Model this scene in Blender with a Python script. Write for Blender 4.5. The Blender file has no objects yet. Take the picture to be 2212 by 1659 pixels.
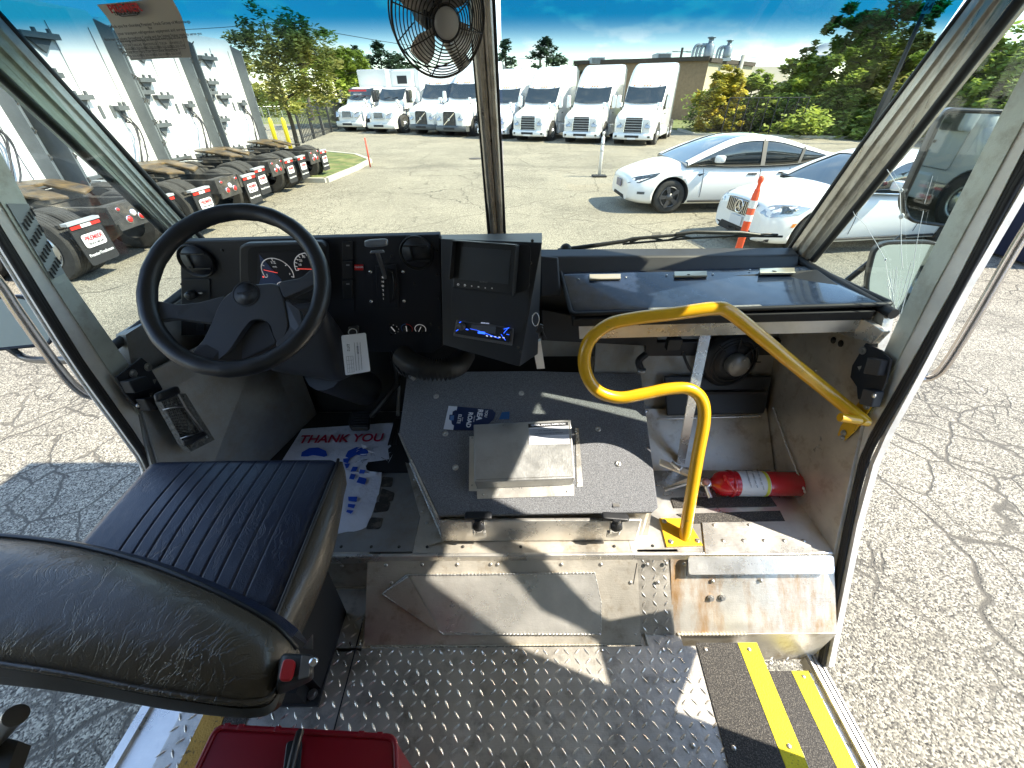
import bpy, math, random
from math import sin, cos, tan, pi, radians, sqrt, atan2
from mathutils import Vector, Matrix, noise
random.seed(7)
scene = bpy.context.scene
COL = scene.collection
# ------------------------------------------------------------ camera
FPX, CX, CY = 860.0, 1106.0, 829.5
CAM = Vector((0, 0, 2.3)); PITCH = radians(35.9); ROLL = radians(0.4)
_f = Vector((0, cos(PITCH), -sin(PITCH))); _u0 = Vector((0, sin(PITCH), cos(PITCH))); _r0 = Vector((1, 0, 0))
_r = _r0 * cos(ROLL) - _u0 * sin(ROLL); _u = _r0 * sin(ROLL) + _u0 * cos(ROLL)
cam = bpy.data.objects.new('camera', bpy.data.cameras.new('camera')); COL.objects.link(cam)
m = Matrix.Identity(4)
for i in range(3):
    m[i][0] = _r[i]; m[i][1] = _u[i]; m[i][2] = -_f[i]; m[i][3] = CAM[i]
cam.matrix_world = m
cam.data.sensor_width = 36; cam.data.lens = FPX / 2212 * 36
cam.data.clip_start = 0.02; cam.data.clip_end = 2000
scene.camera = cam
# ------------------------------------------------------------ light
SUN = Vector((0.9, -0.16, 1.0)).normalized()        # direction towards the sun
EL = math.asin(SUN.z); AZ = atan2(SUN.x, SUN.y)
world = bpy.data.worlds.new('World'); scene.world = world; world.use_nodes = True
wn = world.node_tree.nodes; wl = world.node_tree.links; wn.clear()
sky = wn.new('ShaderNodeTexSky'); sky.sky_type = 'NISHITA'; sky.sun_disc = False
sky.sun_elevation = EL; sky.sun_rotation = AZ; sky.air_density = 1.0; sky.dust_density = 0.15; sky.ozone_density = 2.0
bg = wn.new('ShaderNodeBackground'); bg.inputs[1].default_value = 0.15
wo = wn.new('ShaderNodeOutputWorld')
tc = wn.new('ShaderNodeTexCoord'); mp = wn.new('ShaderNodeMapping'); mp.inputs['Scale'].default_value = (3.0, 3.0, 8.0)
nz = wn.new('ShaderNodeTexNoise'); nz.inputs['Scale'].default_value = 3.4; nz.inputs['Detail'].default_value = 7; nz.inputs['Roughness'].default_value = 0.55
cr = wn.new('ShaderNodeValToRGB'); cr.color_ramp.elements[0].position = 0.52; cr.color_ramp.elements[1].position = 0.62
sx = wn.new('ShaderNodeSeparateXYZ')
r2 = wn.new('ShaderNodeMapRange'); r2.inputs['From Min'].default_value = 0.10; r2.inputs['From Max'].default_value = 0.42
r2.inputs['To Min'].default_value = 1.0; r2.inputs['To Max'].default_value = 0.15
mu = wn.new('ShaderNodeMath'); mu.operation = 'MULTIPLY'
mx = wn.new('ShaderNodeMix'); mx.data_type = 'RGBA'; mx.inputs['B'].default_value = (6.5, 6.6, 6.8, 1)
wl.new(tc.outputs['Generated'], mp.inputs[0]); wl.new(mp.outputs[0], nz.inputs['Vector']); wl.new(nz.outputs[0], cr.inputs[0])
wl.new(tc.outputs['Generated'], sx.inputs[0]); wl.new(sx.outputs[2], r2.inputs['Value'])
wl.new(cr.outputs[0], mu.inputs[0]); wl.new(r2.outputs[0], mu.inputs[1]); wl.new(mu.outputs[0], mx.inputs['Factor'])
wl.new(sky.outputs[0], mx.inputs['A']); wl.new(mx.outputs['Result'], bg.inputs[0]); wl.new(bg.outputs[0], wo.inputs[0])
sl = bpy.data.lights.new('sun', 'SUN'); sl.energy = 3.7; sl.angle = radians(0.55); sl.color = (1.0, 0.93, 0.81)
so = bpy.data.objects.new('sun', sl); COL.objects.link(so); so.rotation_euler = SUN.to_track_quat('Z', 'Y').to_euler(); so.location = (5, -3, 9)
vs = scene.view_settings; vs.view_transform = 'Standard'; vs.look = 'None'; vs.exposure = 1.75; vs.gamma = 1; vs.use_curve_mapping = False
cy = scene.cycles; cy.use_denoising = True; cy.max_bounces = 8; cy.diffuse_bounces = 4; cy.glossy_bounces = 4
cy.transparent_max_bounces = 12; cy.transmission_bounces = 4; cy.sample_clamp_indirect = 8; cy.caustics_reflective = False; cy.caustics_refractive = False
GZ = -0.10     # level of the ground outside
FZ = 0.80      # level of the cab floor
# ------------------------------------------------------------ rays: a picture position put on a real plane
def ray(fx, fy): return (_f + _r * ((fx - CX) / FPX) + _u * ((CY - fy) / FPX))
def onX(fx, fy, x): d = ray(fx, fy); return CAM + d * (x / d.x)
def onY(fx, fy, y): d = ray(fx, fy); return CAM + d * (y / d.y)
def onZ(fx, fy, z): d = ray(fx, fy); return CAM + d * ((z - CAM.z) / d.z)
def onP(fx, fy, p, n): d = ray(fx, fy); p = Vector(p); n = Vector(n); return CAM + d * ((p - CAM).dot(n) / d.dot(n))
def px(P):
    d = Vector(P) - CAM; z = d.dot(_f); return (CX + FPX * d.dot(_r) / z, CY - FPX * d.dot(_u) / z)
def V(*a): return Vector(a)
# ------------------------------------------------------------ materials
MATS = {}
def mat(name, col, rough=0.5, metal=0.0, spec=0.5, n1=None, bump=None, var=0.0, vscale=6.0, emit=None, estr=0, coat=0, aniso=None, rvar=0.0, two=None, twoscale=3, twocut=(0.5, 0.6), sheen=0):
    if name in MATS: return MATS[name]
    M = bpy.data.materials.new(name); M.use_nodes = True; MATS[name] = M
    nt = M.node_tree; N = nt.nodes; L = nt.links; b = N['Principled BSDF']
    b.inputs['Base Color'].default_value = (*col, 1); b.inputs['Roughness'].default_value = rough; b.inputs['Metallic'].default_value = metal
    b.inputs['Specular IOR Level'].default_value = spec
    if coat: b.inputs['Coat Weight'].default_value = coat; b.inputs['Coat Roughness'].default_value = 0.05
    if sheen: b.inputs['Sheen Weight'].default_value = sheen
    if emit: b.inputs['Emission Color'].default_value = (*emit, 1); b.inputs['Emission Strength'].default_value = estr
    T = N.new('ShaderNodeTexCoord')
    base = None
    if two:
        t = N.new('ShaderNodeTexNoise'); t.inputs['Scale'].default_value = twoscale; t.inputs['Detail'].default_value = 8; t.inputs['Roughness'].default_value = .65
        L.new(T.outputs['Object'], t.inputs['Vector'])
        rp = N.new('ShaderNodeValToRGB'); rp.color_ramp.elements[0].position, rp.color_ramp.elements[1].position = twocut
        L.new(t.outputs[0], rp.inputs[0])
        mm = N.new('ShaderNodeMix'); mm.data_type = 'RGBA'; mm.inputs['A'].default_value = (*col, 1); mm.inputs['B'].default_value = (*two, 1)
        L.new(rp.outputs[0], mm.inputs['Factor']); base = mm.outputs['Result']
    if var:
        t = N.new('ShaderNodeTexNoise'); t.inputs['Scale'].default_value = vscale; t.inputs['Detail'].default_value = 6; t.inputs['Roughness'].default_value = .6
        L.new(T.outputs['Object'], t.inputs['Vector'])
        r = N.new('ShaderNodeMapRange'); r.inputs['From Min'].default_value = .3; r.inputs['From Max'].default_value = .7
        r.inputs['To Min'].default_value = 1 - var; r.inputs['To Max'].default_value = 1 + var
        L.new(t.outputs[0], r.inputs['Value'])
        hs = N.new('ShaderNodeHueSaturation'); hs.inputs['Color'].default_value = (*col, 1)
        if base: L.new(base, hs.inputs['Color'])
        L.new(r.outputs[0], hs.inputs['Value']); base = hs.outputs[0]
        if rvar:
            rr = N.new('ShaderNodeMapRange'); rr.inputs['From Min'].default_value = .3; rr.inputs['From Max'].default_value = .7
            rr.inputs['To Min'].default_value = max(.03, rough - rvar); rr.inputs['To Max'].default_value = min(1, rough + rvar)
            L.new(t.outputs[0], rr.inputs['Value']); L.new(rr.outputs[0], b.inputs['Roughness'])
    if base: L.new(base, b.inputs['Base Color'])
    if bump:   # (scale, strength, distance[, kind])
        kind = bump[3] if len(bump) > 3 else 'noise'
        if kind == 'noise':
            t = N.new('ShaderNodeTexNoise'); t.inputs['Detail'].default_value = 5
        else:
            t = N.new('ShaderNodeTexVoronoi'); t.feature = 'F1' if kind == 'vor' else 'DISTANCE_TO_EDGE'
        t.inputs['Scale'].default_value = bump[0]; L.new(T.outputs['Object'], t.inputs['Vector'])
        bb = N.new('ShaderNodeBump'); bb.inputs['Strength'].default_value = bump[1]; bb.inputs['Distance'].default_value = bump[2]
        L.new(t.outputs[0], bb.inputs['Height']); L.new(bb.outputs[0], b.inputs['Normal'])
    return M

def leather(name, col, rough):
    M = mat(name, col, rough, spec=.5)
    nt = M.node_tree; N = nt.nodes; L = nt.links; b = N['Principled BSDF']; T = N.new('ShaderNodeTexCoord')
    n0 = N.new('ShaderNodeTexNoise'); n0.inputs['Scale'].default_value = 5; n0.inputs['Detail'].default_value = 3
    mxv = N.new('ShaderNodeMix'); mxv.data_type = 'VECTOR'; mxv.inputs['Factor'].default_value = .22
    L.new(T.outputs['Object'], n0.inputs['Vector']); L.new(T.outputs['Object'], mxv.inputs['A']); L.new(n0.outputs['Color'], mxv.inputs['B'])
    mp = N.new('ShaderNodeMapping'); mp.inputs['Scale'].default_value = (2.0, .7, 1.4); mp.inputs['Rotation'].default_value = (0, 0, .35)
    L.new(mxv.outputs['Result'], mp.inputs[0])
    v = N.new('ShaderNodeTexNoise'); v.inputs['Scale'].default_value = 24; v.inputs['Detail'].default_value = 4; v.inputs['Roughness'].default_value = .6
    L.new(mp.outputs[0], v.inputs['Vector'])
    sb = N.new('ShaderNodeMath'); sb.operation = 'SUBTRACT'; sb.inputs[1].default_value = .5; ab = N.new('ShaderNodeMath'); ab.operation = 'ABSOLUTE'; L.new(v.outputs[0], sb.inputs[0]); L.new(sb.outputs[0], ab.inputs[0])
    rp = N.new('ShaderNodeMapRange'); rp.interpolation_type = 'SMOOTHSTEP'; rp.inputs['From Min'].default_value = 0; rp.inputs['From Max'].default_value = .045; L.new(ab.outputs[0], rp.inputs['Value'])
    msk = N.new('ShaderNodeTexNoise'); msk.inputs['Scale'].default_value = 4.2; msk.inputs['Detail'].default_value = 3; L.new(T.outputs['Object'], msk.inputs['Vector'])
    mr = N.new('ShaderNodeMapRange'); mr.inputs['From Min'].default_value = .36; mr.inputs['From Max'].default_value = .60; L.new(msk.outputs[0], mr.inputs['Value'])
    b1 = N.new('ShaderNodeBump'); b1.inputs['Distance'].default_value = .0006; L.new(mr.outputs[0], b1.inputs['Strength']); L.new(rp.outputs[0], b1.inputs['Height'])
    g = N.new('ShaderNodeTexVoronoi'); g.inputs['Scale'].default_value = 420; L.new(T.outputs['Object'], g.inputs['Vector'])
    b2 = N.new('ShaderNodeBump'); b2.inputs['Distance'].default_value = .0006; b2.inputs['Strength'].default_value = .35
    L.new(g.outputs['Distance'], b2.inputs['Height']); L.new(b1.outputs[0], b2.inputs['Normal'])
    b3 = N.new('ShaderNodeBump'); b3.inputs['Distance'].default_value = .008; b3.inputs['Strength'].default_value = .35
    n3 = N.new('ShaderNodeTexNoise'); n3.inputs['Scale'].default_value = 12; n3.inputs['Detail'].default_value = 3; L.new(T.outputs['Object'], n3.inputs['Vector'])
    L.new(n3.outputs[0], b3.inputs['Height']); L.new(b2.outputs[0], b3.inputs['Normal']); L.new(b3.outputs[0], b.inputs['Normal'])
    return M

def alu(name, col=(.66, .63, .57), rough=.40, metal=.60, streak=(1, 1, 1), dirt_or_glare=(.30, .26, .20), amount=(.52, .75), bumpd=.0015, dscale=14, dsc=(1, 1, 1)):
    """worn sheet aluminium: smeared roughness, dull stains or painted glare, fine scratches"""
    if name in MATS: return MATS[name]
    M = bpy.data.materials.new(name); M.use_nodes = True; MATS[name] = M
    nt = M.node_tree; N = nt.nodes; L = nt.links; b = N['Principled BSDF']; T = N.new('ShaderNodeTexCoord')
    b.inputs['Metallic'].default_value = metal
    def tn(scale, sc, detail=6, rg=.65):
        mp = N.new('ShaderNodeMapping'); mp.inputs['Scale'].default_value = sc; L.new(T.outputs['Object'], mp.inputs[0])
        t = N.new('ShaderNodeTexNoise'); t.inputs['Scale'].default_value = scale; t.inputs['Detail'].default_value = detail; t.inputs['Roughness'].default_value = rg
        L.new(mp.outputs[0], t.inputs['Vector']); return t
    a = tn(5, streak); c = tn(dscale, dsc, 8, .7); s = tn(26, (1, 14, 14), 3); s2 = tn(26, (12, 1.4, 12), 3)
    rp = N.new('ShaderNodeValToRGB'); rp.color_ramp.elements[0].position, rp.color_ramp.elements[1].position = amount; L.new(c.outputs[0], rp.inputs[0])
    mm = N.new('ShaderNodeMix'); mm.data_type = 'RGBA'; mm.inputs['A'].default_value = (*col, 1); mm.inputs['B'].default_value = (*dirt_or_glare, 1)
    L.new(rp.outputs[0], mm.inputs['Factor'])
    vr = N.new('ShaderNodeMapRange'); vr.inputs['From Min'].default_value = .3; vr.inputs['From Max'].default_value = .7; vr.inputs['To Min'].default_value = .78; vr.inputs['To Max'].default_value = 1.15
    L.new(a.outputs[0], vr.inputs['Value'])
    hs = N.new('ShaderNodeHueSaturation'); L.new(mm.outputs['Result'], hs.inputs['Color']); L.new(vr.outputs[0], hs.inputs['Value']); L.new(hs.outputs[0], b.inputs['Base Color'])
    rr = N.new('ShaderNodeMapRange'); rr.inputs['From Min'].default_value = .3; rr.inputs['From Max'].default_value = .7; rr.inputs['To Min'].default_value = rough - .14; rr.inputs['To Max'].default_value = rough + .16
    L.new(a.outputs[0], rr.inputs['Value']); L.new(rr.outputs[0], b.inputs['Roughness'])
    ad = N.new('ShaderNodeMath'); ad.operation = 'ADD'; L.new(s.outputs[0], ad.inputs[0]); L.new(s2.outputs[0], ad.inputs[1])
    bb = N.new('ShaderNodeBump'); bb.inputs['Distance'].default_value = bumpd; bb.inputs['Strength'].default_value = .3; L.new(ad.outputs[0], bb.inputs['Height'])
    b2 = N.new('ShaderNodeBump'); b2.inputs['Distance'].default_value = .012; b2.inputs['Strength'].default_value = .25; L.new(a.outputs[0], b2.inputs['Height']); L.new(bb.outputs[0], b2.inputs['Normal'])
    L.new(b2.outputs[0], b.inputs['Normal'])
    return M

def glass(name, tint=(1, 1, 1), refl=.06, band=None, cap=.3):
    """thin pane: transparent with a mirror reflection; band = (z0, z1, colour) is the dyed strip along its top"""
    M = bpy.data.materials.new(name); M.use_nodes = True; MATS[name] = M
    nt = M.node_tree; N = nt.nodes; L = nt.links; N.clear()
    o = N.new('ShaderNodeOutputMaterial'); t = N.new('ShaderNodeBsdfTransparent'); t.inputs[0].default_value = (*tint, 1)
    g = N.new('ShaderNodeBsdfGlossy'); g.inputs['Roughness'].default_value = .02
    lw = N.new('ShaderNodeFresnel'); lw.inputs[0].default_value = 1.45
    mr = N.new('ShaderNodeMath'); mr.operation = 'MULTIPLY'; mr.inputs[1].default_value = refl / .04
    mn = N.new('ShaderNodeMath'); mn.operation = 'MINIMUM'; mn.inputs[1].default_value = cap
    mxs = N.new('ShaderNodeMixShader'); L.new(lw.outputs[0], mr.inputs[0]); L.new(mr.outputs[0], mn.inputs[0]); L.new(mn.outputs[0], mxs.inputs[0])
    L.new(t.outputs[0], mxs.inputs[1]); L.new(g.outputs[0], mxs.inputs[2]); L.new(mxs.outputs[0], o.inputs[0])
    if band:
        T = N.new('ShaderNodeTexCoord'); s = N.new('ShaderNodeSeparateXYZ'); L.new(T.outputs['Object'], s.inputs[0])
        r = N.new('ShaderNodeMapRange'); r.interpolation_type = 'SMOOTHSTEP'; r.inputs['From Min'].default_value = band[0]; r.inputs['From Max'].default_value = band[1]; L.new(s.outputs[2], r.inputs['Value'])
        mm = N.new('ShaderNodeMix'); mm.data_type = 'RGBA'; mm.inputs['A'].default_value = (*tint, 1); mm.inputs['B'].default_value = (*band[2], 1)
        L.new(r.outputs[0], mm.inputs['Factor']); L.new(mm.outputs['Result'], t.inputs[0])
    return M
# ------------------------------------------------------------ mesh builder
class MB:
    def __init__(s): s.v = []; s.f = []; s.mi = []; s.mats = []; s.sm = []
    def _m(s, m):
        if m is None: return 0
        if m not in s.mats: s.mats.append(m)
        return s.mats.index(m)
    def add(s, vs, fs, m=None, smooth=False):
        o = len(s.v); s.v += [Vector(p) for p in vs]; k = s._m(m)
        for f in fs: s.f.append([o + i for i in f]); s.mi.append(k); s.sm.append(smooth)
        return s
    def box(s, c, size, m=None, R=None):
        c = Vector(c); h = Vector(size) / 2; P = []
        for z in (-1, 1):
            for y in (-1, 1):
                for x in (-1, 1):
                    q = Vector((x * h.x, y * h.y, z * h.z)); P.append(c + (R @ q if R else q))
        return s.add(P, [(0, 2, 3, 1), (4, 5, 7, 6), (0, 1, 5, 4), (2, 6, 7, 3), (0, 4, 6, 2), (1, 3, 7, 5)], m)
    def hexa(s, b, t, m=None):
        """b, t: 4 bottom and 4 top points in the same order"""
        return s.add(list(b) + list(t), [(3, 2, 1, 0), (4, 5, 6, 7)] + [(i, (i + 1) % 4, 4 + (i + 1) % 4, 4 + i) for i in range(4)], m)
    def prism(s, poly, ext, m=None):
        n = len(poly); e = Vector(ext); P = [Vector(p) for p in poly]
        return s.add(P + [p + e for p in P], [tuple(range(n))[::-1], tuple(range(n, 2 * n))] + [(i, (i + 1) % n, n + (i + 1) % n, n + i) for i in range(n)], m)
    def tube(s, path, r, m=None, n=12, cap=True, closed=False):
        P = [Vector(p) for p in path]; N = len(P); rr = r if isinstance(r, (list, tuple)) else [r] * N
        T = []
        for i in range(N):
            a = P[(i - 1) % N] if (closed or i) else P[i]; b = P[(i + 1) % N] if (closed or i < N - 1) else P[i]
            T.append((b - a).normalized())
        up = Vector((0, 0, 1)) if abs(T[0].z) < .9 else Vector((1, 0, 0))
        u = T[0].cross(up).normalized(); vs = []
        for i in range(N):
            u = (u - T[i] * u.dot(T[i])).normalized(); w = T[i].cross(u)
            for k in range(n):
                a = 2 * pi * k / n; vs.append(P[i] + (u * cos(a) + w * sin(a)) * rr[i])
        fs = []
        for i in range(N if closed else N - 1):
            j = (i + 1) % N
            for k in range(n): fs.append((i * n + k, i * n + (k + 1) % n, j * n + (k + 1) % n, j * n + k))
        s.add(vs, fs, m, True)
        if cap and not closed:
            s.add([vs[k] for k in range(n)], [tuple(range(n))[::-1]], m); s.add([vs[(N - 1) * n + k] for k in range(n)], [tuple(range(n))], m)
        return s
    def lathe(s, prof, c, ax, m=None, n=24, smooth=True, close=True):
        """prof: (radius, height along axis)"""
        ax = Vector(ax).normalized(); c = Vector(c); up = Vector((0, 0, 1)) if abs(ax.z) < .9 else Vector((1, 0, 0))
        u = ax.cross(up).normalized(); w = ax.cross(u); vs = []
        for r, h in prof:
            for k in range(n):
                a = 2 * pi * k / n; vs.append(c + ax * h + (u * cos(a) + w * sin(a)) * r)
        fs = []
        for i in range(len(prof) - 1):
            for k in range(n): fs.append((i * n + k, i * n + (k + 1) % n, (i + 1) * n + (k + 1) % n, (i + 1) * n + k))
        if close:
            fs.append(tuple(range(n))[::-1]); fs.append(tuple(range((len(prof) - 1) * n, len(prof) * n)))
        return s.add(vs, fs, m, smooth)
    def cyl(s, a, b, r, m=None, n=16):
        a = Vector(a); b = Vector(b); L = (b - a).length
        o = len(s.f); s.lathe([(r, 0), (r, L)], a, b - a, m, n)
        s.sm[-1] = False; s.sm[-2] = False; return s
    def dome(s, c, r, m=None, ax=(0, 0, 1), h=.5, n=8):
        return s.lathe([(r, 0), (r * .9, r * h * .55), (r * .5, r * h * .95), (.0001, r * h)], c, ax, m, n, True)
    def sweep(s, rings, m=None, smooth=True, cap=True, loop=True):
        n = len(rings[0]); vs = [p for R in rings for p in R]; fs = []
        for i in range(len(rings) - 1):
            for k in range(n if loop else n - 1): fs.append((i * n + k, i * n + (k + 1) % n, (i + 1) * n + (k + 1) % n, (i + 1) * n + k))
        s.add(vs, fs, m, smooth)
        if cap: s.add(rings[0], [tuple(range(n))[::-1]], m); s.add(rings[-1], [tuple(range(n))], m)
        return s
    def rbox(s, c8, r=.25, n=8, m=None, pw=None, fn=None):
        """soft box: c8 = 4 bottom + 4 top corners; r in unit-cube units (0..1) per axis"""
        rx, ry, rz = (r, r, r) if not isinstance(r, (tuple, list)) else r
        c8 = [Vector(p) for p in c8]
        def mapp(x, y, z):
            q = [max(-(1 - a), min(1 - a, t)) for t, a in ((x, rx), (y, ry), (z, rz))]
            d = [(x - q[0]) / rx, (y - q[1]) / ry, (z - q[2]) / rz]; L = sqrt(sum(t * t for t in d))
            if L > 1e-6:
                L = max(L, 1e-6); d = [t / L for t in d]
                # points of the flat face keep unit length
                x, y, z = q[0] + d[0] * rx, q[1] + d[1] * ry, q[2] + d[2] * rz
            if fn: x, y, z = fn(x, y, z)
            a, b, c = (x + 1) / 2, (y + 1) / 2, (z + 1) / 2
            bot = c8[0].lerp(c8[1], a).lerp(c8[3].lerp(c8[2], a), b); top = c8[4].lerp(c8[5], a).lerp(c8[7].lerp(c8[6], a), b)
            return bot.lerp(top, c)
        nn = n if isinstance(n, (tuple, list)) else (n, n, n)
        def face(f, na, nb):
            vs = []; fs = []
            def sp(i, k):      # denser towards the edges
                t = -1 + 2 * i / k; return t
            for i in range(na + 1):
                for j in range(nb + 1): vs.append(mapp(*f(sp(i, na), sp(j, nb))))
            for i in range(na):
                for j in range(nb):
                    a = i * (nb + 1) + j; fs.append((a, a + nb + 1, a + nb + 2, a + 1))
            s.add(vs, fs, m, True)
        face(lambda a, b: (a, b, 1), nn[0], nn[1]); face(lambda a, b: (b, a, -1), nn[1], nn[0])
        face(lambda a, b: (1, a, b), nn[1], nn[2]); face(lambda a, b: (-1, b, a), nn[2], nn[1])
        face(lambda a, b: (b, 1, a), nn[2], nn[0]); face(lambda a, b: (a, -1, b), nn[0], nn[2])
        s.weld = True
        return s
    def obj(s, name, m=None, parent=None, bevel=0, label=None, kind=None, auto=None, seg=2):
        me = bpy.data.meshes.new(name); me.from_pydata([tuple(p) for p in s.v], [], s.f)
        if m is not None and not s.mats: me.materials.append(m)
        for k in s.mats: me.materials.append(k)
        me.polygons.foreach_set('material_index', s.mi); me.polygons.foreach_set('use_smooth', s.sm); me.update()
        if getattr(s, 'weld', False):
            import bmesh
            bm = bmesh.new(); bm.from_mesh(me); bmesh.ops.remove_doubles(bm, verts=bm.verts, dist=1e-5); bm.to_mesh(me); bm.free()
        o = bpy.data.objects.new(name, me); COL.objects.link(o)
        if bevel:
            md = o.modifiers.new('b', 'BEVEL'); md.width = bevel; md.segments = seg; md.limit_method = 'ANGLE'; md.angle_limit = radians(40); md.harden_normals = False
        if parent is not None:
            o.parent = parent
            if parent.matrix_world != Matrix.Identity(4): o.matrix_parent_inverse = Matrix.Identity(4)
        if label: o['label'] = label
        if kind: o['kind'] = kind
        return o
def thing(name, label, cat, loc=(0, 0, 0), rz=0, group=None):
    o = bpy.data.objects.new(name, None); COL.objects.link(o); o.location = loc; o.rotation_euler = (0, 0, rz); o.empty_display_size = .1
    o['label'] = label; o['category'] = cat
    if group: o['group'] = group
    return o
def tag(o, label, cat, group=None):
    o['label'] = label; o['category'] = cat
    if group: o['group'] = group
    return o
def rehome(o, base):
    """put a thing's empty at its base while its parts (built in world coordinates) stay where they are"""
    base = Vector(base); o.location = base
    def mv(p):
        for c in [x for x in COL.objects if x.parent is p]:
            c.location = c.location - base
    mv(o)
def copy_tree(o, parent=None):
    c = o.copy(); COL.objects.link(c)
    if parent is not None: c.parent = parent
    for ch in list(o.children): copy_tree(ch, c)
    return c
def rounded(pts, rad, n=6):
    """polyline with rounded corners"""
    P = [Vector(p) for p in pts]; out = [P[0]]
    for i in range(1, len(P) - 1):
        a, b, c = P[i - 1], P[i], P[i + 1]; r = rad[i - 1] if isinstance(rad, (list, tuple)) else rad
        d1 = (a - b); d2 = (c - b); k = min(r, d1.length * .49, d2.length * .49)
        s, e = b + d1.normalized() * k, b + d2.normalized() * k
        for j in range(n + 1):
            t = j / n; out.append(s * (1 - t) ** 2 + b * 2 * t * (1 - t) + e * t * t)
    out.append(P[-1]); return out
def spline(pts, n=8):
    P = [Vector(p) for p in pts]; P = [P[0] * 2 - P[1]] + P + [P[-1] * 2 - P[-2]]; out = []
    for i in range(1, len(P) - 2):
        for j in range(n):
            t = j / n; a, b, c, d = P[i - 1], P[i], P[i + 1], P[i + 2]
            out.append(.5 * ((2 * b) + (c - a) * t + (2 * a - 5 * b + 4 * c - d) * t * t + (3 * b - a - 3 * c + d) * t ** 3))
    out.append(P[-2]); return out
def rpoly(pts, r, n=4):
    """closed polygon with rounded corners"""
    P = [Vector(p) for p in pts]; N = len(P); out = []
    for i in range(N):
        a, b, c = P[i - 1], P[i], P[(i + 1) % N]; d1 = a - b; d2 = c - b; k = min(r, d1.length * .45, d2.length * .45)
        s, e = b + d1.normalized() * k, b + d2.normalized() * k
        for j in range(n + 1):
            t = j / n; out.append(s * (1 - t) ** 2 + b * 2 * t * (1 - t) + e * t * t)
    return out
def text(name, body, size, m, origin, right, up, parent=None, depth=.0006, align='CENTER', shear=0, bold=0, off=.001, sx=1.0):
    c = bpy.data.curves.new(name, 'FONT'); c.body = body; c.size = size; c.align_x = align; c.align_y = 'CENTER'; c.extrude = depth; c.shear = shear; c.offset = bold * size
    c.resolution_u = 3
    t = bpy.data.objects.new(name + '_tmp', c); COL.objects.link(t)
    dg = bpy.context.evaluated_depsgraph_get(); dg.update()
    me = bpy.data.meshes.new_from_object(t.evaluated_get(dg)); bpy.data.objects.remove(t)
    R = Vector(right).normalized(); U = Vector(up); U = (U - R * U.dot(R)).normalized(); Nn = R.cross(U); o_ = Vector(origin) + Nn * off
    for v in me.vertices:
        p = v.co; v.co = o_ + R * p.x * sx + U * p.y + Nn * p.z
    me.materials.clear(); me.materials.append(m); me.name = name
    o = bpy.data.objects.new(name, me); COL.objects.link(o); o.parent = parent
    return o
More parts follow.
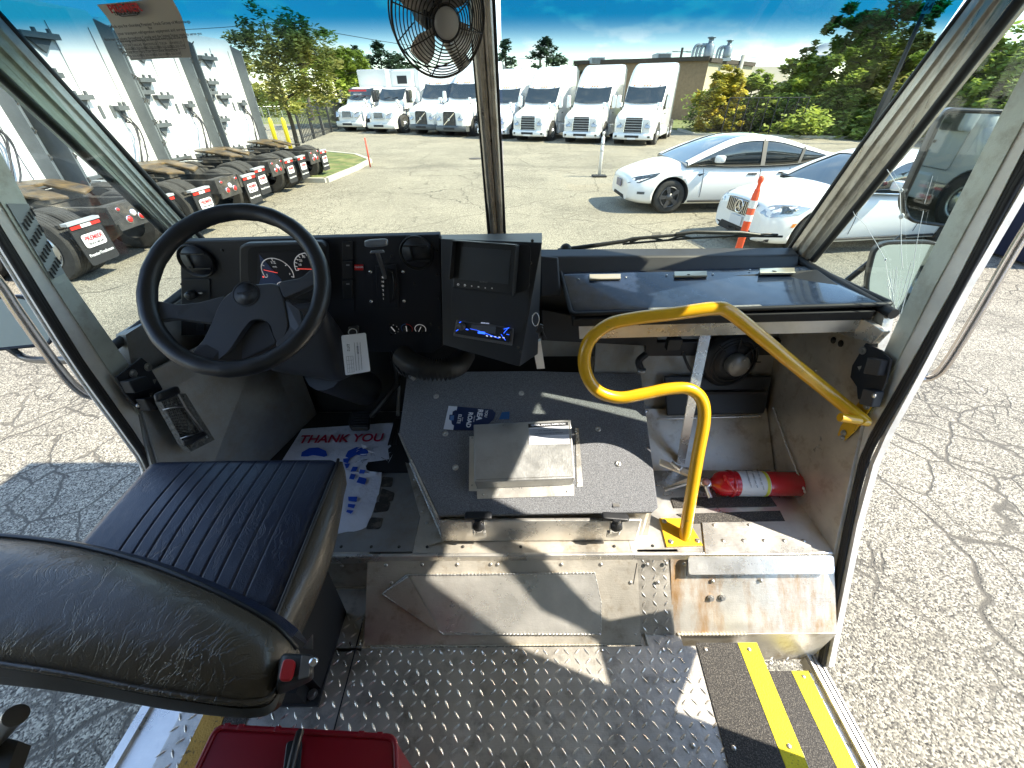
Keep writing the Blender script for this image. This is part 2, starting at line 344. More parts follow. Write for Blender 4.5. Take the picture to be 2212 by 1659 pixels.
# ============================================================ OUTSIDE SETTING
def ground_mat():
    M = bpy.data.materials.new('asphalt'); M.use_nodes = True
    nt = M.node_tree; N = nt.nodes; L = nt.links; b = N['Principled BSDF']; T = N.new('ShaderNodeTexCoord'); b.inputs['Roughness'].default_value = .88
    def noise_(sc, d=4, r=.6, src=None):
        t = N.new('ShaderNodeTexNoise'); t.inputs['Scale'].default_value = sc; t.inputs['Detail'].default_value = d; t.inputs['Roughness'].default_value = r
        L.new(src or T.outputs['Object'], t.inputs['Vector']); return t
    def warp(scale, amt):
        n = noise_(scale, 3); mv = N.new('ShaderNodeMix'); mv.data_type = 'VECTOR'; mv.inputs['Factor'].default_value = amt
        L.new(T.outputs['Object'], mv.inputs['A']); L.new(n.outputs['Color'], mv.inputs['B']); return mv.outputs['Result']
    def cracks(scale, w, wp):
        v = N.new('ShaderNodeTexVoronoi'); v.feature = 'DISTANCE_TO_EDGE'; v.inputs['Scale'].default_value = scale; L.new(wp, v.inputs['Vector'])
        r = N.new('ShaderNodeMapRange'); r.inputs['From Min'].default_value = w * .25; r.inputs['From Max'].default_value = w; L.new(v.outputs[0], r.inputs['Value']); return r.outputs[0]
    st = N.new('ShaderNodeTexVoronoi'); st.inputs['Scale'].default_value = 120; L.new(T.outputs['Object'], st.inputs['Vector'])
    hs = N.new('ShaderNodeSeparateColor'); L.new(st.outputs['Color'], hs.inputs[0])
    rmp = N.new('ShaderNodeValToRGB'); e = rmp.color_ramp.elements; e[0].position = 0; e[0].color = (.045, .039, .030, 1); e[1].position = 1; e[1].color = (.52, .47, .35, 1)
    x = e.new(.55); x.color = (.245, .22, .168, 1)
    L.new(hs.outputs[0], rmp.inputs[0])
    big = noise_(.35, 4); vr = N.new('ShaderNodeMapRange'); vr.inputs['From Min'].default_value = .3; vr.inputs['From Max'].default_value = .7; vr.inputs['To Min'].default_value = .80; vr.inputs['To Max'].default_value = 1.12
    L.new(big.outputs[0], vr.inputs['Value'])
    mpt = N.new('ShaderNodeMapping'); mpt.inputs['Rotation'].default_value = (0, 0, .5); mpt.inputs['Scale'].default_value = (.10, 2.2, 1); L.new(w1_ := warp(.25, .8), mpt.inputs[0])
    tk = noise_(1.0, 5, .6, mpt.outputs[0]); tr2 = N.new('ShaderNodeMapRange'); tr2.inputs['From Min'].default_value = .56; tr2.inputs['From Max'].default_value = .68; tr2.inputs['To Min'].default_value = 1; tr2.inputs['To Max'].default_value = .72; L.new(tk.outputs[0], tr2.inputs['Value'])
    st2 = noise_(1.6, 6, .7); sr2 = N.new('ShaderNodeMapRange'); sr2.inputs['From Min'].default_value = .60; sr2.inputs['From Max'].default_value = .74; sr2.inputs['To Min'].default_value = 1; sr2.inputs['To Max'].default_value = .6; L.new(st2.outputs[0], sr2.inputs['Value'])
    ml = N.new('ShaderNodeMath'); ml.operation = 'MULTIPLY'; L.new(tr2.outputs[0], ml.inputs[0]); L.new(sr2.outputs[0], ml.inputs[1]); ml2 = N.new('ShaderNodeMath'); ml2.operation = 'MULTIPLY'; L.new(ml.outputs[0], ml2.inputs[0]); L.new(vr.outputs[0], ml2.inputs[1])
    hv = N.new('ShaderNodeHueSaturation'); L.new(rmp.outputs[0], hv.inputs['Color']); L.new(ml2.outputs[0], hv.inputs['Value'])
    w1 = warp(1.1, .35); w2 = warp(3.0, .12)
    c1 = cracks(.42, .005, w1); c2 = cracks(2.6, .026, w2); c3 = cracks(6.5, .04, w2)
    msk = noise_(.27, 3); mr = N.new('ShaderNodeMapRange'); mr.inputs['From Min'].default_value = .50; mr.inputs['From Max'].default_value = .60; mr.inputs['To Min'].default_value = 1; mr.inputs['To Max'].default_value = 0; sxx = N.new('ShaderNodeSeparateXYZ'); L.new(T.outputs['Object'], sxx.inputs[0]); gx = N.new('ShaderNodeMapRange'); gx.inputs['From Min'].default_value = 1.0; gx.inputs['From Max'].default_value = 2.5; gx.inputs['To Min'].default_value = 0; gx.inputs['To Max'].default_value = .13; L.new(sxx.outputs[0], gx.inputs['Value'])
    gy_ = N.new('ShaderNodeMapRange'); gy_.inputs['From Min'].default_value = 5; gy_.inputs['From Max'].default_value = 3; L.new(sxx.outputs[1], gy_.inputs['Value']); gm_ = N.new('ShaderNodeMath'); gm_.operation = 'MULTIPLY'; L.new(gx.outputs[0], gm_.inputs[0]); L.new(gy_.outputs[0], gm_.inputs[1])
    ga = N.new('ShaderNodeMath'); ga.operation = 'ADD'; L.new(gm_.outputs[0], ga.inputs[0]); L.new(msk.outputs[0], ga.inputs[1]); L.new(ga.outputs[0], mr.inputs['Value'])
    mx2 = N.new('ShaderNodeMath'); mx2.operation = 'MAXIMUM'; L.new(c2, mx2.inputs[0]); L.new(mr.outputs[0], mx2.inputs[1])
    msk3 = noise_(.5, 3); mr3 = N.new('ShaderNodeMapRange'); mr3.inputs['From Min'].default_value = .56; mr3.inputs['From Max'].default_value = .62; mr3.inputs['To Min'].default_value = 1; mr3.inputs['To Max'].default_value = 0; L.new(msk3.outputs[0], mr3.inputs['Value'])
    mx3 = N.new('ShaderNodeMath'); mx3.operation = 'MAXIMUM'; L.new(c3, mx3.inputs[0]); L.new(mr3.outputs[0], mx3.inputs[1])
    m1 = N.new('ShaderNodeMath'); m1.operation = 'MULTIPLY'; L.new(c1, m1.inputs[0]); L.new(mx2.outputs[0], m1.inputs[1])
    m2 = N.new('ShaderNodeMath'); m2.operation = 'MULTIPLY'; L.new(m1.outputs[0], m2.inputs[0]); L.new(mx3.outputs[0], m2.inputs[1])
    mm = N.new('ShaderNodeMix'); mm.data_type = 'RGBA'; mm.inputs['A'].default_value = (.10, .088, .066, 1); L.new(m2.outputs[0], mm.inputs['Factor']); L.new(hv.outputs[0], mm.inputs['B'])
    L.new(mm.outputs['Result'], b.inputs['Base Color'])
    b1 = N.new('ShaderNodeBump'); b1.inputs['Distance'].default_value = .006; b1.inputs['Strength'].default_value = .8; L.new(st.outputs['Distance'], b1.inputs['Height']); b1.invert = True
    b2 = N.new('ShaderNodeBump'); b2.inputs['Distance'].default_value = .012; b2.inputs['Strength'].default_value = .6; L.new(m2.outputs[0], b2.inputs['Height']); L.new(b1.outputs[0], b2.inputs['Normal'])
    L.new(b2.outputs[0], b.inputs['Normal']); return M
MB().add([(-700, -300, GZ), (700, -300, GZ), (700, 1100, GZ), (-700, 1100, GZ)], [(0, 1, 2, 3)]).obj('ground', ground_mat(), kind='structure')
grass_m = mat('grass', (.10, .135, .035), .9, var=.35, vscale=2.0, two=(.21, .19, .075), twoscale=1.2, twocut=(.45, .62), bump=(40, .8, .03))
kerb_m = mat('kerb_concrete', (.42, .40, .34), .9, var=.15, vscale=3)
def verge(name, poly, h=.12, kerb=None):
    P = [V(x, y, GZ + .004) for x, y in poly]
    o = MB().prism(P, (0, 0, h)).obj(name, grass_m, kind='structure'); return o
def kerb(poly, w=.18, h=.14):
    b = MB()
    for (x0, y0), (x1, y1) in zip(poly[:-1], poly[1:]):
        d = V(x1 - x0, y1 - y0, 0); n = V(-d.y, d.x, 0).normalized() * w / 2
        a, c = V(x0, y0, GZ + .002), V(x1, y1, GZ + .002)
        b.hexa([a - n, c - n, c + n, a + n], [a - n + V(0, 0, h), c - n + V(0, 0, h), c + n + V(0, 0, h), a + n + V(0, 0, h)])
    return b.obj('kerb', kerb_m, kind='structure')
def G(fx, fy): p = onZ(fx, fy, GZ); return (p.x, p.y)
def gy(fx, Y, z=GZ):      # ground point at picture column fx and distance Y
    lo, hi = -200, 200
    for _ in range(50):
        mid = (lo + hi) / 2
        if px((mid, Y, z))[0] < fx: lo = mid
        else: hi = mid
    return (mid, Y)
# grass island by the rear of the parked tractors (left) and the verges under the hedge (right)
isl = [gy(560, 15.6), gy(706, 15.3), gy(772, 18.2), gy(800, 20.4), gy(770, 22.5), gy(700, 24.0), gy(560, 25)]
verge('grass_island', isl); kerb(isl + [isl[0]])
vg = [gy(1465, 39), gy(1500, 34), gy(1760, 31), gy(2240, 27), (60, 24), (60, 70), (10, 70)]
verge('grass_verge', vg); kerb(vg[:5])
vl = [gy(520, 49), gy(700, 50), gy(770, 52), gy(900, 60), gy(1480, 62), (40, 110), (-100, 110), (-90, 56)]
verge('grass_verge', vl); kerb(vl[:4])
# ------------------------------------------------------------ trees
leaf_ms = {
 'green': mat('leaf_green', (.25, .34, .055), .6, var=.35, vscale=1.3, two=(.42, .48, .09), twoscale=.9, twocut=(.4, .62)),
 'yellow': mat('leaf_yellow_green', (.26, .29, .07), .6, var=.4, vscale=1.2, two=(.44, .41, .13), twoscale=1.1, twocut=(.42, .6)),
 'gold': mat('leaf_gold', (.62, .52, .07), .6, var=.4, vscale=1.5, two=(.16, .20, .04), twoscale=1.3, twocut=(.42, .62)),
 'spruce': mat('needle_green', (.055, .10, .058), .7, var=.4, vscale=1.5, two=(.10, .15, .075), twoscale=2, twocut=(.4, .6)),
 'dark': mat('leaf_dark', (.15, .22, .045), .65, var=.5, vscale=1.0, two=(.34, .41, .09), twoscale=.8, twocut=(.42, .62))}
for M in leaf_ms.values():
    b = M.node_tree.nodes['Principled BSDF']; tr_b = M.node_tree.nodes.new('ShaderNodeBsdfTranslucent'); mxb = M.node_tree.nodes.new('ShaderNodeMixShader'); mxb.inputs[0].default_value = .42
    src_ = b.inputs['Base Color'].links[0].from_socket; M.node_tree.links.new(src_, tr_b.inputs[0]); M.node_tree.links.new(b.outputs[0], mxb.inputs[1]); M.node_tree.links.new(tr_b.outputs[0], mxb.inputs[2]); M.node_tree.links.new(mxb.outputs[0], M.node_tree.nodes['Material Output'].inputs[0])
bark = mat('bark', (.075, .058, .045), .9, var=.3, vscale=8, bump=(20, .6, .02))
def leafquad(b, p, s, rng, flat=.35):
    a = rng.uniform(0, 2 * pi); t = rng.uniform(-1, 1) * (1 - flat)
    u = V(cos(a), sin(a), rng.uniform(-.5, .5)).normalized(); w = u.cross(V(rng.uniform(-.6, .6), rng.uniform(-.6, .6), 1)).normalized()
    b['v'] += [p - u * s, p + w * s * .45, p + u * s, p - w * s * .45]
def leaves_obj(vs, name, m, parent, kind='stuff'):
    n = len(vs) // 4; me = bpy.data.meshes.new(name); me.from_pydata([tuple(p) for p in vs], [], [(4 * i, 4 * i + 1, 4 * i + 2, 4 * i + 3) for i in range(n)])
    me.materials.append(m); o = bpy.data.objects.new(name, me); COL.objects.link(o); o.parent = parent; o['kind'] = kind; return o
def broadleaf(name, label, cat, x, y, h, w, kind, n=3500, leaf=.13, trunk=.28, seed=1, crown0=.22, group=None, top=1.0, z0=GZ):
    rng = random.Random(seed); t = thing(name, label, cat, (0, 0, 0), group=group)
    b = MB(); limbs = []
    b.tube([(x, y, z0 - .1), (x + .05, y, z0 + h * .25), (x - .05, y + .05, z0 + h * .5), (x + .02, y, z0 + h * .82)], [trunk * .5, trunk * .38, trunk * .25, .03], n=8)
    for i in range(22):
        zz = rng.uniform(crown0 * .9, .80); a = rng.uniform(0, 2 * pi); q = (zz - crown0) / (1 - crown0)
        R = w / 2 * (sin(pi * min(1, max(0.05, q * .92 + .13))) ** .6) * rng.uniform(.6, 1.0) * (1 - .35 * q)
        s = V(x, y, z0 + h * zz * .92); e = s + V(cos(a) * R, sin(a) * R, h * rng.uniform(.03, .14)); mid = s.lerp(e, .5) + V(0, 0, h * .02)
        b.tube([s, mid, e], [trunk * .14, trunk * .09, .012], n=5, cap=False); limbs += [(mid, R * .5), (e, R * .32), (s.lerp(e, .75), R * .42)]
    limbs.append((V(x, y, z0 + h * .93), w * .09)); limbs.append((V(x, y, z0 + h * .82), w * .15))
    b.obj('trunk', bark, t)
    L = {'v': []}; clumps = []
    for c, R in limbs:
        for k in range(3): clumps.append((c + V(rng.gauss(0, 1), rng.gauss(0, 1), rng.gauss(0, .7)) * R * .55, max(.25, R * rng.uniform(.35, .7))))
    for i in range(n):
        c, R = rng.choice(clumps); d = V(rng.gauss(0, 1), rng.gauss(0, 1), rng.gauss(0, 1)).normalized() * R * rng.random() ** .45
        d.z *= .75; leafquad(L, c + d, leaf * rng.uniform(.6, 1.3), rng)
    leaves_obj(L['v'], 'crown', leaf_ms[kind], t); rehome(t, (x, y, z0)); return t
def spruce(label, x, y, h, w, seed=1, n=2600, group='evergreens behind the parked trucks'):
    rng = random.Random(seed); t = thing('spruce_tree', label, 'tree', group=group)
    MB().tube([(x, y, GZ - .1), (x, y, GZ + h * .97)], [.2, .03], n=7).obj('trunk', bark, t); L = {'v': []}
    br = []
    for i in range(90):
        q = rng.random() ** .8; a = rng.uniform(0, 2 * pi); R = w / 1.35 * (1 - q) ** .75 * rng.uniform(.7, 1.12) + .25; br.append((q, a, R))
    for i in range(n):
        q, a, R = rng.choice(br); s = rng.random() ** .6; z = GZ + h * (.08 + .9 * q) - R * s * .22 + R * s * s * .2
        p = V(x + cos(a) * R * s + rng.gauss(0, .12), y + sin(a) * R * s + rng.gauss(0, .12), z + rng.gauss(0, .12)); leafquad(L, p, rng.uniform(.16, .34), rng)
    leaves_obj(L['v'], 'crown', leaf_ms['spruce'], t); rehome(t, (x, y, GZ)); return t
def at(fx, Y): return gy(fx, Y)
def hgt(fx, fy, Y): return onY(fx, fy, Y).z - GZ       # how tall a thing is whose top shows at (fx, fy)
x, y = at(652, 20.5); broadleaf('young_tree', 'slim young tree with thinning yellow green leaves on the grass island behind the tractors', 'tree', x, y, hgt(600, -30, 20.5), 5.0, 'yellow', n=9500, leaf=.115, trunk=.24, seed=3, crown0=.33)
x, y = at(745, 47); broadleaf('leafy_tree', 'dense mid green tree left of the white box trucks', 'tree', x, y, hgt(735, 62, 47), 8.8, 'green', n=9000, leaf=.26, trunk=.4, seed=5, crown0=.12)
for i, (fx, fy, Y, w) in enumerate([(797, 100, 62, 4.2), (842, 90, 60, 5.4), (876, 116, 62, 5.4), (908, 140, 64, 4.4)]):
    x, y = at(fx, Y); spruce(['slender spruce second from the leafy tree, left of the taller one', 'tallest spruce between the leafy tree and the fan', 'bushy spruce right of the tallest one, above the refrigerated box truck', 'lowest spruce, just left of the fan guard'][i], x, y, hgt(fx, fy, Y), w * 1.5, seed=20 + i, n=3600)
for i, (fx, fy, Y, w) in enumerate([(1062, 98, 66, 4.5), (1093, 84, 64, 4.2), (1176, 82, 60, 6.6)]):
    x, y = at(fx, Y); spruce(['dark spruce just right of the windscreen post', 'thin pointed spruce right of the windscreen post', 'broad spruce with ragged top above the middle of the truck row'][i], x, y, hgt(fx, fy, Y), w * 1.5, seed=30 + i, n=5000 if i == 2 else 3200)
x, y = at(640, 80); broadleaf('leafy_tree', 'far green tree behind the road fence at left', 'tree', x, y, 5.2, 11, 'dark', n=2500, leaf=.3, seed=44, crown0=.05)
x, y = at(560, 70); broadleaf('leafy_tree', 'low far green tree beside the road at the far left', 'tree', x, y, 4.2, 10, 'dark', n=2200, leaf=.3, seed=45, crown0=.05)
x, y = at(1600, 37); broadleaf('shrub', 'mid green shrub between the golden bush and the pale wall', 'shrub', x, y, hgt(1600, 150, 37), 5.4, 'green', n=5000, leaf=.2, trunk=.2, seed=51, crown0=.02)
x, y = at(1535, 35.5); broadleaf('golden_bush', 'golden yellow leaved bush beside the rightmost truck', 'bush', x, y, hgt(1540, 140, 35.5), 4.4, 'gold', n=7500, leaf=.17, trunk=.2, seed=50, crown0=.03)
for i, (fx, fy, Y, w, k, n, lab) in enumerate([
    (1620, 210, 38, 5.0, 'dark', 4200, 'low dark green bush between the golden bush and the tall tree'),
    (1700, 90, 37, 4.6, 'green', 5500, 'ragged dark tree with a thin leaning top left of the tall willow like tree'),
    (1815, -60, 35, 8.0, 'green', 19000, 'tall bright green tree rising above the hedge behind the white cars'),
    (1885, 40, 33, 5.8, 'yellow', 9500, 'yellow green tree against the light pole'),
    (1730, 240, 34, 6.0, 'green', 4500, 'dense green shrub in front of the tall green tree'),
    (1900, 215, 31, 6.0, 'dark', 5000, 'dark shrub at the foot of the light pole'),
    (2030, 60, 29, 7.0, 'green', 6500, 'green tree seen through the cracked side window'),
    (2120, 40, 27, 6.4, 'green', 5500, 'dark tree behind the big side mirror'),
    (2220, 20, 25, 6.0, 'green', 5500, 'pale green tree at the right edge of the side window')]):
    x, y = at(fx, Y); broadleaf('leafy_tree' if 'tree' in lab else 'shrub', lab, 'tree' if 'tree' in lab else 'shrub', x, y, hgt(fx, fy, Y), w * 1.2, k, n=int(n * 1.4), leaf=.24, trunk=.3, seed=60 + i, crown0=.02)
# tangled hedge bottom: ground cover nobody could count
L = {'v': []}; rng = random.Random(9)
for i in range(16000):
    q = rng.random(); fx = 1480 + q * 800; Y = 38.5 - q * 13; xx, yy = gy(fx, Y)
    hmax = 2.3 + .7 * noise.noise(V(q * 9, 0, 0)); leafquad(L, V(xx + rng.gauss(0, .3), yy + rng.gauss(0, .6), GZ + .1 + hmax * rng.random() ** .8), rng.uniform(.12, .24), rng)
leaves_obj(L['v'], 'hedge_undergrowth', leaf_ms['dark'], None)
L = {'v': []}
for i in range(9000):
    q = rng.random(); xx, yy = rng.uniform(-95, 20), rng.uniform(66, 72); leafquad(L, V(xx, yy, GZ + 2.6 * rng.random()), rng.uniform(.2, .35), rng)
leaves_obj(L['v'], 'far_hedge', leaf_ms['dark'], None)
# ------------------------------------------------------------ buildings
tan_m = mat('tan_render', (.52, .44, .30), .85, var=.10, vscale=.6); pale_m = mat('pale_render', (.55, .50, .42), .85, var=.10, vscale=.5)
roofm = mat('roof_edge', (.10, .075, .055), .8); galv = mat('galvanised', (.50, .52, .53), .5, metal=.5, var=.15, vscale=3); brick_m = mat('brown_brick', (.30, .20, .12), .9, var=.15, vscale=4)
def HY(fx, fy, Y): return onY(fx, fy, Y)
bt = thing('warehouse', 'low tan industrial building behind the truck row with pipes on its roof', 'building')
a = HY(1290, 134, 62); b_ = HY(1488, 128, 56); c_ = HY(1600, 136, 52); d_ = HY(1592, 152, 70); e_ = HY(1690, 160, 66)
def wallq(b, p, q, th, zt=None):
    zt = zt or p.z; n = V(-(q - p).y, (q - p).x, 0).normalized() * th
    b.hexa([V(p.x, p.y, GZ), V(q.x, q.y, GZ), V(q.x, q.y, GZ) + n, V(p.x, p.y, GZ) + n], [V(p.x, p.y, p.z), V(q.x, q.y, q.z), V(q.x, q.y, q.z) + n, V(p.x, p.y, p.z) + n])
A = HY(1240, 140, 60); B = HY(1532, 131, 52)
w = MB(); wallq(w, A, B, 14); w.obj('brown_wall', brick_m, bt)
w = MB(); C = HY(1625, 150, 60); wallq(w, V(B.x, B.y, B.z - .15), V(C.x, C.y, B.z - .15), 6); w.obj('tan_wall', tan_m, bt)
w = MB(); D = HY(1705, 158, 62); wallq(w, V(C.x, C.y, C.z + .3), V(D.x, D.y, C.z + .3), 8); w.obj('pale_wall', pale_m, bt)
w = MB()
for p, q, z in ((A, B, B.z), (B, C, B.z - .12)):
    d = (q - p).normalized(); n = V(d.y, -d.x, 0) * .25
    p1 = V(p.x, p.y, p.z if p is A else z); q1 = V(q.x, q.y, z)
    w.hexa([p1 + n, q1 + n, q1 - n, p1 - n], [p1 + n + V(0, 0, .35), q1 + n + V(0, 0, .35), q1 - n + V(0, 0, .35), p1 - n + V(0, 0, .35)])
w.obj('roof_edge', roofm, bt)
w = MB(); p = B.lerp(C, .62); n_ = V(0, -.5, 0); w.cyl(V(p.x, p.y - .4, GZ), V(p.x + .2, p.y - .4, B.z + .7), .22); w.obj('downpipe', pale_m, bt)
rehome(bt, (A.x, A.y, GZ))
bt = thing('warehouse', 'long flat roofed brown building beyond the hedge at right', 'building')
w = MB(); A2 = HY(1880, 112, 48); B2 = HY(2260, 118, 40); wallq(w, A2, B2, 10); w.obj('wall', brick_m, bt)
w = MB(); w.hexa([A2 + V(0, -.2, 0), B2 + V(0, -.2, 0), B2 + V(0, .2, 0), A2 + V(0, .2, 0)], [A2 + V(0, -.2, .4), B2 + V(0, -.2, .4), B2 + V(0, .2, .4), A2 + V(0, .2, .4)]); w.obj('roof_edge', roofm, bt); rehome(bt, (A2.x, A2.y, GZ))
# silo-like white tank behind the trees
tk = MB(); p = HY(1772, 150, 60); q = HY(1774, 78, 60); tk.lathe([(1.7, 0), (1.7, q.z - 8.0), (1.2, q.z - 6.8), (.5, q.z - 6.5), (.01, q.z - 6.45)], (p.x, 60, 6.0 + GZ), (0, 0, 1)); tk.cyl((p.x, 60, GZ), (p.x, 60, 6.2), 1.4)
tag(tk.obj('storage_silo', mat('silo_white', (.7, .7, .7), .5)), 'tall white silo showing behind the green trees at right', 'silo')
def rooftop(fx0, fx1, fy0, fy1, Y, name, label, cat):
    p, q = HY(fx0, fy1, Y), HY(fx1, fy0, Y); t = thing(name, label, cat)
    b = MB(); b.box(((p.x + q.x) / 2, Y + 1, (p.z + q.z) / 2), (q.x - p.x, 2, q.z - p.z)); b.obj('casing', galv, t, bevel=.05)
    b = MB()
    for k in range(5): b.box(((p.x + q.x) / 2, Y - .02, p.z + (q.z - p.z) * (.2 + .15 * k)), ((q.x - p.x) * .8, .05, (q.z - p.z) * .05))
    b.obj('louvre', mat('dark_metal', (.04, .04, .045), .5), t); rehome(t, ((p.x + q.x) / 2, Y + 1, p.z))
rooftop(1275, 1308, 123, 138, 58, 'rooftop_unit', 'small grey box on the roof behind the sixth truck', 'air conditioner')
rooftop(1418, 1452, 114, 130, 55, 'rooftop_unit', 'pale box on the roof behind the rightmost truck', 'air conditioner')
def fanunit(fx, fy, Y, s, label, pipes):
    t = thing('rooftop_ventilator', label, 'ventilator', group='ventilators on the tan building'); c = HY(fx, fy, Y)
    b = MB(); b.lathe([(.55 * s, 0), (.62 * s, .3 * s), (.62 * s, 1.3 * s), (.35 * s, 1.6 * s), (.3 * s, 1.6 * s), (.3 * s, 2.0 * s), (.5 * s, 2.05 * s), (.5 * s, 2.15 * s), (.02, 2.2 * s)], c - V(0, 0, .9 * s), (0, 0, 1), n=16); b.obj('drum', galv, t)
    for k in range(pipes):
        b = MB(); o = c + V(-(.9 + .45 * k) * s, 0, 0); b.tube(spline([o + V(.8 * s + .2 * k, 0, .4 * s), o + V(.2, 0, .5 * s), o + V(-.15 * s, 0, .1 * s), o + V(-.2 * s, 0, -1.0 * s)], 5), .17 * s, n=10); b.obj('duct', galv, t)
    b = MB(); b.box(c - V(.2 * s, 0, 1.05 * s), (1.6 * s, 1.2 * s, .35 * s)); b.obj('base', galv, t); rehome(t, c - V(0, 0, 1.2 * s))
fanunit(1532, 108, 54, .82, 'larger silver roof ventilator with two curved ducts', 3); fanunit(1572, 110, 54, .68, 'smaller silver roof ventilator right of the larger one', 2)
# ------------------------------------------------------------ poles, fence, wires
blackm = mat('black_paint', (.02, .02, .022), .45); steel = mat('steel', (.55, .55, .54), .35, metal=.9); wood = mat('pole_wood', (.12, .10, .085), .9, var=.3, vscale=3)
def utility(fx, fytop, Y, arms, label, r=.16):
    t = thing('utility_pole', label, 'utility pole'); x, y = gy(fx, Y); zt = onY(fx, fytop, Y).z
    MB().tube([(x, y, GZ), (x, y, zt)], [r * 1.4, r], n=10).obj('pole', wood, t)
    for dz, L_ in arms:
        b = MB(); b.box((x, y, zt - dz), (L_, .12, .14))
        for s in (-1, -.55, .55, 1): b.dome((x + s * L_ / 2, y, zt - dz + .07), .09, h=1.6)
        b.obj('crossarm', wood, t)
    rehome(t, (x, y, GZ)); return V(x, y, zt)
p1 = utility(678, 28, 58, [(.8, 3.0), (3.2, 3.2), (5.6, 3.0)], 'dark utility pole with three crossarms above the yellow green tree')
p2 = utility(1451, 103, 130, [(.8, 4.6), (3.0, 4.6), (5.0, 3.0)], 'distant lattice armed utility pole above the truck row', .3)
p3 = utility(1164, 108, 95, [(.6, 1.6)], 'thin distant pole left of the broad spruce', .2)
def wire(a, b, label, r=.025, sag=1.5):
    P = [a.lerp(b, i / 16) - V(0, 0, sag * 4 * (i / 16) * (1 - i / 16)) for i in range(17)]
    tag(MB().tube(P, r, n=5).obj('overhead_wire', blackm), label, 'cable', 'overhead wires crossing the sky')
for k, (dz, s, txt) in enumerate([(.7, -1, 'topmost'), (3.1, 1, 'middle'), (5.5, -1, 'lowest')]):
    wire(V(-75, 66, p1.z - dz + 3), p1 + V(s * 1.3, 0, -dz), f'{txt} overhead wire running left from the dark utility pole')
    wire(p1 + V(s * 1.3, 0, -dz), p2 + V(s * 1.5, 0, -dz * .9), f'{txt} overhead wire running right from the dark utility pole', .03, 2.5)
for k, lab in enumerate(['upper overhead wire right of the distant pole', 'lower overhead wire right of the distant pole']):
    wire(p2 + V(0, 0, -.8 - 2.2 * k), V(150, 95, p2.z - 1 - 2.5 * k), lab, .04, 3)
def anyline(a, b, label):
    tag(MB().tube([a, b], .02, n=5).obj('overhead_wire', blackm), label, 'cable')
anyline(HY(360, 80, 40), HY(620, 105, 55), 'single dark wire sloping down behind the notice sheet')
t = thing('light_pole', 'dark square parking light pole with a 64 plate leaning over the hedge', 'light pole'); x, y = gy(1885, 27); zt = onY(2010, -20, 27).z
lp_top = onY(2012, -10, 27); lp_bot = V(*gy(1868, 27), GZ)
MB().tube([lp_bot, lp_top], [.13, .09], n=8).obj('pole', blackm, t)
q = lp_bot.lerp(lp_top, .93); MB().box(q + V(0, -.12, 0), (.42, .03, .5)).obj('plate', mat('plate_grey', (.35, .38, .4), .5), t)
text('lettering', '64', .40, blackm, q + V(0, -.14, 0), (1, 0, 0), (0, 0, 1), t, .004, bold=.02)
MB().box(lp_bot.lerp(lp_top, .30) + V(0, -.1, 0), (.3, .3, 1.3)).obj('switch_box', blackm, t); rehome(t, lp_bot)
# black picket fence at left, chain link fence at far left
t = thing('picket_fence', 'black steel picket fence behind the young tree', 'fence'); x0, y0 = gy(655, 30); x1, y1 = gy(775, 56)
L_ = sqrt((x1 - x0) ** 2 + (y1 - y0) ** 2); n = int(L_ / .40); pk = None
for i in range(n):
    q = i / n; c = V(x0 + (x1 - x0) * q, y0 + (y1 - y0) * q, GZ)
    if pk is None: pk = MB().box((0, 0, 1.0), (.04, .04, 2.0)).obj('picket', blackm, t); pk.location = c
    else: o = pk.copy(); COL.objects.link(o); o.parent = t; o.location = c
    if i % 8 == 0: MB().box(c + V(0, 0, 1.05), (.10, .10, 2.1)).obj('post', blackm, t)
for h in (.3, 1.85): MB().tube([(x0, y0, GZ + h), (x1, y1, GZ + h)], .035, n=6).obj('rail', blackm, t)
rehome(t, (x0, y0, GZ))
def chain(fx0, Y0, fx1, Y1, label, h=1.6, col=None):
    t = thing('chain_link_fence', label, 'fence'); a = V(*gy(fx0, Y0), GZ); b = V(*gy(fx1, Y1), GZ); m = col or steel
    n = 8
    for i in range(n + 1): c = a.lerp(b, i / n); MB().tube([c, c + V(0, 0, h)], .04, n=6).obj('post', m, t)
    MB().tube([a + V(0, 0, h), b + V(0, 0, h)], .03, n=6).obj('top_rail', m, t)
    w = MB(); LL = (b - a).length; d = (b - a).normalized(); k = int(LL / .25)
    for i in range(k):
        p = a + d * (i * .25); w.tube([p, p + d * h + V(0, 0, h)], .006, n=3, cap=False); w.tube([p + d * h, p + V(0, 0, h)], .006, n=3, cap=False)
    w.obj('mesh', m, t, kind='stuff'); rehome(t, a)
chain(545, 52, 655, 56, 'grey chain link fence along the road at far left'); chain(1556, 33.5, 1720, 32.5, 'dark chain link fence with a top rail in the right hand hedge', 2.2, blackm)
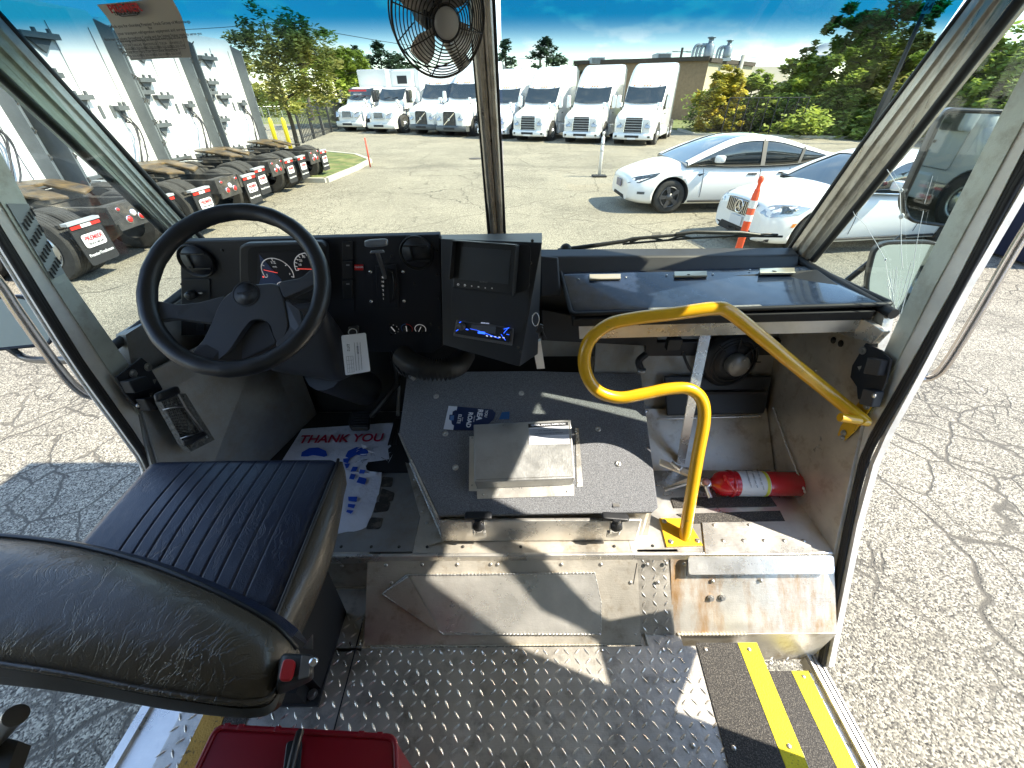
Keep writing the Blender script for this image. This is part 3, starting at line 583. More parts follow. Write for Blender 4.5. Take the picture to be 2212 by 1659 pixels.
# ------------------------------------------------------------ bollards and posts
yel = mat('yellow_post', (.80, .62, .02), .5); wht = mat('white_plastic', (.75, .74, .72), .45); org = mat('safety_orange', (.80, .085, .02), .45, var=.1); rub = mat('rubber', (.018, .018, .018), .75, var=.2)
for fx, lab in ((602, 'left yellow bollard by the young tree'), (629, 'right yellow bollard by the young tree')):
    x, y = gy(fx, 26); tag(MB().lathe([(.11, 0), (.11, 1.35), (.09, 1.45), (.04, 1.5), (.001, 1.52)], (x, y, GZ), (0, 0, 1), n=16).obj('bollard', yel), lab, 'bollard', 'yellow bollards by the young tree')
x, y = gy(590, 21); tag(MB().cyl((x, y, GZ), (x - .1, y, GZ + 1.5), .03).obj('marker_post', steel), 'thin grey pipe post left of the yellow bollards', 'post')
x, y = gy(800, 19.0); tag(MB().cyl((x, y, GZ), (x, y, GZ + 1.05), .03).obj('marker_post', mat('red_paint', (.55, .06, .03), .5)), 'thin red stake at the tip of the grass island', 'post')
x, y = gy(702, 37); tag(MB().cyl((x, y, GZ), (x - .1, y, GZ + 2.3), .07).obj('sign_post', galv), 'pale pipe post standing on the grass before the picket fence', 'post')
x, y = G(1294, 382); t = thing('delineator_post', 'tall white flexible post on a black square base in the open lot', 'post')
MB().box((x, y, GZ + .03), (.5, .34, .06)).obj('base', rub, t, bevel=.015)
MB().lathe([(.055, .05), (.055, 1.22), (.03, 1.25), (.03, 1.30), (.045, 1.31), (.045, 1.38), (.001, 1.40)], (x, y, GZ), (0, 0, 1), n=14).obj('tube', wht, t)
for z in (.8, 1.0): MB().lathe([(.058, 0), (.058, .09)], (x, y, GZ + z), (0, 0, 1), n=14).obj('reflective_band', mat('band_grey', (.55, .55, .57), .3), t)
rehome(t, (x, y, GZ))
bx, by = gy(1574, 6.15); t = thing('delineator_post', 'orange plastic post with two white bands in front of the near white sedan', 'post')
z = GZ; z1 = onY(1627, 380, 6.15).z - GZ
H = lambda q: q * z1
MB().lathe([(.052, 0), (.050, H(.62)), (.046, H(.84)), (.028, H(.89)), (.022, H(.93)), (.034, H(.955)), (.034, H(.985)), (.015, H(1))], (bx, by, z), (0, 0, 1), n=18).obj('tube', org, t)
for q0, q1 in ((.60, .66), (.72, .79)): MB().lathe([(.0535, H(q0)), (.0525, H(q1))], (bx, by, z), (0, 0, 1), n=18, close=False).obj('reflective_band', wht, t)
for a in range(8): MB().tube([V(bx + cos(a * pi / 4) * .042, by + sin(a * pi / 4) * .042, z + H(.80)), V(bx + cos(a * pi / 4) * .03, by + sin(a * pi / 4) * .03, z + H(.885))], .007, n=5).obj('rib', org, t)
MB().lathe([(.2, 0), (.2, .04), (.08, .07)], (bx, by, z), (0, 0, 1), n=18).obj('base', rub, t); rehome(t, (bx, by, z))
for fx, Y, lab in ((1028, 21.5, 'round manhole cover in the open lot near the windscreen post'), (1560, 26, 'round manhole cover before the grass verge at right')):
    x, y = gy(fx, Y); tag(MB().lathe([(.33, .002), (.33, .012), (.29, .02), (.0, .02)], (x, y, GZ), (0, 0, 1), n=24).obj('manhole_cover', mat('cast_iron', (.06, .05, .045), .7)), lab, 'manhole cover')
# ============================================================ VEHICLES OUTSIDE
white_p = mat('white_paint', (.78, .78, .77), .28, coat=.6, var=.02, vscale=2); glassd = mat('dark_glass', (.022, .030, .032), .05, spec=1.0, coat=1.0)
chrome = mat('chrome', (.75, .75, .76), .12, metal=1); tyre_m = mat('tyre', (.040, .038, .034), .85, var=.3, vscale=10, bump=(60, .4, .004)); rim_m = mat('rim_alloy', (.62, .62, .62), .3, metal=.85)
greyp = mat('grey_plastic', (.09, .10, .105), .55, var=.1); framem = mat('chassis_black', (.040, .038, .034), .65, var=.5, two=(.15, .12, .085), twoscale=4, twocut=(.5, .75))
grease = mat('rusty_grease', (.13, .085, .035), .42, var=.4, vscale=6, two=(.035, .03, .025), twoscale=4, twocut=(.4, .6), bump=(9, .5, .02))
redl = mat('red_lens', (.65, .02, .015), .2, coat=.5); whl = mat('clear_lens', (.8, .8, .78), .15, coat=.5); extm = mat('extender_grey', (.12, .135, .14), .5, var=.12)
seamm = mat('dark_gap', (.02, .02, .022), .7)
headm = mat('headlamp_glass', (.42, .44, .46), .1, metal=.6, coat=1); amber = mat('amber_lens', (.75, .25, .03), .3)
darkgl = glass('vehicle_glass', (.32, .36, .36), .10)
def make_wheel(parent, c, r, w, side, rim=rim_m, holes=10, dual=False, spokes=0, dish=.0):
    """axle along local x; side = +1 / -1 outward"""
    c = V(*c); ax = V(side, 0, 0); b = MB(); n = 36
    prof = [(r * .60, -w), (r * .93, -w), (r * .985, -w * .9), (r, -w * .75), (r, -w * .25), (r * .985, -w * .08), (r * .93, 0), (r * .66, .0), (r * .60, -.02)]
    def tread(x0, ww):
        P = [(r * .60, x0 - ww), (r * .93, x0 - ww), (r * .985, x0 - ww * .93)]
        for g in (.80, .60, .40, .20):
            P += [(r, x0 - ww * (g + .075)), (r, x0 - ww * (g + .012)), (r * .975, x0 - ww * (g + .008)), (r * .975, x0 - ww * (g - .012)), (r, x0 - ww * (g - .016))]
        P += [(r * .985, x0 - ww * .07), (r * .93, x0), (r * .66, x0), (r * .60, x0 - .02)]; b.lathe(P, c, ax, n=n, close=False, smooth=False)
    if dual and w > .4: tread(0, w * .46); tread(-w * .54, w * .46); b.lathe([(r * .6, -w), (r * .6, 0)], c, ax, n=20, close=False)
    elif r > .45: tread(0, w)
    else: b.lathe(prof, c, ax, n=n, close=False)
    wh = b.obj('wheel', tyre_m, parent)
    b = MB()
    if spokes:
        b.lathe([(r * .62, 0), (r * .60, .012), (r * .55, .004), (r * .54, -.05)], c, ax, n=n, close=False)
        b.lathe([(.08, 0), (.08, .02), (.001, .03)], c - ax * .01, ax, n=12)
        for k in range(spokes):
            a = 2 * pi * k / spokes; d = V(0, cos(a), sin(a)); e = V(0, -sin(a), cos(a))
            for t0, t1 in (((-.05), (-.11)), ((.05), (.11))) if spokes < 8 else ((0, -.03), (0, .03)):
                p0 = c + d * .06 + e * t0 * .5; p1 = c + d * r * .56 + e * t1; b.prism([p0 - e * .018, p0 + e * .018, p1 + e * .024, p1 - e * .024], ax * .015)
        ro = b.obj('rim', rim, wh); d_ = MB(); d_.lathe([(r * .58, -.06), (.001, -.06)], c, ax, n=24, close=False); d_.obj('brake_disc', framem, wh)
    else:
        if dual: pr = [(r * .62, .0), (r * .59, .0), (r * .56, -.10), (r * .30, -.13), (r * .27, -.02), (.001, .0)]
        else: pr = [(r * .62, .0), (r * .58, .01), (r * .55, -.03), (r * .34, .02), (r * .30, .07), (r * .18, .08), (.001, .09)]
        b.lathe(pr, c, ax, n=n, close=False); ro = b.obj('rim', rim, wh); b = MB()
        for k in range(holes):
            a = 2 * pi * k / holes; q = c + ax * ((-.115) if dual else .0) + V(0, cos(a), sin(a)) * r * .45; b.lathe([(r * .055, .0), (r * .055, .012), (.001, .012)], q, ax, n=8)
        b.obj('hand_holes', seamm, wh, kind='stuff')
    return wh
# ------------------------------------------------------------ sedans
def interp(tab, x):
    for i in range(len(tab) - 1):
        if x <= tab[i + 1][0] or i == len(tab) - 2:
            x0, y0 = tab[i]; x1, y1 = tab[i + 1]; m0 = (y1 - y0) / (x1 - x0); 
            a = tab[i - 1] if i else tab[i]; c = tab[i + 2] if i + 2 < len(tab) else tab[i + 1]
            d0 = (y1 - a[1]) / max(1e-6, x1 - a[0]) if i else m0; d1 = (c[1] - y0) / max(1e-6, c[0] - x0) if i + 2 < len(tab) else m0
            h = x1 - x0; t = max(0, min(1, (x - x0) / h))
            return (2*t**3-3*t*t+1)*y0 + (t**3-2*t*t+t)*h*d0 + (-2*t**3+3*t*t)*y1 + (t**3-t*t)*h*d1
def sedan(name, label, L, top, wid, clr, roof, rw, wb0, wb1, wr=.335, spokes=5, darkroof=True, merc=False):
    t = thing(name, label, 'car')
    W = lambda x: interp(wid, x)
    def section(x):
        w = W(x); zt = interp(top, x); zc = interp(clr, x); zs = zt - .10 - .04 * (w / .92); h = zs - zc
        half = [(0, zc), (w * .80, zc), (w * .93, zc + .04), (w * .975, zc + h * .2), (w * .995, zc + h * .42), (w, zc + h * .62), (w * .985, zc + h * .80), (w * .965, zc + h * .92), (w * .93, zs + .03), (w * .84, zs + .07), (w * .6, zt - .012), (w * .3, zt), ]
        pts = [V(x, -a, b) for a, b in half] + [V(x, 0, zt + .004)] + [V(x, a, b) for a, b in half[::-1][:-1]]
        return pts
    xs = [0, .015, .05, .1] + [.1 + (L - .2) * i / 70 for i in range(1, 70)] + [L - .1, L - .05, L - .015, L]
    b = MB(); b.sweep([section(x) for x in xs], white_p); body = b.obj('body', None, t)
    body.data.materials.clear(); body.data.materials.append(white_p); body.data.materials.append(seamm)
    ar = wr + .055
    for k, xw in enumerate((wb0, wb1)):
        for s in (-1, 1):
            cb = MB(); cb.lathe([(ar, -.3), (ar, .3)], (xw, s * W(xw) * .97, wr + .01), (0, 1, 0), n=40); co = cb.obj('cutter', None, None)
            co.data.materials.append(white_p); co.data.materials.append(seamm)
            for p in co.data.polygons: p.material_index = 1
            md = body.modifiers.new('c', 'BOOLEAN'); md.object = co; md.operation = 'DIFFERENCE'; md.solver = 'EXACT'; body['c'] = 1
    dg = bpy.context.evaluated_depsgraph_get(); dg.update(); me = bpy.data.meshes.new_from_object(body.evaluated_get(dg)); body.modifiers.clear(); body.data = me
    for o in [o for o in COL.objects if o.name.startswith('cutter')]: bpy.data.objects.remove(o)
    del body['c']
    # greenhouse
    R = lambda x: interp(roof, x)
    gx0, gx1 = roof[0][0], roof[-1][0]
    def gsec(x, e=0):
        zr = R(x) + e; w = interp(rw, x) + e; wbt = W(x) * .955 + e; zb = interp(top, x) - .06
        zr = max(zr, zb + .02); f = (zr - zb) / .5; f = max(0, min(1, f)); wt = wbt + (w - wbt) * f
        return [V(x, -wbt, zb), V(x, -wt, zr - .05 * f), V(x, -wt * .93, zr - .018 * f), V(x, -wt * .6, zr), V(x, 0, zr + .012 * f), V(x, wt * .6, zr), V(x, wt * .93, zr - .018 * f), V(x, wt, zr - .05 * f), V(x, wbt, zb)]
    gxs = [gx0 + (gx1 - gx0) * i / 46 for i in range(47)]
    g = MB(); g.sweep([gsec(x) for x in gxs], smooth=True, cap=True, loop=True); g.obj('cabin_glass', glassd, t)
    # painted roof rails, pillars
    def strip(idx, w0, x0, x1, m, nm, e=.012, n=30):
        b = MB(); up = []; 
        for s in (0, 1):
            rows = []
            for i in range(n + 1):
                x = x0 + (x1 - x0) * i / n; S = gsec(x, e); S0 = S if s == 0 else S[::-1]
                p, q, r3 = S0[0], S0[1], S0[2]; k = q.lerp(p, w0 / max(.05, (q - p).length)) if (q - p).length > w0 else p
                rows.append([k, q, r3, S0[3].lerp(r3, .6)])
            fl = rows if s else rows
            b.sweep(fl, m, loop=False, cap=False)
        return b.obj(nm, m, t)
    strip(0, .055, gx0 + .02, gx1 - .02, white_p, 'roof_rail')
    if not darkroof:
        xr0, xr1 = [x for x in gxs if R(x) > max(R(k) for k in gxs) - .10][0], [x for x in gxs if R(x) > max(R(k) for k in gxs) - .12][-1]
        b = MB(); b.sweep([[p for p in gsec(x, .010)[2:7]] for x in [xr0 + (xr1 - xr0) * i / 14 for i in range(15)]], white_p, loop=False, cap=False); b.obj('roof', white_p, t)
    def side_post(x0, x1, th, m, nm):
        for s in (-1, 1):
            S0 = gsec(x0, .008); S1 = gsec(x1, .008); a, c = (S0[0], S1[1]) if s < 0 else (S0[-1], S1[-2])
            MB().prism([a - V(th, 0, 0), a + V(th, 0, 0), c + V(th, 0, 0), c - V(th, 0, 0)], V(0, s * .006, 0)).obj(nm, m, t)
    xm = (gx0 + gx1) / 2
    side_post(xm + .05, xm + .12, .045, blackm, 'door_pillar'); side_post(gx1 - .75, gx1 - .62, .03, blackm, 'rear_pillar')
    # chrome/black belt line
    for s in (-1, 1):
        P = [V(x, s * (W(x) * .955 + .012), interp(top, x) - .055) for x in [gx0 + .25 + (gx1 - gx0 - .45) * i / 20 for i in range(21)]]
        MB().tube(P, .011, n=6).obj('belt_trim', blackm if not merc else chrome, t)
    # door seams, handles, sill
    def sy(x, z):
        S = section(x); zs = [(p.z, p.y) for p in S[13:]]; zs = [(p.z, p.y) for p in S if p.y > 0]; zs.sort()
        for (z0, y0), (z1, y1) in zip(zs[:-1], zs[1:]):
            if z0 <= z <= z1 and z1 > z0: return y0 + (y1 - y0) * (z - z0) / (z1 - z0)
        return zs[-1][1]
    for s in (-1, 1):
        for x in (wb0 + .62, xm + .05, wb1 - .38):
            zt = interp(top, x) - .12; P = [V(x + .03 * (1 - k / 8), s * (sy(x, .33 + (zt - .33) * k / 8) + .0015), .33 + (zt - .33) * k / 8) for k in range(9)]
            MB().tube(P, .006, n=4).obj('door_seam', seamm, t)
        for x in (xm - .12, wb1 - .52):
            z = interp(top, x) - .2; y = s * (sy(x, z) + .01); MB().box((x, y, z), (.2, .022, .028)).obj('door_handle', white_p if merc else blackm, t, bevel=.006)
        P0 = [V(x, s * (sy(x, .27) + .003), .25) for x in [wb0 + .42, xm, wb1 - .42]]; MB().tube(P0, .02, n=6).obj('sill', seamm, t)
        xmn = gx0 + .62; y0 = s * (W(xmn) * .96 + .02); zb = interp(top, xmn) + .02
        mb = MB(); mb.rbox([V(xmn - .09, y0, zb - .02), V(xmn + .07, y0, zb - .02), V(xmn + .07, y0 + s * .2, zb + .0), V(xmn - .05, y0 + s * .19, zb + .0), V(xmn - .09, y0, zb + .12), V(xmn + .07, y0, zb + .13), V(xmn + .07, y0 + s * .2, zb + .13), V(xmn - .05, y0 + s * .19, zb + .12)], .5, 6); mb.obj('door_mirror', white_p, t)
    for xw in (wb0, wb1):
        for s in (-1, 1): 
            wo_ = make_wheel(t, (0, 0, 0), wr, .22, 1, rim=rim_m if merc else mat('dark_rim', (.10, .10, .105), .4, metal=.6), spokes=spokes)
            wo_.rotation_euler = (0, 0, s * pi / 2); wo_.location = (xw, s * (W(xw) - .035), wr)
    def decal(poly, nm, m, off=.006, rings=4, par=None):
        P = [V(*p) for p in poly]; P2 = []
        for i in range(len(P)):
            for k in range(5): P2.append(P[i].lerp(P[(i + 1) % len(P)], k / 5))
        c = sum(P2, V(0, 0, 0)) / len(P2); vs = [c]; n = len(P2)
        for r in range(1, rings + 1): vs += [c.lerp(p, r / rings) for p in P2]
        fs = [(0, 1 + k, 1 + (k + 1) % n) for k in range(n)]
        for r in range(rings - 1):
            for k in range(n): a = 1 + r * n; fs.append((a + k, a + (k + 1) % n, a + n + (k + 1) % n, a + n + k))
        b = MB(); b.add(vs, fs, m, True); o = b.obj(nm, m, par or t); md = o.modifiers.new('s', 'SHRINKWRAP'); md.target = body; md.wrap_method = 'NEAREST_SURFACEPOINT'; md.wrap_mode = 'ABOVE_SURFACE'; md.offset = off
        return o
    zh = interp(top, .12)
    for s in (-1, 1):
        if merc:
            decal([(.10, s * .50, zh - .20), (.12, s * .66, zh - .22), (.45, s * .86, zh - .14), (.62, s * .86, zh - .04), (.42, s * .78, zh - .03), (.16, s * .58, zh - .10)], 'headlight', headm)
            decal([(.20, s * .70, zh - .17), (.33, s * .80, zh - .14), (.36, s * .80, zh - .08), (.24, s * .70, zh - .09)], 'lamp_lens', glassd, .010, 3)
            decal([(.36, s * .84, zh - .34), (.58, s * .88, zh - .31), (.60, s * .88, zh - .26), (.38, s * .84, zh - .28)], 'side_marker', amber)
            decal([(.06, s * .45, .20), (.14, s * .75, .20), (.14, s * .75, .28), (.06, s * .45, .30)], 'bumper_intake', seamm)
        else:
            decal([(.10, s * .52, zh - .20), (.20, s * .76, zh - .15), (.50, s * .86, zh + .0), (.62, s * .80, zh + .05), (.34, s * .72, zh - .0)], 'headlight', glassd)
            decal([(.16, s * .80, .40), (.30, s * .86, .40), (.30, s * .86, .45), (.16, s * .80, .45)], 'fog_lamp', greyp)
            decal([(wb0 + .50, s * .92, .78), (wb0 + .66, s * .92, .80), (wb0 + .55, s * .92, .74)], 'side_camera', blackm)
    if merc:
        zg = zh - .15
        decal([(0, -.40, zg + .10), (0, .40, zg + .10), (0, .34, zg - .14), (0, -.34, zg - .14)], 'grille', seamm, .004)
        for k in range(-7, 8):
            MB().box((-.012, k * .049, zg - .02), (.03, .014, .21)).obj('grille_bar', chrome, t, bevel=.003)
        MB().lathe([(.105, 0), (.115, .008), (.105, .016), (.09, .008)], (-.03, 0, zg - .02), (-1, 0, 0), n=28, close=False).obj('emblem_ring', chrome, t)
        st = MB()
        for k in range(3):
            a = pi / 2 + k * 2 * pi / 3; d = V(0, cos(a), sin(a)); e = V(0, -sin(a), cos(a)); c0 = V(-.035, 0, zg - .02); st.prism([c0 - e * .02, c0 + e * .02, c0 + d * .10], V(-.012, 0, 0))
        st.obj('emblem_star', chrome, t)
        MB().tube([V(-.01, y, zg + .115 - .03 * (y / .42) ** 2) for y in [-.42 + .07 * i for i in range(13)]], .012, n=6).obj('grille_frame', chrome, t)
        decal([(0, -.5, .20), (0, .5, .20), (0, .42, .33), (0, -.42, .33)], 'lower_grille', seamm, .004)
        MB().box((-.03, 0, .42), (.02, .32, .15)).obj('number_plate', mat('plate_white', (.6, .62, .66), .4), t, bevel=.005)
    else:
        decal([(0, -.42, .24), (0, .42, .24), (0, .36, .31), (0, -.36, .31)], 'lower_grille', seamm, .004)
        MB().box((-.03, 0, .52), (.02, .32, .15)).obj('number_plate', mat('plate_blue', (.10, .12, .22), .4), t, bevel=.005)
    # wipers
    return t
tes = sedan('parked_sedan', 'white electric sedan with dark glass roof and five spoke grey wheels', 4.7,
    [(0, .60), (.04, .70), (.3, .80), (.8, .93), (1.35, .99), (2.2, .97), (3.4, 1.0), (4.0, 1.09), (4.5, 1.10), (4.66, 1.04), (4.7, .90)],
    [(0, .62), (.05, .74), (.25, .86), (.7, .915), (2.3, .925), (3.9, .915), (4.4, .86), (4.65, .74), (4.7, .62)],
    [(0, .24), (.3, .19), (.8, .17), (4.0, .17), (4.4, .22), (4.7, .34)],
    [(1.10, .98), (1.6, 1.20), (2.15, 1.39), (2.6, 1.44), (3.1, 1.41), (3.7, 1.25), (4.25, 1.10)],
    [(1.10, .78), (2.2, .62), (3.1, .62), (4.25, .66)], .86, 3.74, spokes=5)
merc = sedan('parked_sedan', 'white sedan with a chrome star grille and amber side marker parked nearest the van', 4.6,
    [(0, .66), (.04, .76), (.25, .85), (.8, .95), (1.4, 1.0), (2.2, .97), (3.4, .99), (3.9, 1.05), (4.4, 1.06), (4.56, 1.0), (4.6, .85)],
    [(0, .62), (.05, .72), (.25, .83), (.7, .885), (2.3, .895), (3.8, .885), (4.3, .84), (4.55, .72), (4.6, .62)],
    [(0, .20), (.3, .17), (.8, .16), (3.9, .17), (4.3, .22), (4.6, .34)],
    [(1.25, .99), (1.75, 1.24), (2.15, 1.40), (2.6, 1.44), (3.1, 1.40), (3.55, 1.22), (3.95, 1.06)],
    [(1.25, .78), (2.2, .60), (3.1, .60), (3.95, .66)], .80, 3.56, spokes=10, darkroof=False, merc=True)
tes.location = (2.85, 11.45, GZ); tes.rotation_euler.z = radians(3); tes.scale = (1.12,) * 3
merc.location = (4.35, 8.05, GZ); merc.rotation_euler.z = radians(8); merc.scale = (1.08,) * 3
# ------------------------------------------------------------ tractors
def rr_sec(y, hw, zb, zt, r, n=4):
    P = []
    for cx, cz, a0 in ((hw - r, zb + r * .4, -90), (hw - r, zt - r, 0), (-hw + r, zt - r, 90), (-hw + r, zb + r * .4, 180)):
        rz = r * .4 if cz < (zb + zt) / 2 else r
        for k in range(n + 1):
            a = radians(a0 + 90 * k / n); P.append(V(cx + cos(a) * r, y, cz + sin(a) * rz))
    return P
def dense(tab, step=.12):
    out = []; ys = [t[0] for t in tab]; y = ys[0]
    while y < ys[-1]:
        out.append(y); y += step
    out.append(ys[-1]); return [tuple([y] + [interp([(t[0], t[k]) for t in tab], y) for k in range(1, len(tab[0]))]) for y in out]
flap_m = mat('mudflap_black', (.02, .02, .02), .6); flapw = mat('flap_plate', (.75, .74, .73), .5); redtxt = mat('sign_red', (.60, .02, .03), .5); redt = mat('reflector_red', (.6, .03, .02), .3)
def tractor(label, kind='east', sleeper=True, group=None, rear=False, slope=0):
    t = thing('semi_tractor', label, 'truck', group=group)
    hood = dense([(0.0, .92, .55, 1.28, .16), (.12, 1.08, .5, 1.42, .22), (.45, 1.17, .5, 1.58, .30), (1.1, 1.19, .55, 1.76, .34), (1.6, 1.19, .6, 1.88, .30), (1.75, 1.18, .6, 1.90, .26)]) if kind != 'box' else \
           dense([(0.0, .70, .55, 1.18, .18), (.12, .88, .5, 1.32, .22), (.5, .95, .5, 1.45, .26), (1.1, 1.02, .55, 1.58, .28), (1.5, 1.06, .6, 1.68, .26)])
    b = MB(); b.sweep([rr_sec(*s) for s in hood]); b.obj('hood', white_p, t)
    y0 = hood[-1][0]
    if kind == 'box': cab = dense([(y0 - .1, 1.05, .7, 1.66, .15), (y0 + .2, 1.08, .7, 2.05, .16), (y0 + .55, 1.10, .7, 2.45, .2), (y0 + .8, 1.10, .7, 2.56, .2), (y0 + 1.7, 1.10, .7, 2.58, .2)])
    else:
        top = 3.95 if sleeper else 2.95
        cab = dense([(y0 - .1, 1.10, .7, 1.86, .15), (y0 + .25, 1.14, .7, 2.25, .16), (y0 + .6, 1.17, .7, 2.72, .2), (y0 + .9, 1.19, .7, 3.05, .26), (y0 + 1.3, 1.21, .7, 3.45, .3), (y0 + 1.9, 1.23, .7, 3.78 if sleeper else 3.0, .28), (y0 + 2.5, 1.23, .7, top, .22), (y0 + 3.45, 1.23, .7, top + .03, .18)])
    b = MB(); b.sweep([rr_sec(*s) for s in cab]); b.obj('cab', white_p, t)
    yb = cab[-1][0]
    # windscreen as curved pane just proud of the cab front
    i0, i1 = y0 - .0, y0 + (.60 if kind != 'box' else .52); rows = []
    for i in range(7):
        y = i0 + (i1 - i0) * i / 6; zf = lambda q: interp([(s[0], s[3]) for s in cab], q); hw = 1.22 if kind != 'box' else 1.12
        rows.append([V(x * hw, y + .16 * (abs(x) ** 3) - .05, zf(y + .10 * abs(x) ** 3) + .03) for x in (-.90, -.8, -.65, -.5, -.25, 0, .25, .5, .65, .8, .90)])
    b = MB(); b.sweep(rows, loop=False, cap=False); b.sweep([[p, V(p.x * .98, p.y + .25, p.z - .02)] for p in [r_[0] for r_ in rows]], loop=False, cap=False); b.sweep([[p, V(p.x * .98, p.y + .25, p.z - .02)] for p in [r_[-1] for r_ in rows]], loop=False, cap=False); b.obj('windscreen', glassd, t)
    for s in (-1, 1):
        yy = y0 + .42; hw = interp([(q[0], q[1]) for q in cab], yy + .4) + .012
        P = [V(s * hw, yy - .12, 1.72), V(s * hw, yy + .62, 1.72), V(s * hw, yy + .62, 2.42), V(s * hw, yy + .22, 2.42)]; MB().prism(rpoly(P, .06), V(s * .01, 0, 0)).obj('side_window', glassd, t)
        D = [V(s * hw, yy - .2, 1.0), V(s * hw, yy + .75, 1.0), V(s * hw, yy + .75, 2.5), V(s * hw, yy + .1, 2.5), V(s * hw, yy - .22, 1.75)]; MB().tube(rpoly(D, .08), .008, n=4, closed=True).obj('door_seam', seamm, t)
        MB().box((s * (hw + .02), yy + .6, 1.5), (.04, .16, .05)).obj('door_handle', blackm, t)
        if sleeper and kind != 'box':
            MB().box((s * 1.24, yy + 1.5, 2.2), (.02, .5, .42)).obj('sleeper_window', glassd, t, bevel=.006)
        # mirrors on arms
        m = MB(); m.rbox([V(s * 1.32, yy - .42, 1.75), V(s * 1.55, yy - .42, 1.75), V(s * 1.55, yy - .28, 1.75), V(s * 1.32, yy - .28, 1.75), V(s * 1.32, yy - .42, 2.4), V(s * 1.55, yy - .42, 2.4), V(s * 1.55, yy - .28, 2.4), V(s * 1.32, yy - .28, 2.4)], .35, 5)
        mo = m.obj('door_mirror', white_p if kind != 'box' else blackm, t); MB().tube([V(s * 1.12, yy - .1, 1.85), V(s * 1.4, yy - .34, 1.85)], .025, n=6).obj('arm', blackm, mo)
        hz = interp([(q[0], q[3]) for q in hood], .95)
        mo = MB().rbox([V(s * .98, .75, hz + .12), V(s * 1.16, .75, hz + .12), V(s * 1.16, .86, hz + .12), V(s * .98, .86, hz + .12), V(s * .98, .75, hz + .34), V(s * 1.16, .75, hz + .34), V(s * 1.16, .86, hz + .34), V(s * .98, .86, hz + .34)], .5, 5).obj('hood_mirror', white_p, t)
        MB().tube([V(s * 1.06, .82, hz + .14), V(s * .98, 1.15, hz - .10)], .03, n=6).obj('arm', blackm, mo)
        hl = [V(s * .64, -.03, .86), V(s * .92, .0, .86), V(s * 1.06, .26, 1.06), V(s * 1.02, .22, 1.20), V(s * .78, .04, 1.14), V(s * .62, .0, 1.0)]
        MB().prism(hl, V(s * .02, -.06, .01)).obj('headlight', headm if kind != 'volvo' else headm, t, bevel=.015)
        make_wheel(t, (s * 1.215, 1.22, .5), .5, .28, s)
        # arch over front wheel
        MB().tube([V(s * 1.185, 1.22 + cos(a) * .60, .5 + sin(a) * .60) for a in [pi * k / 14 for k in range(15)]], .035, n=5).obj('arch_lip', blackm, t)
        MB().lathe([(.57, -.45), (.57, .012), (.001, .012)], (s * 1.19, 1.22, .5), (s, 0, 0), n=24).obj('wheel_well', seamm, t)
    gz0, gz1, gw = (.58, 1.36, .52) if kind == 'east' else ((.55, 1.32, .44) if kind == 'volvo' else (.85, 1.2, .42))
    P = [V(-gw, 0, gz0), V(gw, 0, gz0), V(gw * .92, .06, gz1), V(-gw * .92, .06, gz1)]
    MB().prism(rpoly(P, .07), V(0, -.06, 0)).obj('grille', seamm if kind != 'volvo' else framem, t)
    MB().tube([p + V(0, -.06, 0) for p in rpoly(P, .07)], .022 if kind != 'volvo' else .03, n=6, closed=True).obj('grille_frame', chrome if kind != 'volvo' else blackm, t)
    if kind == 'volvo':
        MB().prism([V(-gw * .9, -.07, gz0 + .12), V(-gw * .9, -.07, gz0 + .05), V(gw * .85, -.02, gz1 - .10), V(gw * .85, -.02, gz1 - .03)], V(0, -.02, 0)).obj('grille_diagonal', chrome, t)
        MB().lathe([(.07, 0), (.085, .01), (.07, .02), (.05, .01)], (0, -.08, (gz0 + gz1) / 2), (0, -1, 0), n=20, close=False).obj('emblem_ring', chrome, t)
    else:
        n = 6 if kind == 'east' else 5
        for k in range(n): z = gz0 + (gz1 - gz0) * (k + .7) / (n + .3); MB().box((0, -.065 + .06 * (z - gz0) / (gz1 - gz0), z), (gw * 1.8, .03, .024)).obj('grille_bar', galv, t)
    bz = .30
    bm_ = mat('bumper_pale', (.62, .62, .58), .4)
    bp = MB(); bp.sweep([[V(x, y + .22 * (abs(x) / 1.12) ** 3, z) for y, z in ((-.12, bz), (-.16, bz + .08), (-.16, .55), (-.10, .62), (.25, .62), (.25, bz))] for x in [-1.13 + 2.26 * i / 14 for i in range(15)]]); bp.obj('bumper', white_p if kind == 'east' else (greyp if kind == 'volvo' else bm_), t)
    MB().box((0, -.155, .46), (.8, .03, .12)).obj('bumper_slot', seamm, t)
    if kind == 'east':
        for s in (-1, 1): MB().box((s * .93, -.03, .45), (.16, .05, .10)).obj('fog_lamp', glassd, t, bevel=.01)
        MB().box((0, -.17, .36), (.5, .01, .09)).obj('number_plate', flapw, t)
    # roof marker lights, wipers
    ztop = interp([(q[0], q[3]) for q in cab], y0 + .72)
    if kind != 'box':
        for x in (-.75, -.16, 0, .16, .75): MB().box((x, y0 + .70, ztop + .0), (.06, .12, .05)).obj('marker_light', amber, t)
    for s in (-.5, .15): MB().tube([V(s, y0 + .02, 1.93), V(s + .45, y0 + .10, 2.04)], .012, n=4).obj('wiper', blackm, t)
    L = 7.6 if kind != 'box' else 8.6
    if kind == 'box':
        bx = MB(); bx.box((0, y0 + 1.9 + 3.0, 2.35), (2.5, 6.0, 2.5)); bx.obj('cargo_box', white_p, t, bevel=.05)
        for s in (-1, 1):
            make_wheel(t, (s * 1.16, 6.6, .5), .5, .5, s, dual=True)
            MB().box((s * 1.22, y0 + 4.9, 1.12), (.04, 5.9, .12)).obj('box_sill', galv, t)
        for s in (-1, 1): MB().box((s * .42, 5.0, .85), (.09, 6.5, .26)).obj('frame_rail', framem, t)
        return t
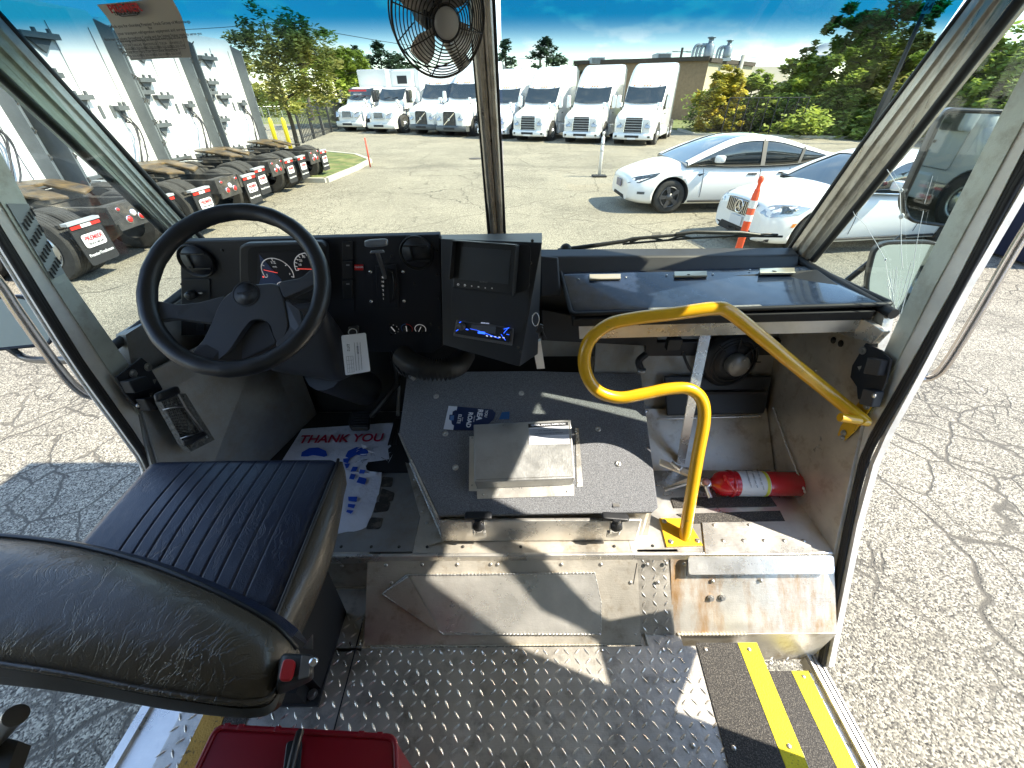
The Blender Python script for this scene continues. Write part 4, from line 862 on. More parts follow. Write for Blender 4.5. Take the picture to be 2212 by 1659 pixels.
    for s in (-1, 1):
        MB().prism([V(s * 1.24, yb - .15, 1.0), V(s * 1.24, yb + .30, 1.0), V(s * 1.24, yb + .30, 3.72), V(s * 1.24, yb - .15, 3.93)], V(-s * .05, 0, 0)).obj('side_extender', extm, t)
        if rear: MB().tube([V(s * 1.21, yb + .1 + .25 * (k % 2), .9 + .22 * k) for k in range(14)], .014, n=5).obj('extender_brace', framem, t)
        MB().box((s * 1.12, 3.6, .62), (.22, 2.6, .55)).obj('side_skirt', white_p, t, bevel=.05)
        MB().box((s * .43, 5.0, .86), (.09, 5.2, .28)).obj('frame_rail', framem, t)
        for yw in (5.55, 6.85):
            make_wheel(t, (s * 1.22, yw, .53), .53, .62, s, dual=True)
        MB().tube([V(s * .85, 5.1 + .1, 1.05), V(s * .85, 5.6, 1.12), V(s * .85, 6.8, 1.10)], .02, n=5).obj('air_line', framem, t)
    for yw in (5.55, 6.85):
        MB().cyl((-1.0, yw, .52), (1.0, yw, .52), .09).obj('axle', framem, t); MB().lathe([(.05, -.3), (.2, -.22), (.24, 0), (.2, .22), (.05, .3)], (0, yw, .54), (1, 0, 0), n=14).obj('differential', framem, t)
    for k, y in enumerate((4.9, 5.7, 6.3, 7.3)): MB().box((0, y, .86), (.8, .14, .22)).obj('crossmember', framem, t)
    # fifth wheel: greasy plate with a slot open to the rear
    fw = []
    for k in range(19): a = pi * k / 18; fw.append(V(cos(a) * .58, 6.05 - sin(a) * .58, 1.24))
    fw += [V(-.52, 6.65, 1.12), V(-.16, 6.78, 1.08), V(-.10, 6.2, 1.24), V(.10, 6.2, 1.24), V(.16, 6.78, 1.08), V(.52, 6.65, 1.12)]
    MB().prism(fw, V(0, 0, .05)).obj('fifth_wheel', grease, t, bevel=.012)
    MB().box((0, 6.1, 1.06), (1.1, .5, .14)).obj('fifth_wheel_mount', framem, t)
    MB().box((0, 4.72, .98), (1.9, .35, .05)).obj('deck_plate', galv, t); MB().box((0, yb + .12, .92), (2.2, .3, .1)).obj('deck_plate', galv, t)
    tl = MB(); tl.box((0, 7.56, .80), (.80, .03, .40)); tl.obj('tail_panel', framem, t)
    for x, z, r, m in ((-.14, .74, .052, redl), (.14, .74, .052, redl), (0, .82, .05, whl), (-.28, .93, .026, redl), (.28, .93, .026, redl)):
        MB().lathe([(r * 1.25, 0), (r * 1.25, .02), (r, .02)], (x, 7.575, z), (0, 1, 0), n=16, close=False).obj('lamp_ring', chrome, t)
        MB().lathe([(r, .0), (r, .03), (r * .6, .045), (.001, .05)], (x, 7.575, z), (0, 1, 0), n=14).obj('tail_light', m, t)
    for s in (-1, 1):
        P = [V(s * .92 - .28, 7.52, .26), V(s * .92 + .28, 7.52, .26), V(s * .92 + .28, 7.50, .88), V(s * .92 - .28, 7.50, .88)]
        fl = MB().prism(rpoly(P, .05), V(0, .015, 0)).obj('mudflap', flap_m, t)
        MB().box((s * .92, 7.49, .90), (.60, .10, .04)).obj('flap_hanger', galv, t)
        MB().box((s * .75, 7.3, .86), (.8, .05, .05)).obj('flap_bracket', framem, t)
        for k, m in ((-.18, redt), (0, flapw), (.18, redt)):
            MB().box((s * .92 + k, 7.533, .84), (.18, .012, .045)).obj('reflector', m, fl)
        MB().prism(rpoly([V(s * .92 - .2, 7.536, .52), V(s * .92 + .2, 7.536, .52), V(s * .92 + .2, 7.536, .72), V(s * .92 - .2, 7.536, .72)], .05), V(0, .006, 0)).obj('plate', flapw, fl)
        if rear:
            text('lettering', 'PREMIER', .09, redtxt, V(s * .92, 7.544, .65), (-1, 0, 0), (0, 0, 1), fl, .002, shear=.2, bold=.02)
            text('lettering', 'TRUCK GROUP', .042, blackm, V(s * .92, 7.544, .57), (-1, 0, 0), (0, 0, 1), fl, .002, bold=.01)
            text('lettering', 'PremierTruck.com', .062, flapw, V(s * .92, 7.538, .41), (-1, 0, 0), (0, 0, 1), fl, .002, bold=.02)
    if rear:
        for x, z, w in ((.35, 3.45, .75), (.60, 2.85, .55), (.20, 2.50, .62), (.80, 2.60, .50), (.70, 1.9, .55), (-.75, 2.3, .3), (-.6, 1.1, .8), (.6, 1.1, .8)):
            br = MB(); br.box((x, yb + .07, z), (w, .14, .09)); br.prism([V(x - w * .35, yb + .03, z - .03), V(x + w * .35, yb + .03, z - .03), V(x, yb + .03, z - .26)], V(0, .03, 0)); br.box((x - w * .3, yb + .10, z + .06), (.05, .05, .1)); br.box((x + w * .1, yb + .10, z + .06), (.05, .05, .1)); br.obj('rear_bracket', greyp, t)
        for x in (-.55, -.25): MB().prism(rpoly([V(x - .04, yb + .012, 2.12), V(x + .04, yb + .012, 2.12), V(x + .04, yb + .012, 2.36), V(x - .04, yb + .012, 2.36)], .03), V(0, .01, 0)).obj('rear_vent', greyp, t)
        for k, (xa, xb, zz) in enumerate(((-.75, -.35, 1.45), (-.65, -.1, 1.25), (-.7, .05, 1.1))):
            MB().tube(spline([V(-.7, yb + .05, 2.25 - .1 * k), V(xa, yb + .25, 1.9), V(xb, yb + .5, zz), V(xb + .25, yb + .55, 1.15), V(xa + .1, yb + .35, .98), V(-.2, yb + .4, .95)], 6), .016, n=6).obj('air_hose', blackm, t)
        MB().box((.85, yb + .2, 1.02), (.3, .3, .12)).obj('step', galv, t)
        for x in (-.95, .0, .9): MB().tube([V(x, yb + .015, .9), V(x, yb + .015, 3.7)], .006, n=4).obj('panel_seam', seamm, t)
    return t
def put(t, fx, Y, rz, s=1.0, label=None, z=GZ):
    x, y = gy(fx, Y); t.location = (x, y, z); t.rotation_euler.z = rz; t.scale = (s,) * 3
    if label: t['label'] = label
    return t
# left row: tractors seen from behind
LG = 'semi tractors parked tail out along the left'
proto = tractor('', rear=True, group=LG)
rows = [(7.3, 'nearest tractor of the left row, its tail lights just left of the windscreen pillar'), (10.1, 'second tractor of the left row, its chrome wheel beside the steering wheel rim'),
        (12.8, 'third tractor of the left row, between the second and the farthest one'), (15.5, 'farthest tractor of the left row, beside the grass island'), (4.2, 'white tractor at the far left edge seen below the left pillar')]
for i, (Y, lab) in enumerate(rows):
    o = proto if i == 0 else copy_tree(proto)
    o.location = (-6.55 - 7.6 * .97 + (0, .22, -.12, -.05, 0)[i], Y, GZ); o.rotation_euler.z = -pi / 2 + radians((.6, -1.2, .9, -.5, 0)[i]); o.scale = (.97,) * 3; o['label'] = lab
    if i == 4: o.location.x -= 1.2
# right row
RG = 'white trucks parked in a row facing the van'
th = radians(-26)
east = tractor('', 'east', group=RG)
for i, (fx, Y, lab) in enumerate([(1362, 27.0, 'rightmost truck of the row, tallest looking, with slatted chrome grille'), (1252, 28.4, 'second truck from the right, slatted grille, behind the white flexible post'),
                                  (1140, 30.0, 'third truck from the right, first whole one right of the windscreen post'), (1062, 32.0, 'truck half hidden behind the windscreen post, on its right side')]):
    o = east if i == 0 else copy_tree(east); put(o, fx, Y, th + radians((0, 1.6, -1.1, .7)[i]), 1.0, lab)
volvo = tractor('', 'volvo', group=RG)
for i, (fx, Y, lab) in enumerate([(974, 34.0, 'truck with black grille and diagonal bar just left of the windscreen post'), (914, 36.0, 'leftmost truck with a diagonal bar across its grille, beside the box trucks')]):
    o = volvo if i == 0 else copy_tree(volvo); put(o, fx, Y, th, 1.13, lab)
bxt = tractor('', 'box', group=RG); bxt.name = 'box_truck'
b2 = copy_tree(bxt)
put(bxt, 757, 40, radians(-22), 1.2, 'leftmost white box truck of the row with a plain box and red screen banner')
put(b2, 824, 37.5, radians(-24), 1.17, 'white box truck with a refrigeration unit above its cab, second from the left')
for o, par in ((MB().box((0, 3.28, 3.05), (1.7, .28, .9)).obj('refrigeration_unit', white_p, b2, bevel=.06), 0), (MB().box((0, 3.13, 3.0), (.8, .03, .45)).obj('unit_grille', seamm, b2), 0)): pass
for k, (y, h, c) in enumerate(((5.2, 1.4, (.55, .65, .05)), (5.6, 1.8, (.75, .55, .05)), (6.0, 1.5, (.6, .12, .03)), (6.4, 1.7, (.35, .5, .05)))):
    MB().prism([V(1.256, y - .25, 1.3), V(1.256, y + .1, 1.3), V(1.256, y + .3, 1.3 + h), V(1.256, y + .05, 1.25 + h)], V(.004, 0, 0)).obj('painted_stripe', mat('stripe_%s' % 'abcd'[k], c, .4), b2)
MB().box((0, 1.56, 2.36), (1.5, .02, .10)).obj('screen_banner', redtxt, bxt)
text('lettering', 'DIRECT FLEET', .12, flapw, V(0, 1.50, 2.14), (1, 0, 0), (0, .35, 1), bxt, .003)
text('lettering', 'Freshline', .34, blackm, V(1.12, 1.95, 1.32), (0, 1, 0), (0, 0, 1), b2, .003, bold=.02)
# dark container at the right edge and another vehicle shape behind it
t = thing('shipping_container', 'dark navy corrugated container at the right edge beyond the door', 'container')
p = onZ(2240, 585, GZ); navy = mat('navy_steel', (.012, .016, .035), .5, var=.2); cx0, cy0 = p.x, p.y; Ln = 6.0
b = MB(); b.box((cx0 + Ln / 2, cy0 + 1.25, GZ + 1.0), (Ln, 2.4, 1.9)); b.obj('shell', navy, t)
rb = None
for k in range(20):
    if rb is None: rb = MB().box((0, 0, 0), (.09, .05, 1.75)).obj('rib', navy, t); rb.location = (cx0 + .2 + k * .3, cy0 + .03, GZ + 1.0)
    else: o = rb.copy(); COL.objects.link(o); o.parent = t; o.location = (cx0 + .2 + k * .3, cy0 + .03, GZ + 1.0)
MB().box((cx0 + Ln / 2, cy0 + .02, GZ + 1.98), (Ln, .08, .08)).obj('top_rail', navy, t); rehome(t, (cx0, cy0, GZ))

# what the outside mirrors look back on: the lot behind the van
for i, (x, y) in enumerate([(5.4, -9), (9.6, -11)]):
    o = copy_tree(volvo); o.location = (x, y, GZ); o.rotation_euler.z = radians(150); o.scale = (1,) * 3; o['label'] = ['white truck behind the van, nearer one seen in the right mirror', 'white truck behind the van, farther one seen in the right mirror'][i]; o['group'] = 'trucks behind the van'
for i, (x, y, h) in enumerate([(20, -22, 9), (12, -26, 8), (28, -14, 9), (4, -30, 8), (-9, -26, 7), (-18, -22, 8), (34, -4, 8)]):
    broadleaf('leafy_tree', 'green tree behind the van, %s' % ['right of the white trucks', 'directly behind the nearer white truck', 'far to the right, tallest', 'in the middle behind the van', 'left of the middle tree', 'farthest to the left', 'at the right end of the lot'][i], 'tree', x, y, h, 9, 'dark', n=1500, leaf=.4, seed=90 + i, crown0=.05, group='trees behind the van')
t = thing('skip_container', 'yellow container behind the van seen in the left mirror', 'container'); MB().box((-8, -12, GZ + 1.2), (3, 2.4, 2.4)).obj('shell', yel, t, bevel=.03); MB().box((-8, -12, GZ + 2.45), (3.1, 2.5, .1)).obj('rim', yel, t); rehome(t, (-8, -12, GZ))
# ============================================================ THE VAN CAB
al = alu('sheet_aluminium', (.66, .61, .52), dirt_or_glare=(.36, .27, .16)); al_d = alu('dull_aluminium', (.34, .34, .33), .5, .6, amount=(.45, .8)); al_b = alu('bright_aluminium', (.80, .77, .71), .30, .72, amount=(.62, .9))
al_t = alu('tread_aluminium', (.58, .54, .47), .38, .62, amount=(.50, .75), dirt_or_glare=(.20, .18, .15)); galv_g = alu('greenish_frame', (.60, .63, .57), .5, .45, amount=(.5, .85)); post_m = alu('post_extrusion', (.60, .55, .47), .38, .75, streak=(8, 8, .6))
jamb_l = alu('jamb_bright', (.82, .79, .74), .5, .35, amount=(.6, .9), dirt_or_glare=(.45, .42, .38)); beadm = mat('weld_bead', (.62, .61, .58), .35, metal=.8, bump=(160, .8, .002)); rivet_m = mat('rivet_metal', (.60, .58, .54), .35, metal=.85)
blk = mat('black_plastic', (.020, .021, .023), .45, var=.1, bump=(300, .25, .0008)); blk2 = mat('powder_black', (.018, .020, .025), .5, bump=(240, .35, .0008)); rubb = mat('black_seal', (.012, .012, .013), .55)
dashm = mat('dash_black', (.022, .024, .030), .48, bump=(260, .3, .0006)); dullblk = mat('matt_black', (.010, .010, .011), .7); floorblk = mat('rubber_floor', (.012, .012, .013), .7, var=.3, bump=(40, .3, .003))  # dullblk: one even matt black for parts, print and holes
inner = mat('cab_lining', (.74, .73, .70), .6); yrail = mat('rail_yellow', (.78, .42, .010), .28, coat=.5, var=.10, vscale=14, two=(.50, .29, .03), twoscale=26, twocut=(.64, .70), bump=(60, .15, .001)); yplate = mat('plate_yellow', (.72, .42, .02), .4, var=.15, vscale=15, two=(.20, .10, .03), twoscale=22, twocut=(.66, .72))
paper = mat('paper_white', (.74, .75, .78), .6, var=.06, vscale=10, bump=(14, .35, .01)); red_ink = mat('ink_red', (.38, .015, .05), .6); blue_ink = mat('ink_blue', (.012, .07, .45), .6); navy_ink = mat('ink_navy', (.008, .018, .07), .4)
van = thing('delivery_van', 'bare aluminium delivery van cab seen from inside with both doors open', 'van')
def part(b, name, m=None, **k): return b.obj(name, m, van, **k)
# --- floor
part(MB().box((-.095, -1.20, FZ - .04), (1.81, 3.53, .08)), 'floor_plate', al_t)
floor_seam = MB(); a, c = onZ(795, 1300, FZ + .002), onZ(700, 1659, FZ + .002); n_ = V(.002, 0, 0); floor_seam.hexa([a - n_, a + n_, c + n_, c - n_], [a - n_ + V(0, 0, .001), a + n_ + V(0, 0, .001), c + n_ + V(0, 0, .001), c - n_ + V(0, 0, .001)]); part(floor_seam, 'floor_seam', seamm)
# left part of the floor runs on to the upright riser; right recess too
part(MB().box((-.83, .66, FZ - .04), (.64, .21, .08)), 'floor_plate', al_t); part(MB().box((.50, .66, FZ - .041), (.14, .21, .08)), 'floor_plate', al_t)
lugv = []
def lug(b, c, ang, L=.0125, w=.0032, h=.0028):
    d = V(cos(ang), sin(ang), 0); e = V(-d.y, d.x, 0)
    P = [c - d * L, c - d * L * .4 - e * w, c + d * L * .4 - e * w, c + d * L, c + d * L * .4 + e * w, c - d * L * .4 + e * w]
    b.add(P + [c - d * L * .35 + V(0, 0, h), c + d * L * .35 + V(0, 0, h)], [(0, 1, 6), (1, 2, 7, 6), (2, 3, 7), (3, 4, 7), (4, 5, 6, 7), (5, 0, 6)], None, False)
lb = MB(); rng = random.Random(4); pit = .0345
seam_x = lambda y: a.x + (c.x - a.x) * ((y - a.y) / (c.y - a.y))
for i in range(-34, 24):
    for j in range(-14, 25):
        x, y = i * pit, j * .0275; odd = (i + j) % 2
        x += (0 if odd else .002) + rng.gauss(0, .0008); y += rng.gauss(0, .0006)
        ok = (y < .555 and x < .565 + (.55 - y) * .42 - .01) or (y < .74 and (x < -.53 or .45 < x < .55))
        if x > .80 or x < -1.0: ok = False
        if ok: lug(lb, V(x, y, FZ + .0005), radians(-52 if odd else 38) + rng.gauss(0, .05), .0135, .0034, .0032)
part(lb, 'tread_lugs', al_b, kind='stuff')
# smooth strip between the tread plate and the grip mat, its edge lit by the sun
E0, E1 = onZ(1497, 1400, FZ), onZ(1560, 1659, FZ)
# --- right hand step well
WZ = .60
part(MB().box((.86, -1.2, WZ - .03), (.48, 3.5, .06)), 'step_tread', al_b); part(MB().box((.80, -1.0, (FZ + WZ) / 2), (.02, 3.14, FZ - WZ - .012)), 'step_riser', al)
def gripmat(px4, z, name='grip_mat', par=None):
    P = [onZ(x, y, z) for x, y in px4]; return part(MB().prism(P, (0, 0, .003)), name, gripm)
gripm = mat('grit_mat', (.04, .037, .034), .9, two=(.17, .155, .13), twoscale=300, twocut=(.5, .62), bump=(220, 1, .004)); gripy = mat('grit_yellow', (.80, .68, .02), .8, var=.1, vscale=40, two=(.34, .28, .02), twoscale=170, twocut=(.60, .66), bump=(220, .8, .003))
gripo = mat('grit_ochre', (.50, .28, .05), .85, var=.15, two=(.12, .08, .03), twoscale=60, twocut=(.6, .66), bump=(200, .8, .003))
gripmat([(1503, 1389), (1592, 1389), (1720, 1720), (1592, 1720)], FZ + .001)
P = [onZ(x, y, FZ + .001) for x, y in [(1593, 1389), (1634, 1389), (1772, 1720), (1721, 1720)]]; part(MB().prism(P, (0, 0, .003)), 'grip_mat', gripy, label='bright yellow grit strip along the upper step edge')
P = [onZ(x, y, WZ + .001) for x, y in [(1640, 1450), (1708, 1450), (1836, 1720), (1765, 1720)]]; part(MB().prism(P, (0, 0, .003)), 'grip_mat', gripm)
P = [onZ(x, y, WZ + .001) for x, y in [(1709, 1450), (1745, 1450), (1880, 1720), (1837, 1720)]]; part(MB().prism(P, (0, 0, .003)), 'grip_mat', gripy, label='bright yellow grit strip along the lower step edge')
lb = MB()
for k in range(26): lug(lb, V(1.045 + (k % 2) * .03, .55 - k * .028, WZ + .001), radians(-52 if k % 2 else 38))
for k in range(8): lug(lb, V(.84 + k * .03, .60 - (k % 2) * .02, WZ + .001), radians(-52 if k % 2 else 38))
part(lb, 'tread_lugs', al_b, kind='stuff')
sillb = MB()
for k in range(5): sillb.box((1.088 + k * .009, -.9, WZ + .012 - (k % 2) * .004), (.006, 3.0, .012))
part(sillb, 'door_sill', al_b); part(MB().box((1.106, -.9, WZ - .02), (.05, 3.0, .05)), 'sill_base', al)
# --- left hand step well
part(MB().box((-1.13, -.9, WZ - .03), (.26, 2.9, .06)), 'step_tread', al_b); part(MB().box((-.998, -1.0, (FZ + WZ) / 2), (.02, 3.14, FZ - WZ - .012)), 'step_riser', al)
P = [onZ(x, y, FZ + .001) for x, y in [(447, 1530), (490, 1530), (430, 1720), (355, 1720)]]; part(MB().prism(P, (0, 0, .003)), 'grip_mat', gripo, label='worn ochre grit strip on the left step edge')
P = [onZ(x, y, FZ + .001) for x, y in [(492, 1530), (540, 1530), (490, 1720), (432, 1720)]]; part(MB().prism(P, (0, 0, .003)), 'grip_mat', gripm)
part(MB().box((-1.26, -.9, WZ + .0), (.03, 3.0, .03)), 'door_sill', al_b)
# --- risers and raised platform
PZ = 1.02; LY = .772
def quadslab(P, th, m, name, **k):
    P = [V(*p) for p in P]; n = (P[1] - P[0]).cross(P[-1] - P[0]).normalized() * th; return part(MB().prism(P, -n), name, m, **k)
quadslab([(-1.15, LY, FZ), (-.50, LY, FZ), (-.50, LY, PZ), (-1.15, LY, PZ)], .01, al, 'riser_panel')
quadslab([(-.505, .572, FZ), (.43, .572, FZ), (.43, LY - .008, PZ - .02), (-.505, LY - .008, PZ - .02)], .01, al, 'riser_panel')
quadslab([(.43, LY, FZ), (.57, LY, FZ), (.57, LY, PZ), (.43, LY, PZ)], .01, al, 'riser_panel')
quadslab([(.545, .60, FZ - .22), (1.11, .60, FZ - .22), (1.11, .60, FZ), (.545, .60, FZ)], .01, al, 'riser_panel')
quadslab([(.545, .602, FZ), (1.11, .602, FZ), (1.11, LY - .01, PZ - .02), (.545, LY - .01, PZ - .02)], .01, alu('glare_streak_aluminium', (.74, .70, .62), .34, .62, dirt_or_glare=(.54, .31, .13), amount=(.45, .66), dscale=3.2, dsc=(3.2, .9, .9)), 'riser_panel')  # orange glare off the yellow mats is painted into this panel's colour
quadslab([(.43, .60, FZ + .002), (.55, .60, FZ + .002), (.55, LY - .004, PZ - .02), (.43, LY - .004, PZ - .02)], .01, al_t, 'riser_panel')
lb2 = MB()
for i_ in range(3):
    for j_ in range(9):
        q_ = (j_ + .5) / 9; cc_ = V(.45 + i_ * .038, .60 + (LY - .604) * q_ , FZ + .004 + (PZ - .024 - FZ) * q_); od_ = (i_ + j_) % 2; dd_ = V(.6, .55 * (1 if od_ else -1), .7 * (1 if od_ else -1)).normalized(); lb2.tube([cc_ - dd_ * .012, cc_, cc_ + dd_ * .012], [.0005, .0035, .0005], n=6)
part(lb2, 'tread_lugs', al_b, kind='stuff')
for x in (-.505, .43, .545): part(MB().add([(x, .572 if x < .5 else .602, FZ), (x, LY, FZ), (x, LY, PZ - .02)], [(0, 1, 2)]), 'riser_end', al)
# platform plates with visible joints, nosing
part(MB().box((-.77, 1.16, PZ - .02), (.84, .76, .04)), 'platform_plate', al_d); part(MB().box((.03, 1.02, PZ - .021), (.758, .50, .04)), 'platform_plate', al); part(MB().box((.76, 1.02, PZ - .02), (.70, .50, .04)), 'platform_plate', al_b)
part(MB().box((-.02, LY - .006, PZ - .018), (2.24, .014, .044)), 'nosing', al_b, bevel=.005)
P = [onZ(x, y, PZ + .002) for x, y in [(1516, 1130), (1745, 1126), (1752, 1196), (1522, 1196)]]; P[2].y = P[3].y = LY - .014
sheet = MB().prism(P, (0, 0, .004)); part(sheet, 'step_cover', al_b, bevel=.001)
r0, r1 = V(.595, LY - .018, PZ + .004), V(1.09, LY - .018, PZ + .004); dn = V(0, -.032, -.038)
part(MB().prism(rpoly([r0, r0 + dn * 1.2 + V(0, -.0, 0), r1 + dn * 1.2, r1], .012), V(0, -.004, .003)), 'step_cover', al_b)
part(MB().tube([onZ(1517, 1131, PZ + .004), onZ(1524, 1190, PZ + .004), V(.593, LY - .03, PZ - .005), V(.590, LY - .06, PZ - .045)], .002, n=4), 'joint_gap', seamm)
# vertical joints on the risers
def onR(fx, fy): return onP(fx, fy, (0, .572, FZ), V(0, -(PZ - .02 - FZ), LY - .008 - .572).normalized())
def onR2(fx, fy): return onP(fx, fy, (0, .602, FZ), V(0, -(PZ - .02 - FZ), LY - .01 - .602).normalized())
part(MB().tube([onR(1376, 1216), onR(1368, 1262)], .0016, n=4), 'joint_gap', seamm)
# welded hexagonal patch
wp = [(826, 1278), (878, 1241), (1282, 1236), (1322, 1262), (1312, 1366), (1296, 1370), (1096, 1368), (958, 1368)]
P = [onR(*p) for p in [(826, 1284), (878, 1241), (1290, 1238), (1376, 1290), (1296, 1368), (958, 1368)]]
nrm = V(0, -(PZ - .02 - FZ), LY - .008 - .572).normalized(); nrm = nrm if nrm.y < 0 else -nrm; nrm = V(0, -.76, .65)
Q = [onR(*p) for p in [(828, 1282), (880, 1241), (1284, 1236), (1298, 1300), (1297, 1368), (958, 1368)]]
part(MB().prism(Q, nrm * .006), 'welded_patch', al_b)
fl = [onR(828, 1282) + nrm * .0075, onR(880, 1241) + nrm * .0075, onR(885, 1243) + nrm * .012, onR(955, 1366) + nrm * .012]; part(MB().add(fl, [(0, 3, 2, 1)]), 'patch_fold', al)
def bead(P, off, r=.0032):
    path = []
    for i in range(len(P) - 1):
        n = max(2, int((P[i + 1] - P[i]).length / .004)); path += [P[i].lerp(P[i + 1], k / n) + off for k in range(n)]
    path.append(P[-1] + off); rr = [r * (1 + .35 * sin(i * 2.1)) * rng.uniform(.85, 1.15) for i in range(len(path))]
    return MB().tube(path, rr, n=6)
part(bead([Q[2], Q[1], Q[0], Q[5], Q[4]], nrm * .006), 'weld_bead', beadm); part(bead([Q[4], Q[3], Q[2]], nrm * .005, .0016), 'weld_bead', beadm)
# rivets, one mesh shared
_riv = {}
def rivet(p, n, r=.0065, m=None, name='rivet', par=None, hex_=False):
    key = (round(r, 4), (m or rivet_m).name, hex_)
    if key not in _riv:
        b = MB()
        if hex_: b.lathe([(r * 1.5, 0), (r * 1.5, r * .25)], (0, 0, 0), (0, 0, 1), n=14, smooth=False); b.lathe([(r, r * .25), (r * .95, r * .95)], (0, 0, 0), (0, 0, 1), n=6, smooth=False)
        else: b.lathe([(r, 0), (r * .92, r * .3), (r * .6, r * .55), (.0001, r * .62)], (0, 0, 0), (0, 0, 1), n=12)
        me = bpy.data.meshes.new(name); me.from_pydata([tuple(q) for q in b.v], [], b.f); me.materials.append(m or rivet_m)
        for i, q in enumerate(me.polygons): q.use_smooth = b.sm[i]
        _riv[key] = me
    o = bpy.data.objects.new(name, _riv[key]); COL.objects.link(o); o.parent = par or van
    o.matrix_parent_inverse = Matrix.Identity(4)
    o.rotation_mode = 'QUATERNION'; o.rotation_quaternion = Vector(n).to_track_quat('Z', 'Y'); o.location = p; return o
for x in (834, 912, 988, 1060, 1213, 1298, 1378): 
    if x < 1340: rivet(onR(x, 1219 if x > 900 else 1221) + nrm * .001, nrm)
for x in (739, ): rivet(onY(x, 1222, LY - .002), (0, -1, 0))
for x, y in ((846, 1259), (924, 1262), (1075, 1219), (1362, 1258)): rivet(onR(x, y) + nrm * .001, nrm)
for x, y in ((1397, 1218), (1438, 1216), (1477, 1217), (1513, 1217), (1548, 1217), (1604, 1218), (1658, 1217), (1711, 1218), (1420, 1257), (1538, 1254), (1642, 1253)): rivet(onR2(x, y) + nrm * .005, nrm, .007)
for x, y in ((1534, 1291), (1559, 1290)): rivet(onR2(x, y) + nrm * .004, nrm, .0075, name='bolt', hex_=True)
for x, y in ((1542, 1134), (1618, 1134)): rivet(onZ(x, y, PZ + .006), (0, 0, 1))
for x in (1562, 1606, 1650, 1694, 1736): rivet(onZ(x, 1168, PZ + .006), (0, 0, 1), .007)
for x, y in ((802, 1181), (862, 1181), (737, 1181), (923, 1181), (1000, 1181), (1125, 1181), (1327, 1180), (1410, 1179)): rivet(onZ(x, y, PZ + .001), (0, 0, 1), .0055, framem, 'bolt')
for x, y in ((821, 1408), (967, 1405), (1105, 1406), (1300, 1404), (1432, 1404), (1455, 1470), (1497, 1611), (762, 1480)): rivet(onZ(x, y, FZ + .001), (0, 0, 1), .0065)
for x, y, z in ((1618, 1403, FZ + .004), (1524, 1403, FZ + .004), (1704, 1612, FZ + .004), (1585, 1616, FZ + .004), (1736, 1462, WZ + .004), (1664, 1432, WZ), (1693, 1430, WZ)): rivet(onZ(x, y, z), (0, 0, 1), .007)
for x, y in ((1378, 1280), (1374, 1353), (1372, 1368)): rivet(onZ(x, y, FZ + .02), (0, 0, 1), .006)
# pale caulking joints
caulk = mat('caulk', (.52, .47, .36), .8, var=.2, vscale=20)
part(bead([onZ(1372, 1284, FZ + .003), onZ(1390, 1360, FZ + .003), onZ(1400, 1395, FZ + .003)], V(0, 0, .002), .004), 'caulk_bead', caulk); part(bead([onZ(1440, 1280, FZ + .003), onZ(1440, 1350, FZ + .003)], V(0, 0, .002), .003), 'caulk_bead', caulk)
part(bead([V(.56, .60, FZ + .002), V(.80, .60, FZ + .002)], V(0, 0, 0), .005), 'caulk_bead', caulk); part(bead([V(-.52, .572, FZ), V(-.54, .76, FZ)], V(0, 0, .003), .004), 'caulk_bead', caulk); part(bead([V(-.50, .570, FZ + .002), V(.43, .570, FZ + .002)], V(0, 0, 0), .0025), 'caulk_bead', caulk)
# anti slip strips on the platform and dark worn pads at left
for P in ([(1448, 1076), (1662, 1072), (1678, 1094), (1456, 1098)], [(1461, 1111), (1684, 1104), (1696, 1128), (1500, 1131)]):
    part(MB().prism([onZ(x, y, PZ + .001) for x, y in P], (0, 0, .003)), 'grip_strip', gripm)
for P in ([(853, 1065), (848, 1083), (818, 1085), (825, 1055)], [(844, 1084), (838, 1104), (806, 1108), (812, 1085)], [(828, 1119), (820, 1143), (790, 1143), (800, 1118)], [(850, 1032), (846, 1052), (822, 1052), (826, 1030)]):
    part(MB().prism(rpoly([onZ(x, y, PZ + .001) for x, y in P], .008), (0, 0, .0015)), 'worn_pad', mat('worn_pad', (.035, .032, .028), .6, two=(.14, .12, .09), twoscale=30, twocut=(.5, .65)))
quadslab([(-1.13, 1.135, PZ + .006), (-.30, 1.135, PZ + .006), (-.30, 1.53, PZ + .006), (-1.0, 1.53, PZ + .006)], .004, floorblk, 'rubber_floor')
# --- bulkheads, toe board and side walls
quadslab([(.35, 1.14, PZ), (1.1, 1.14, PZ), (1.1, 1.33, 1.20), (.35, 1.33, 1.20)], .01, al, 'toe_board'); part(MB().add([(1.1, 1.2, PZ), (1.1, 1.33, PZ), (1.1, 1.33, 1.2)], [(0, 1, 2)]), 'toe_side', al)
quadslab([(.35, 1.34, 1.18), (1.12, 1.34, 1.18), (1.12, 1.55, 1.79), (.35, 1.55, 1.79)], .02, al_d, 'bulkhead')
quadslab([(-1.2, 1.55, .95), (.36, 1.55, .95), (.36, 1.60, 1.79), (-1.2, 1.60, 1.79)], .02, dullblk, 'bulkhead')
part(MB().prism([(1.105, .60, FZ - .2), (1.105, .92, 1.40), (1.105, 1.07, 1.765), (1.105, 1.60, 1.765), (1.105, 1.60, FZ - .2)], (.03, 0, 0)), 'side_wall', al)
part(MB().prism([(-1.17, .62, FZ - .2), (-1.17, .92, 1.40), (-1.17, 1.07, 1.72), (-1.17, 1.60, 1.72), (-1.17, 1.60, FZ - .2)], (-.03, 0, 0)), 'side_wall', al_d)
part(bead([onX(1672, 880, 1.10), onX(1700, 960, 1.10), onX(1742, 1065, 1.10)], V(-.004, 0, 0), .004), 'weld_bead', beadm)
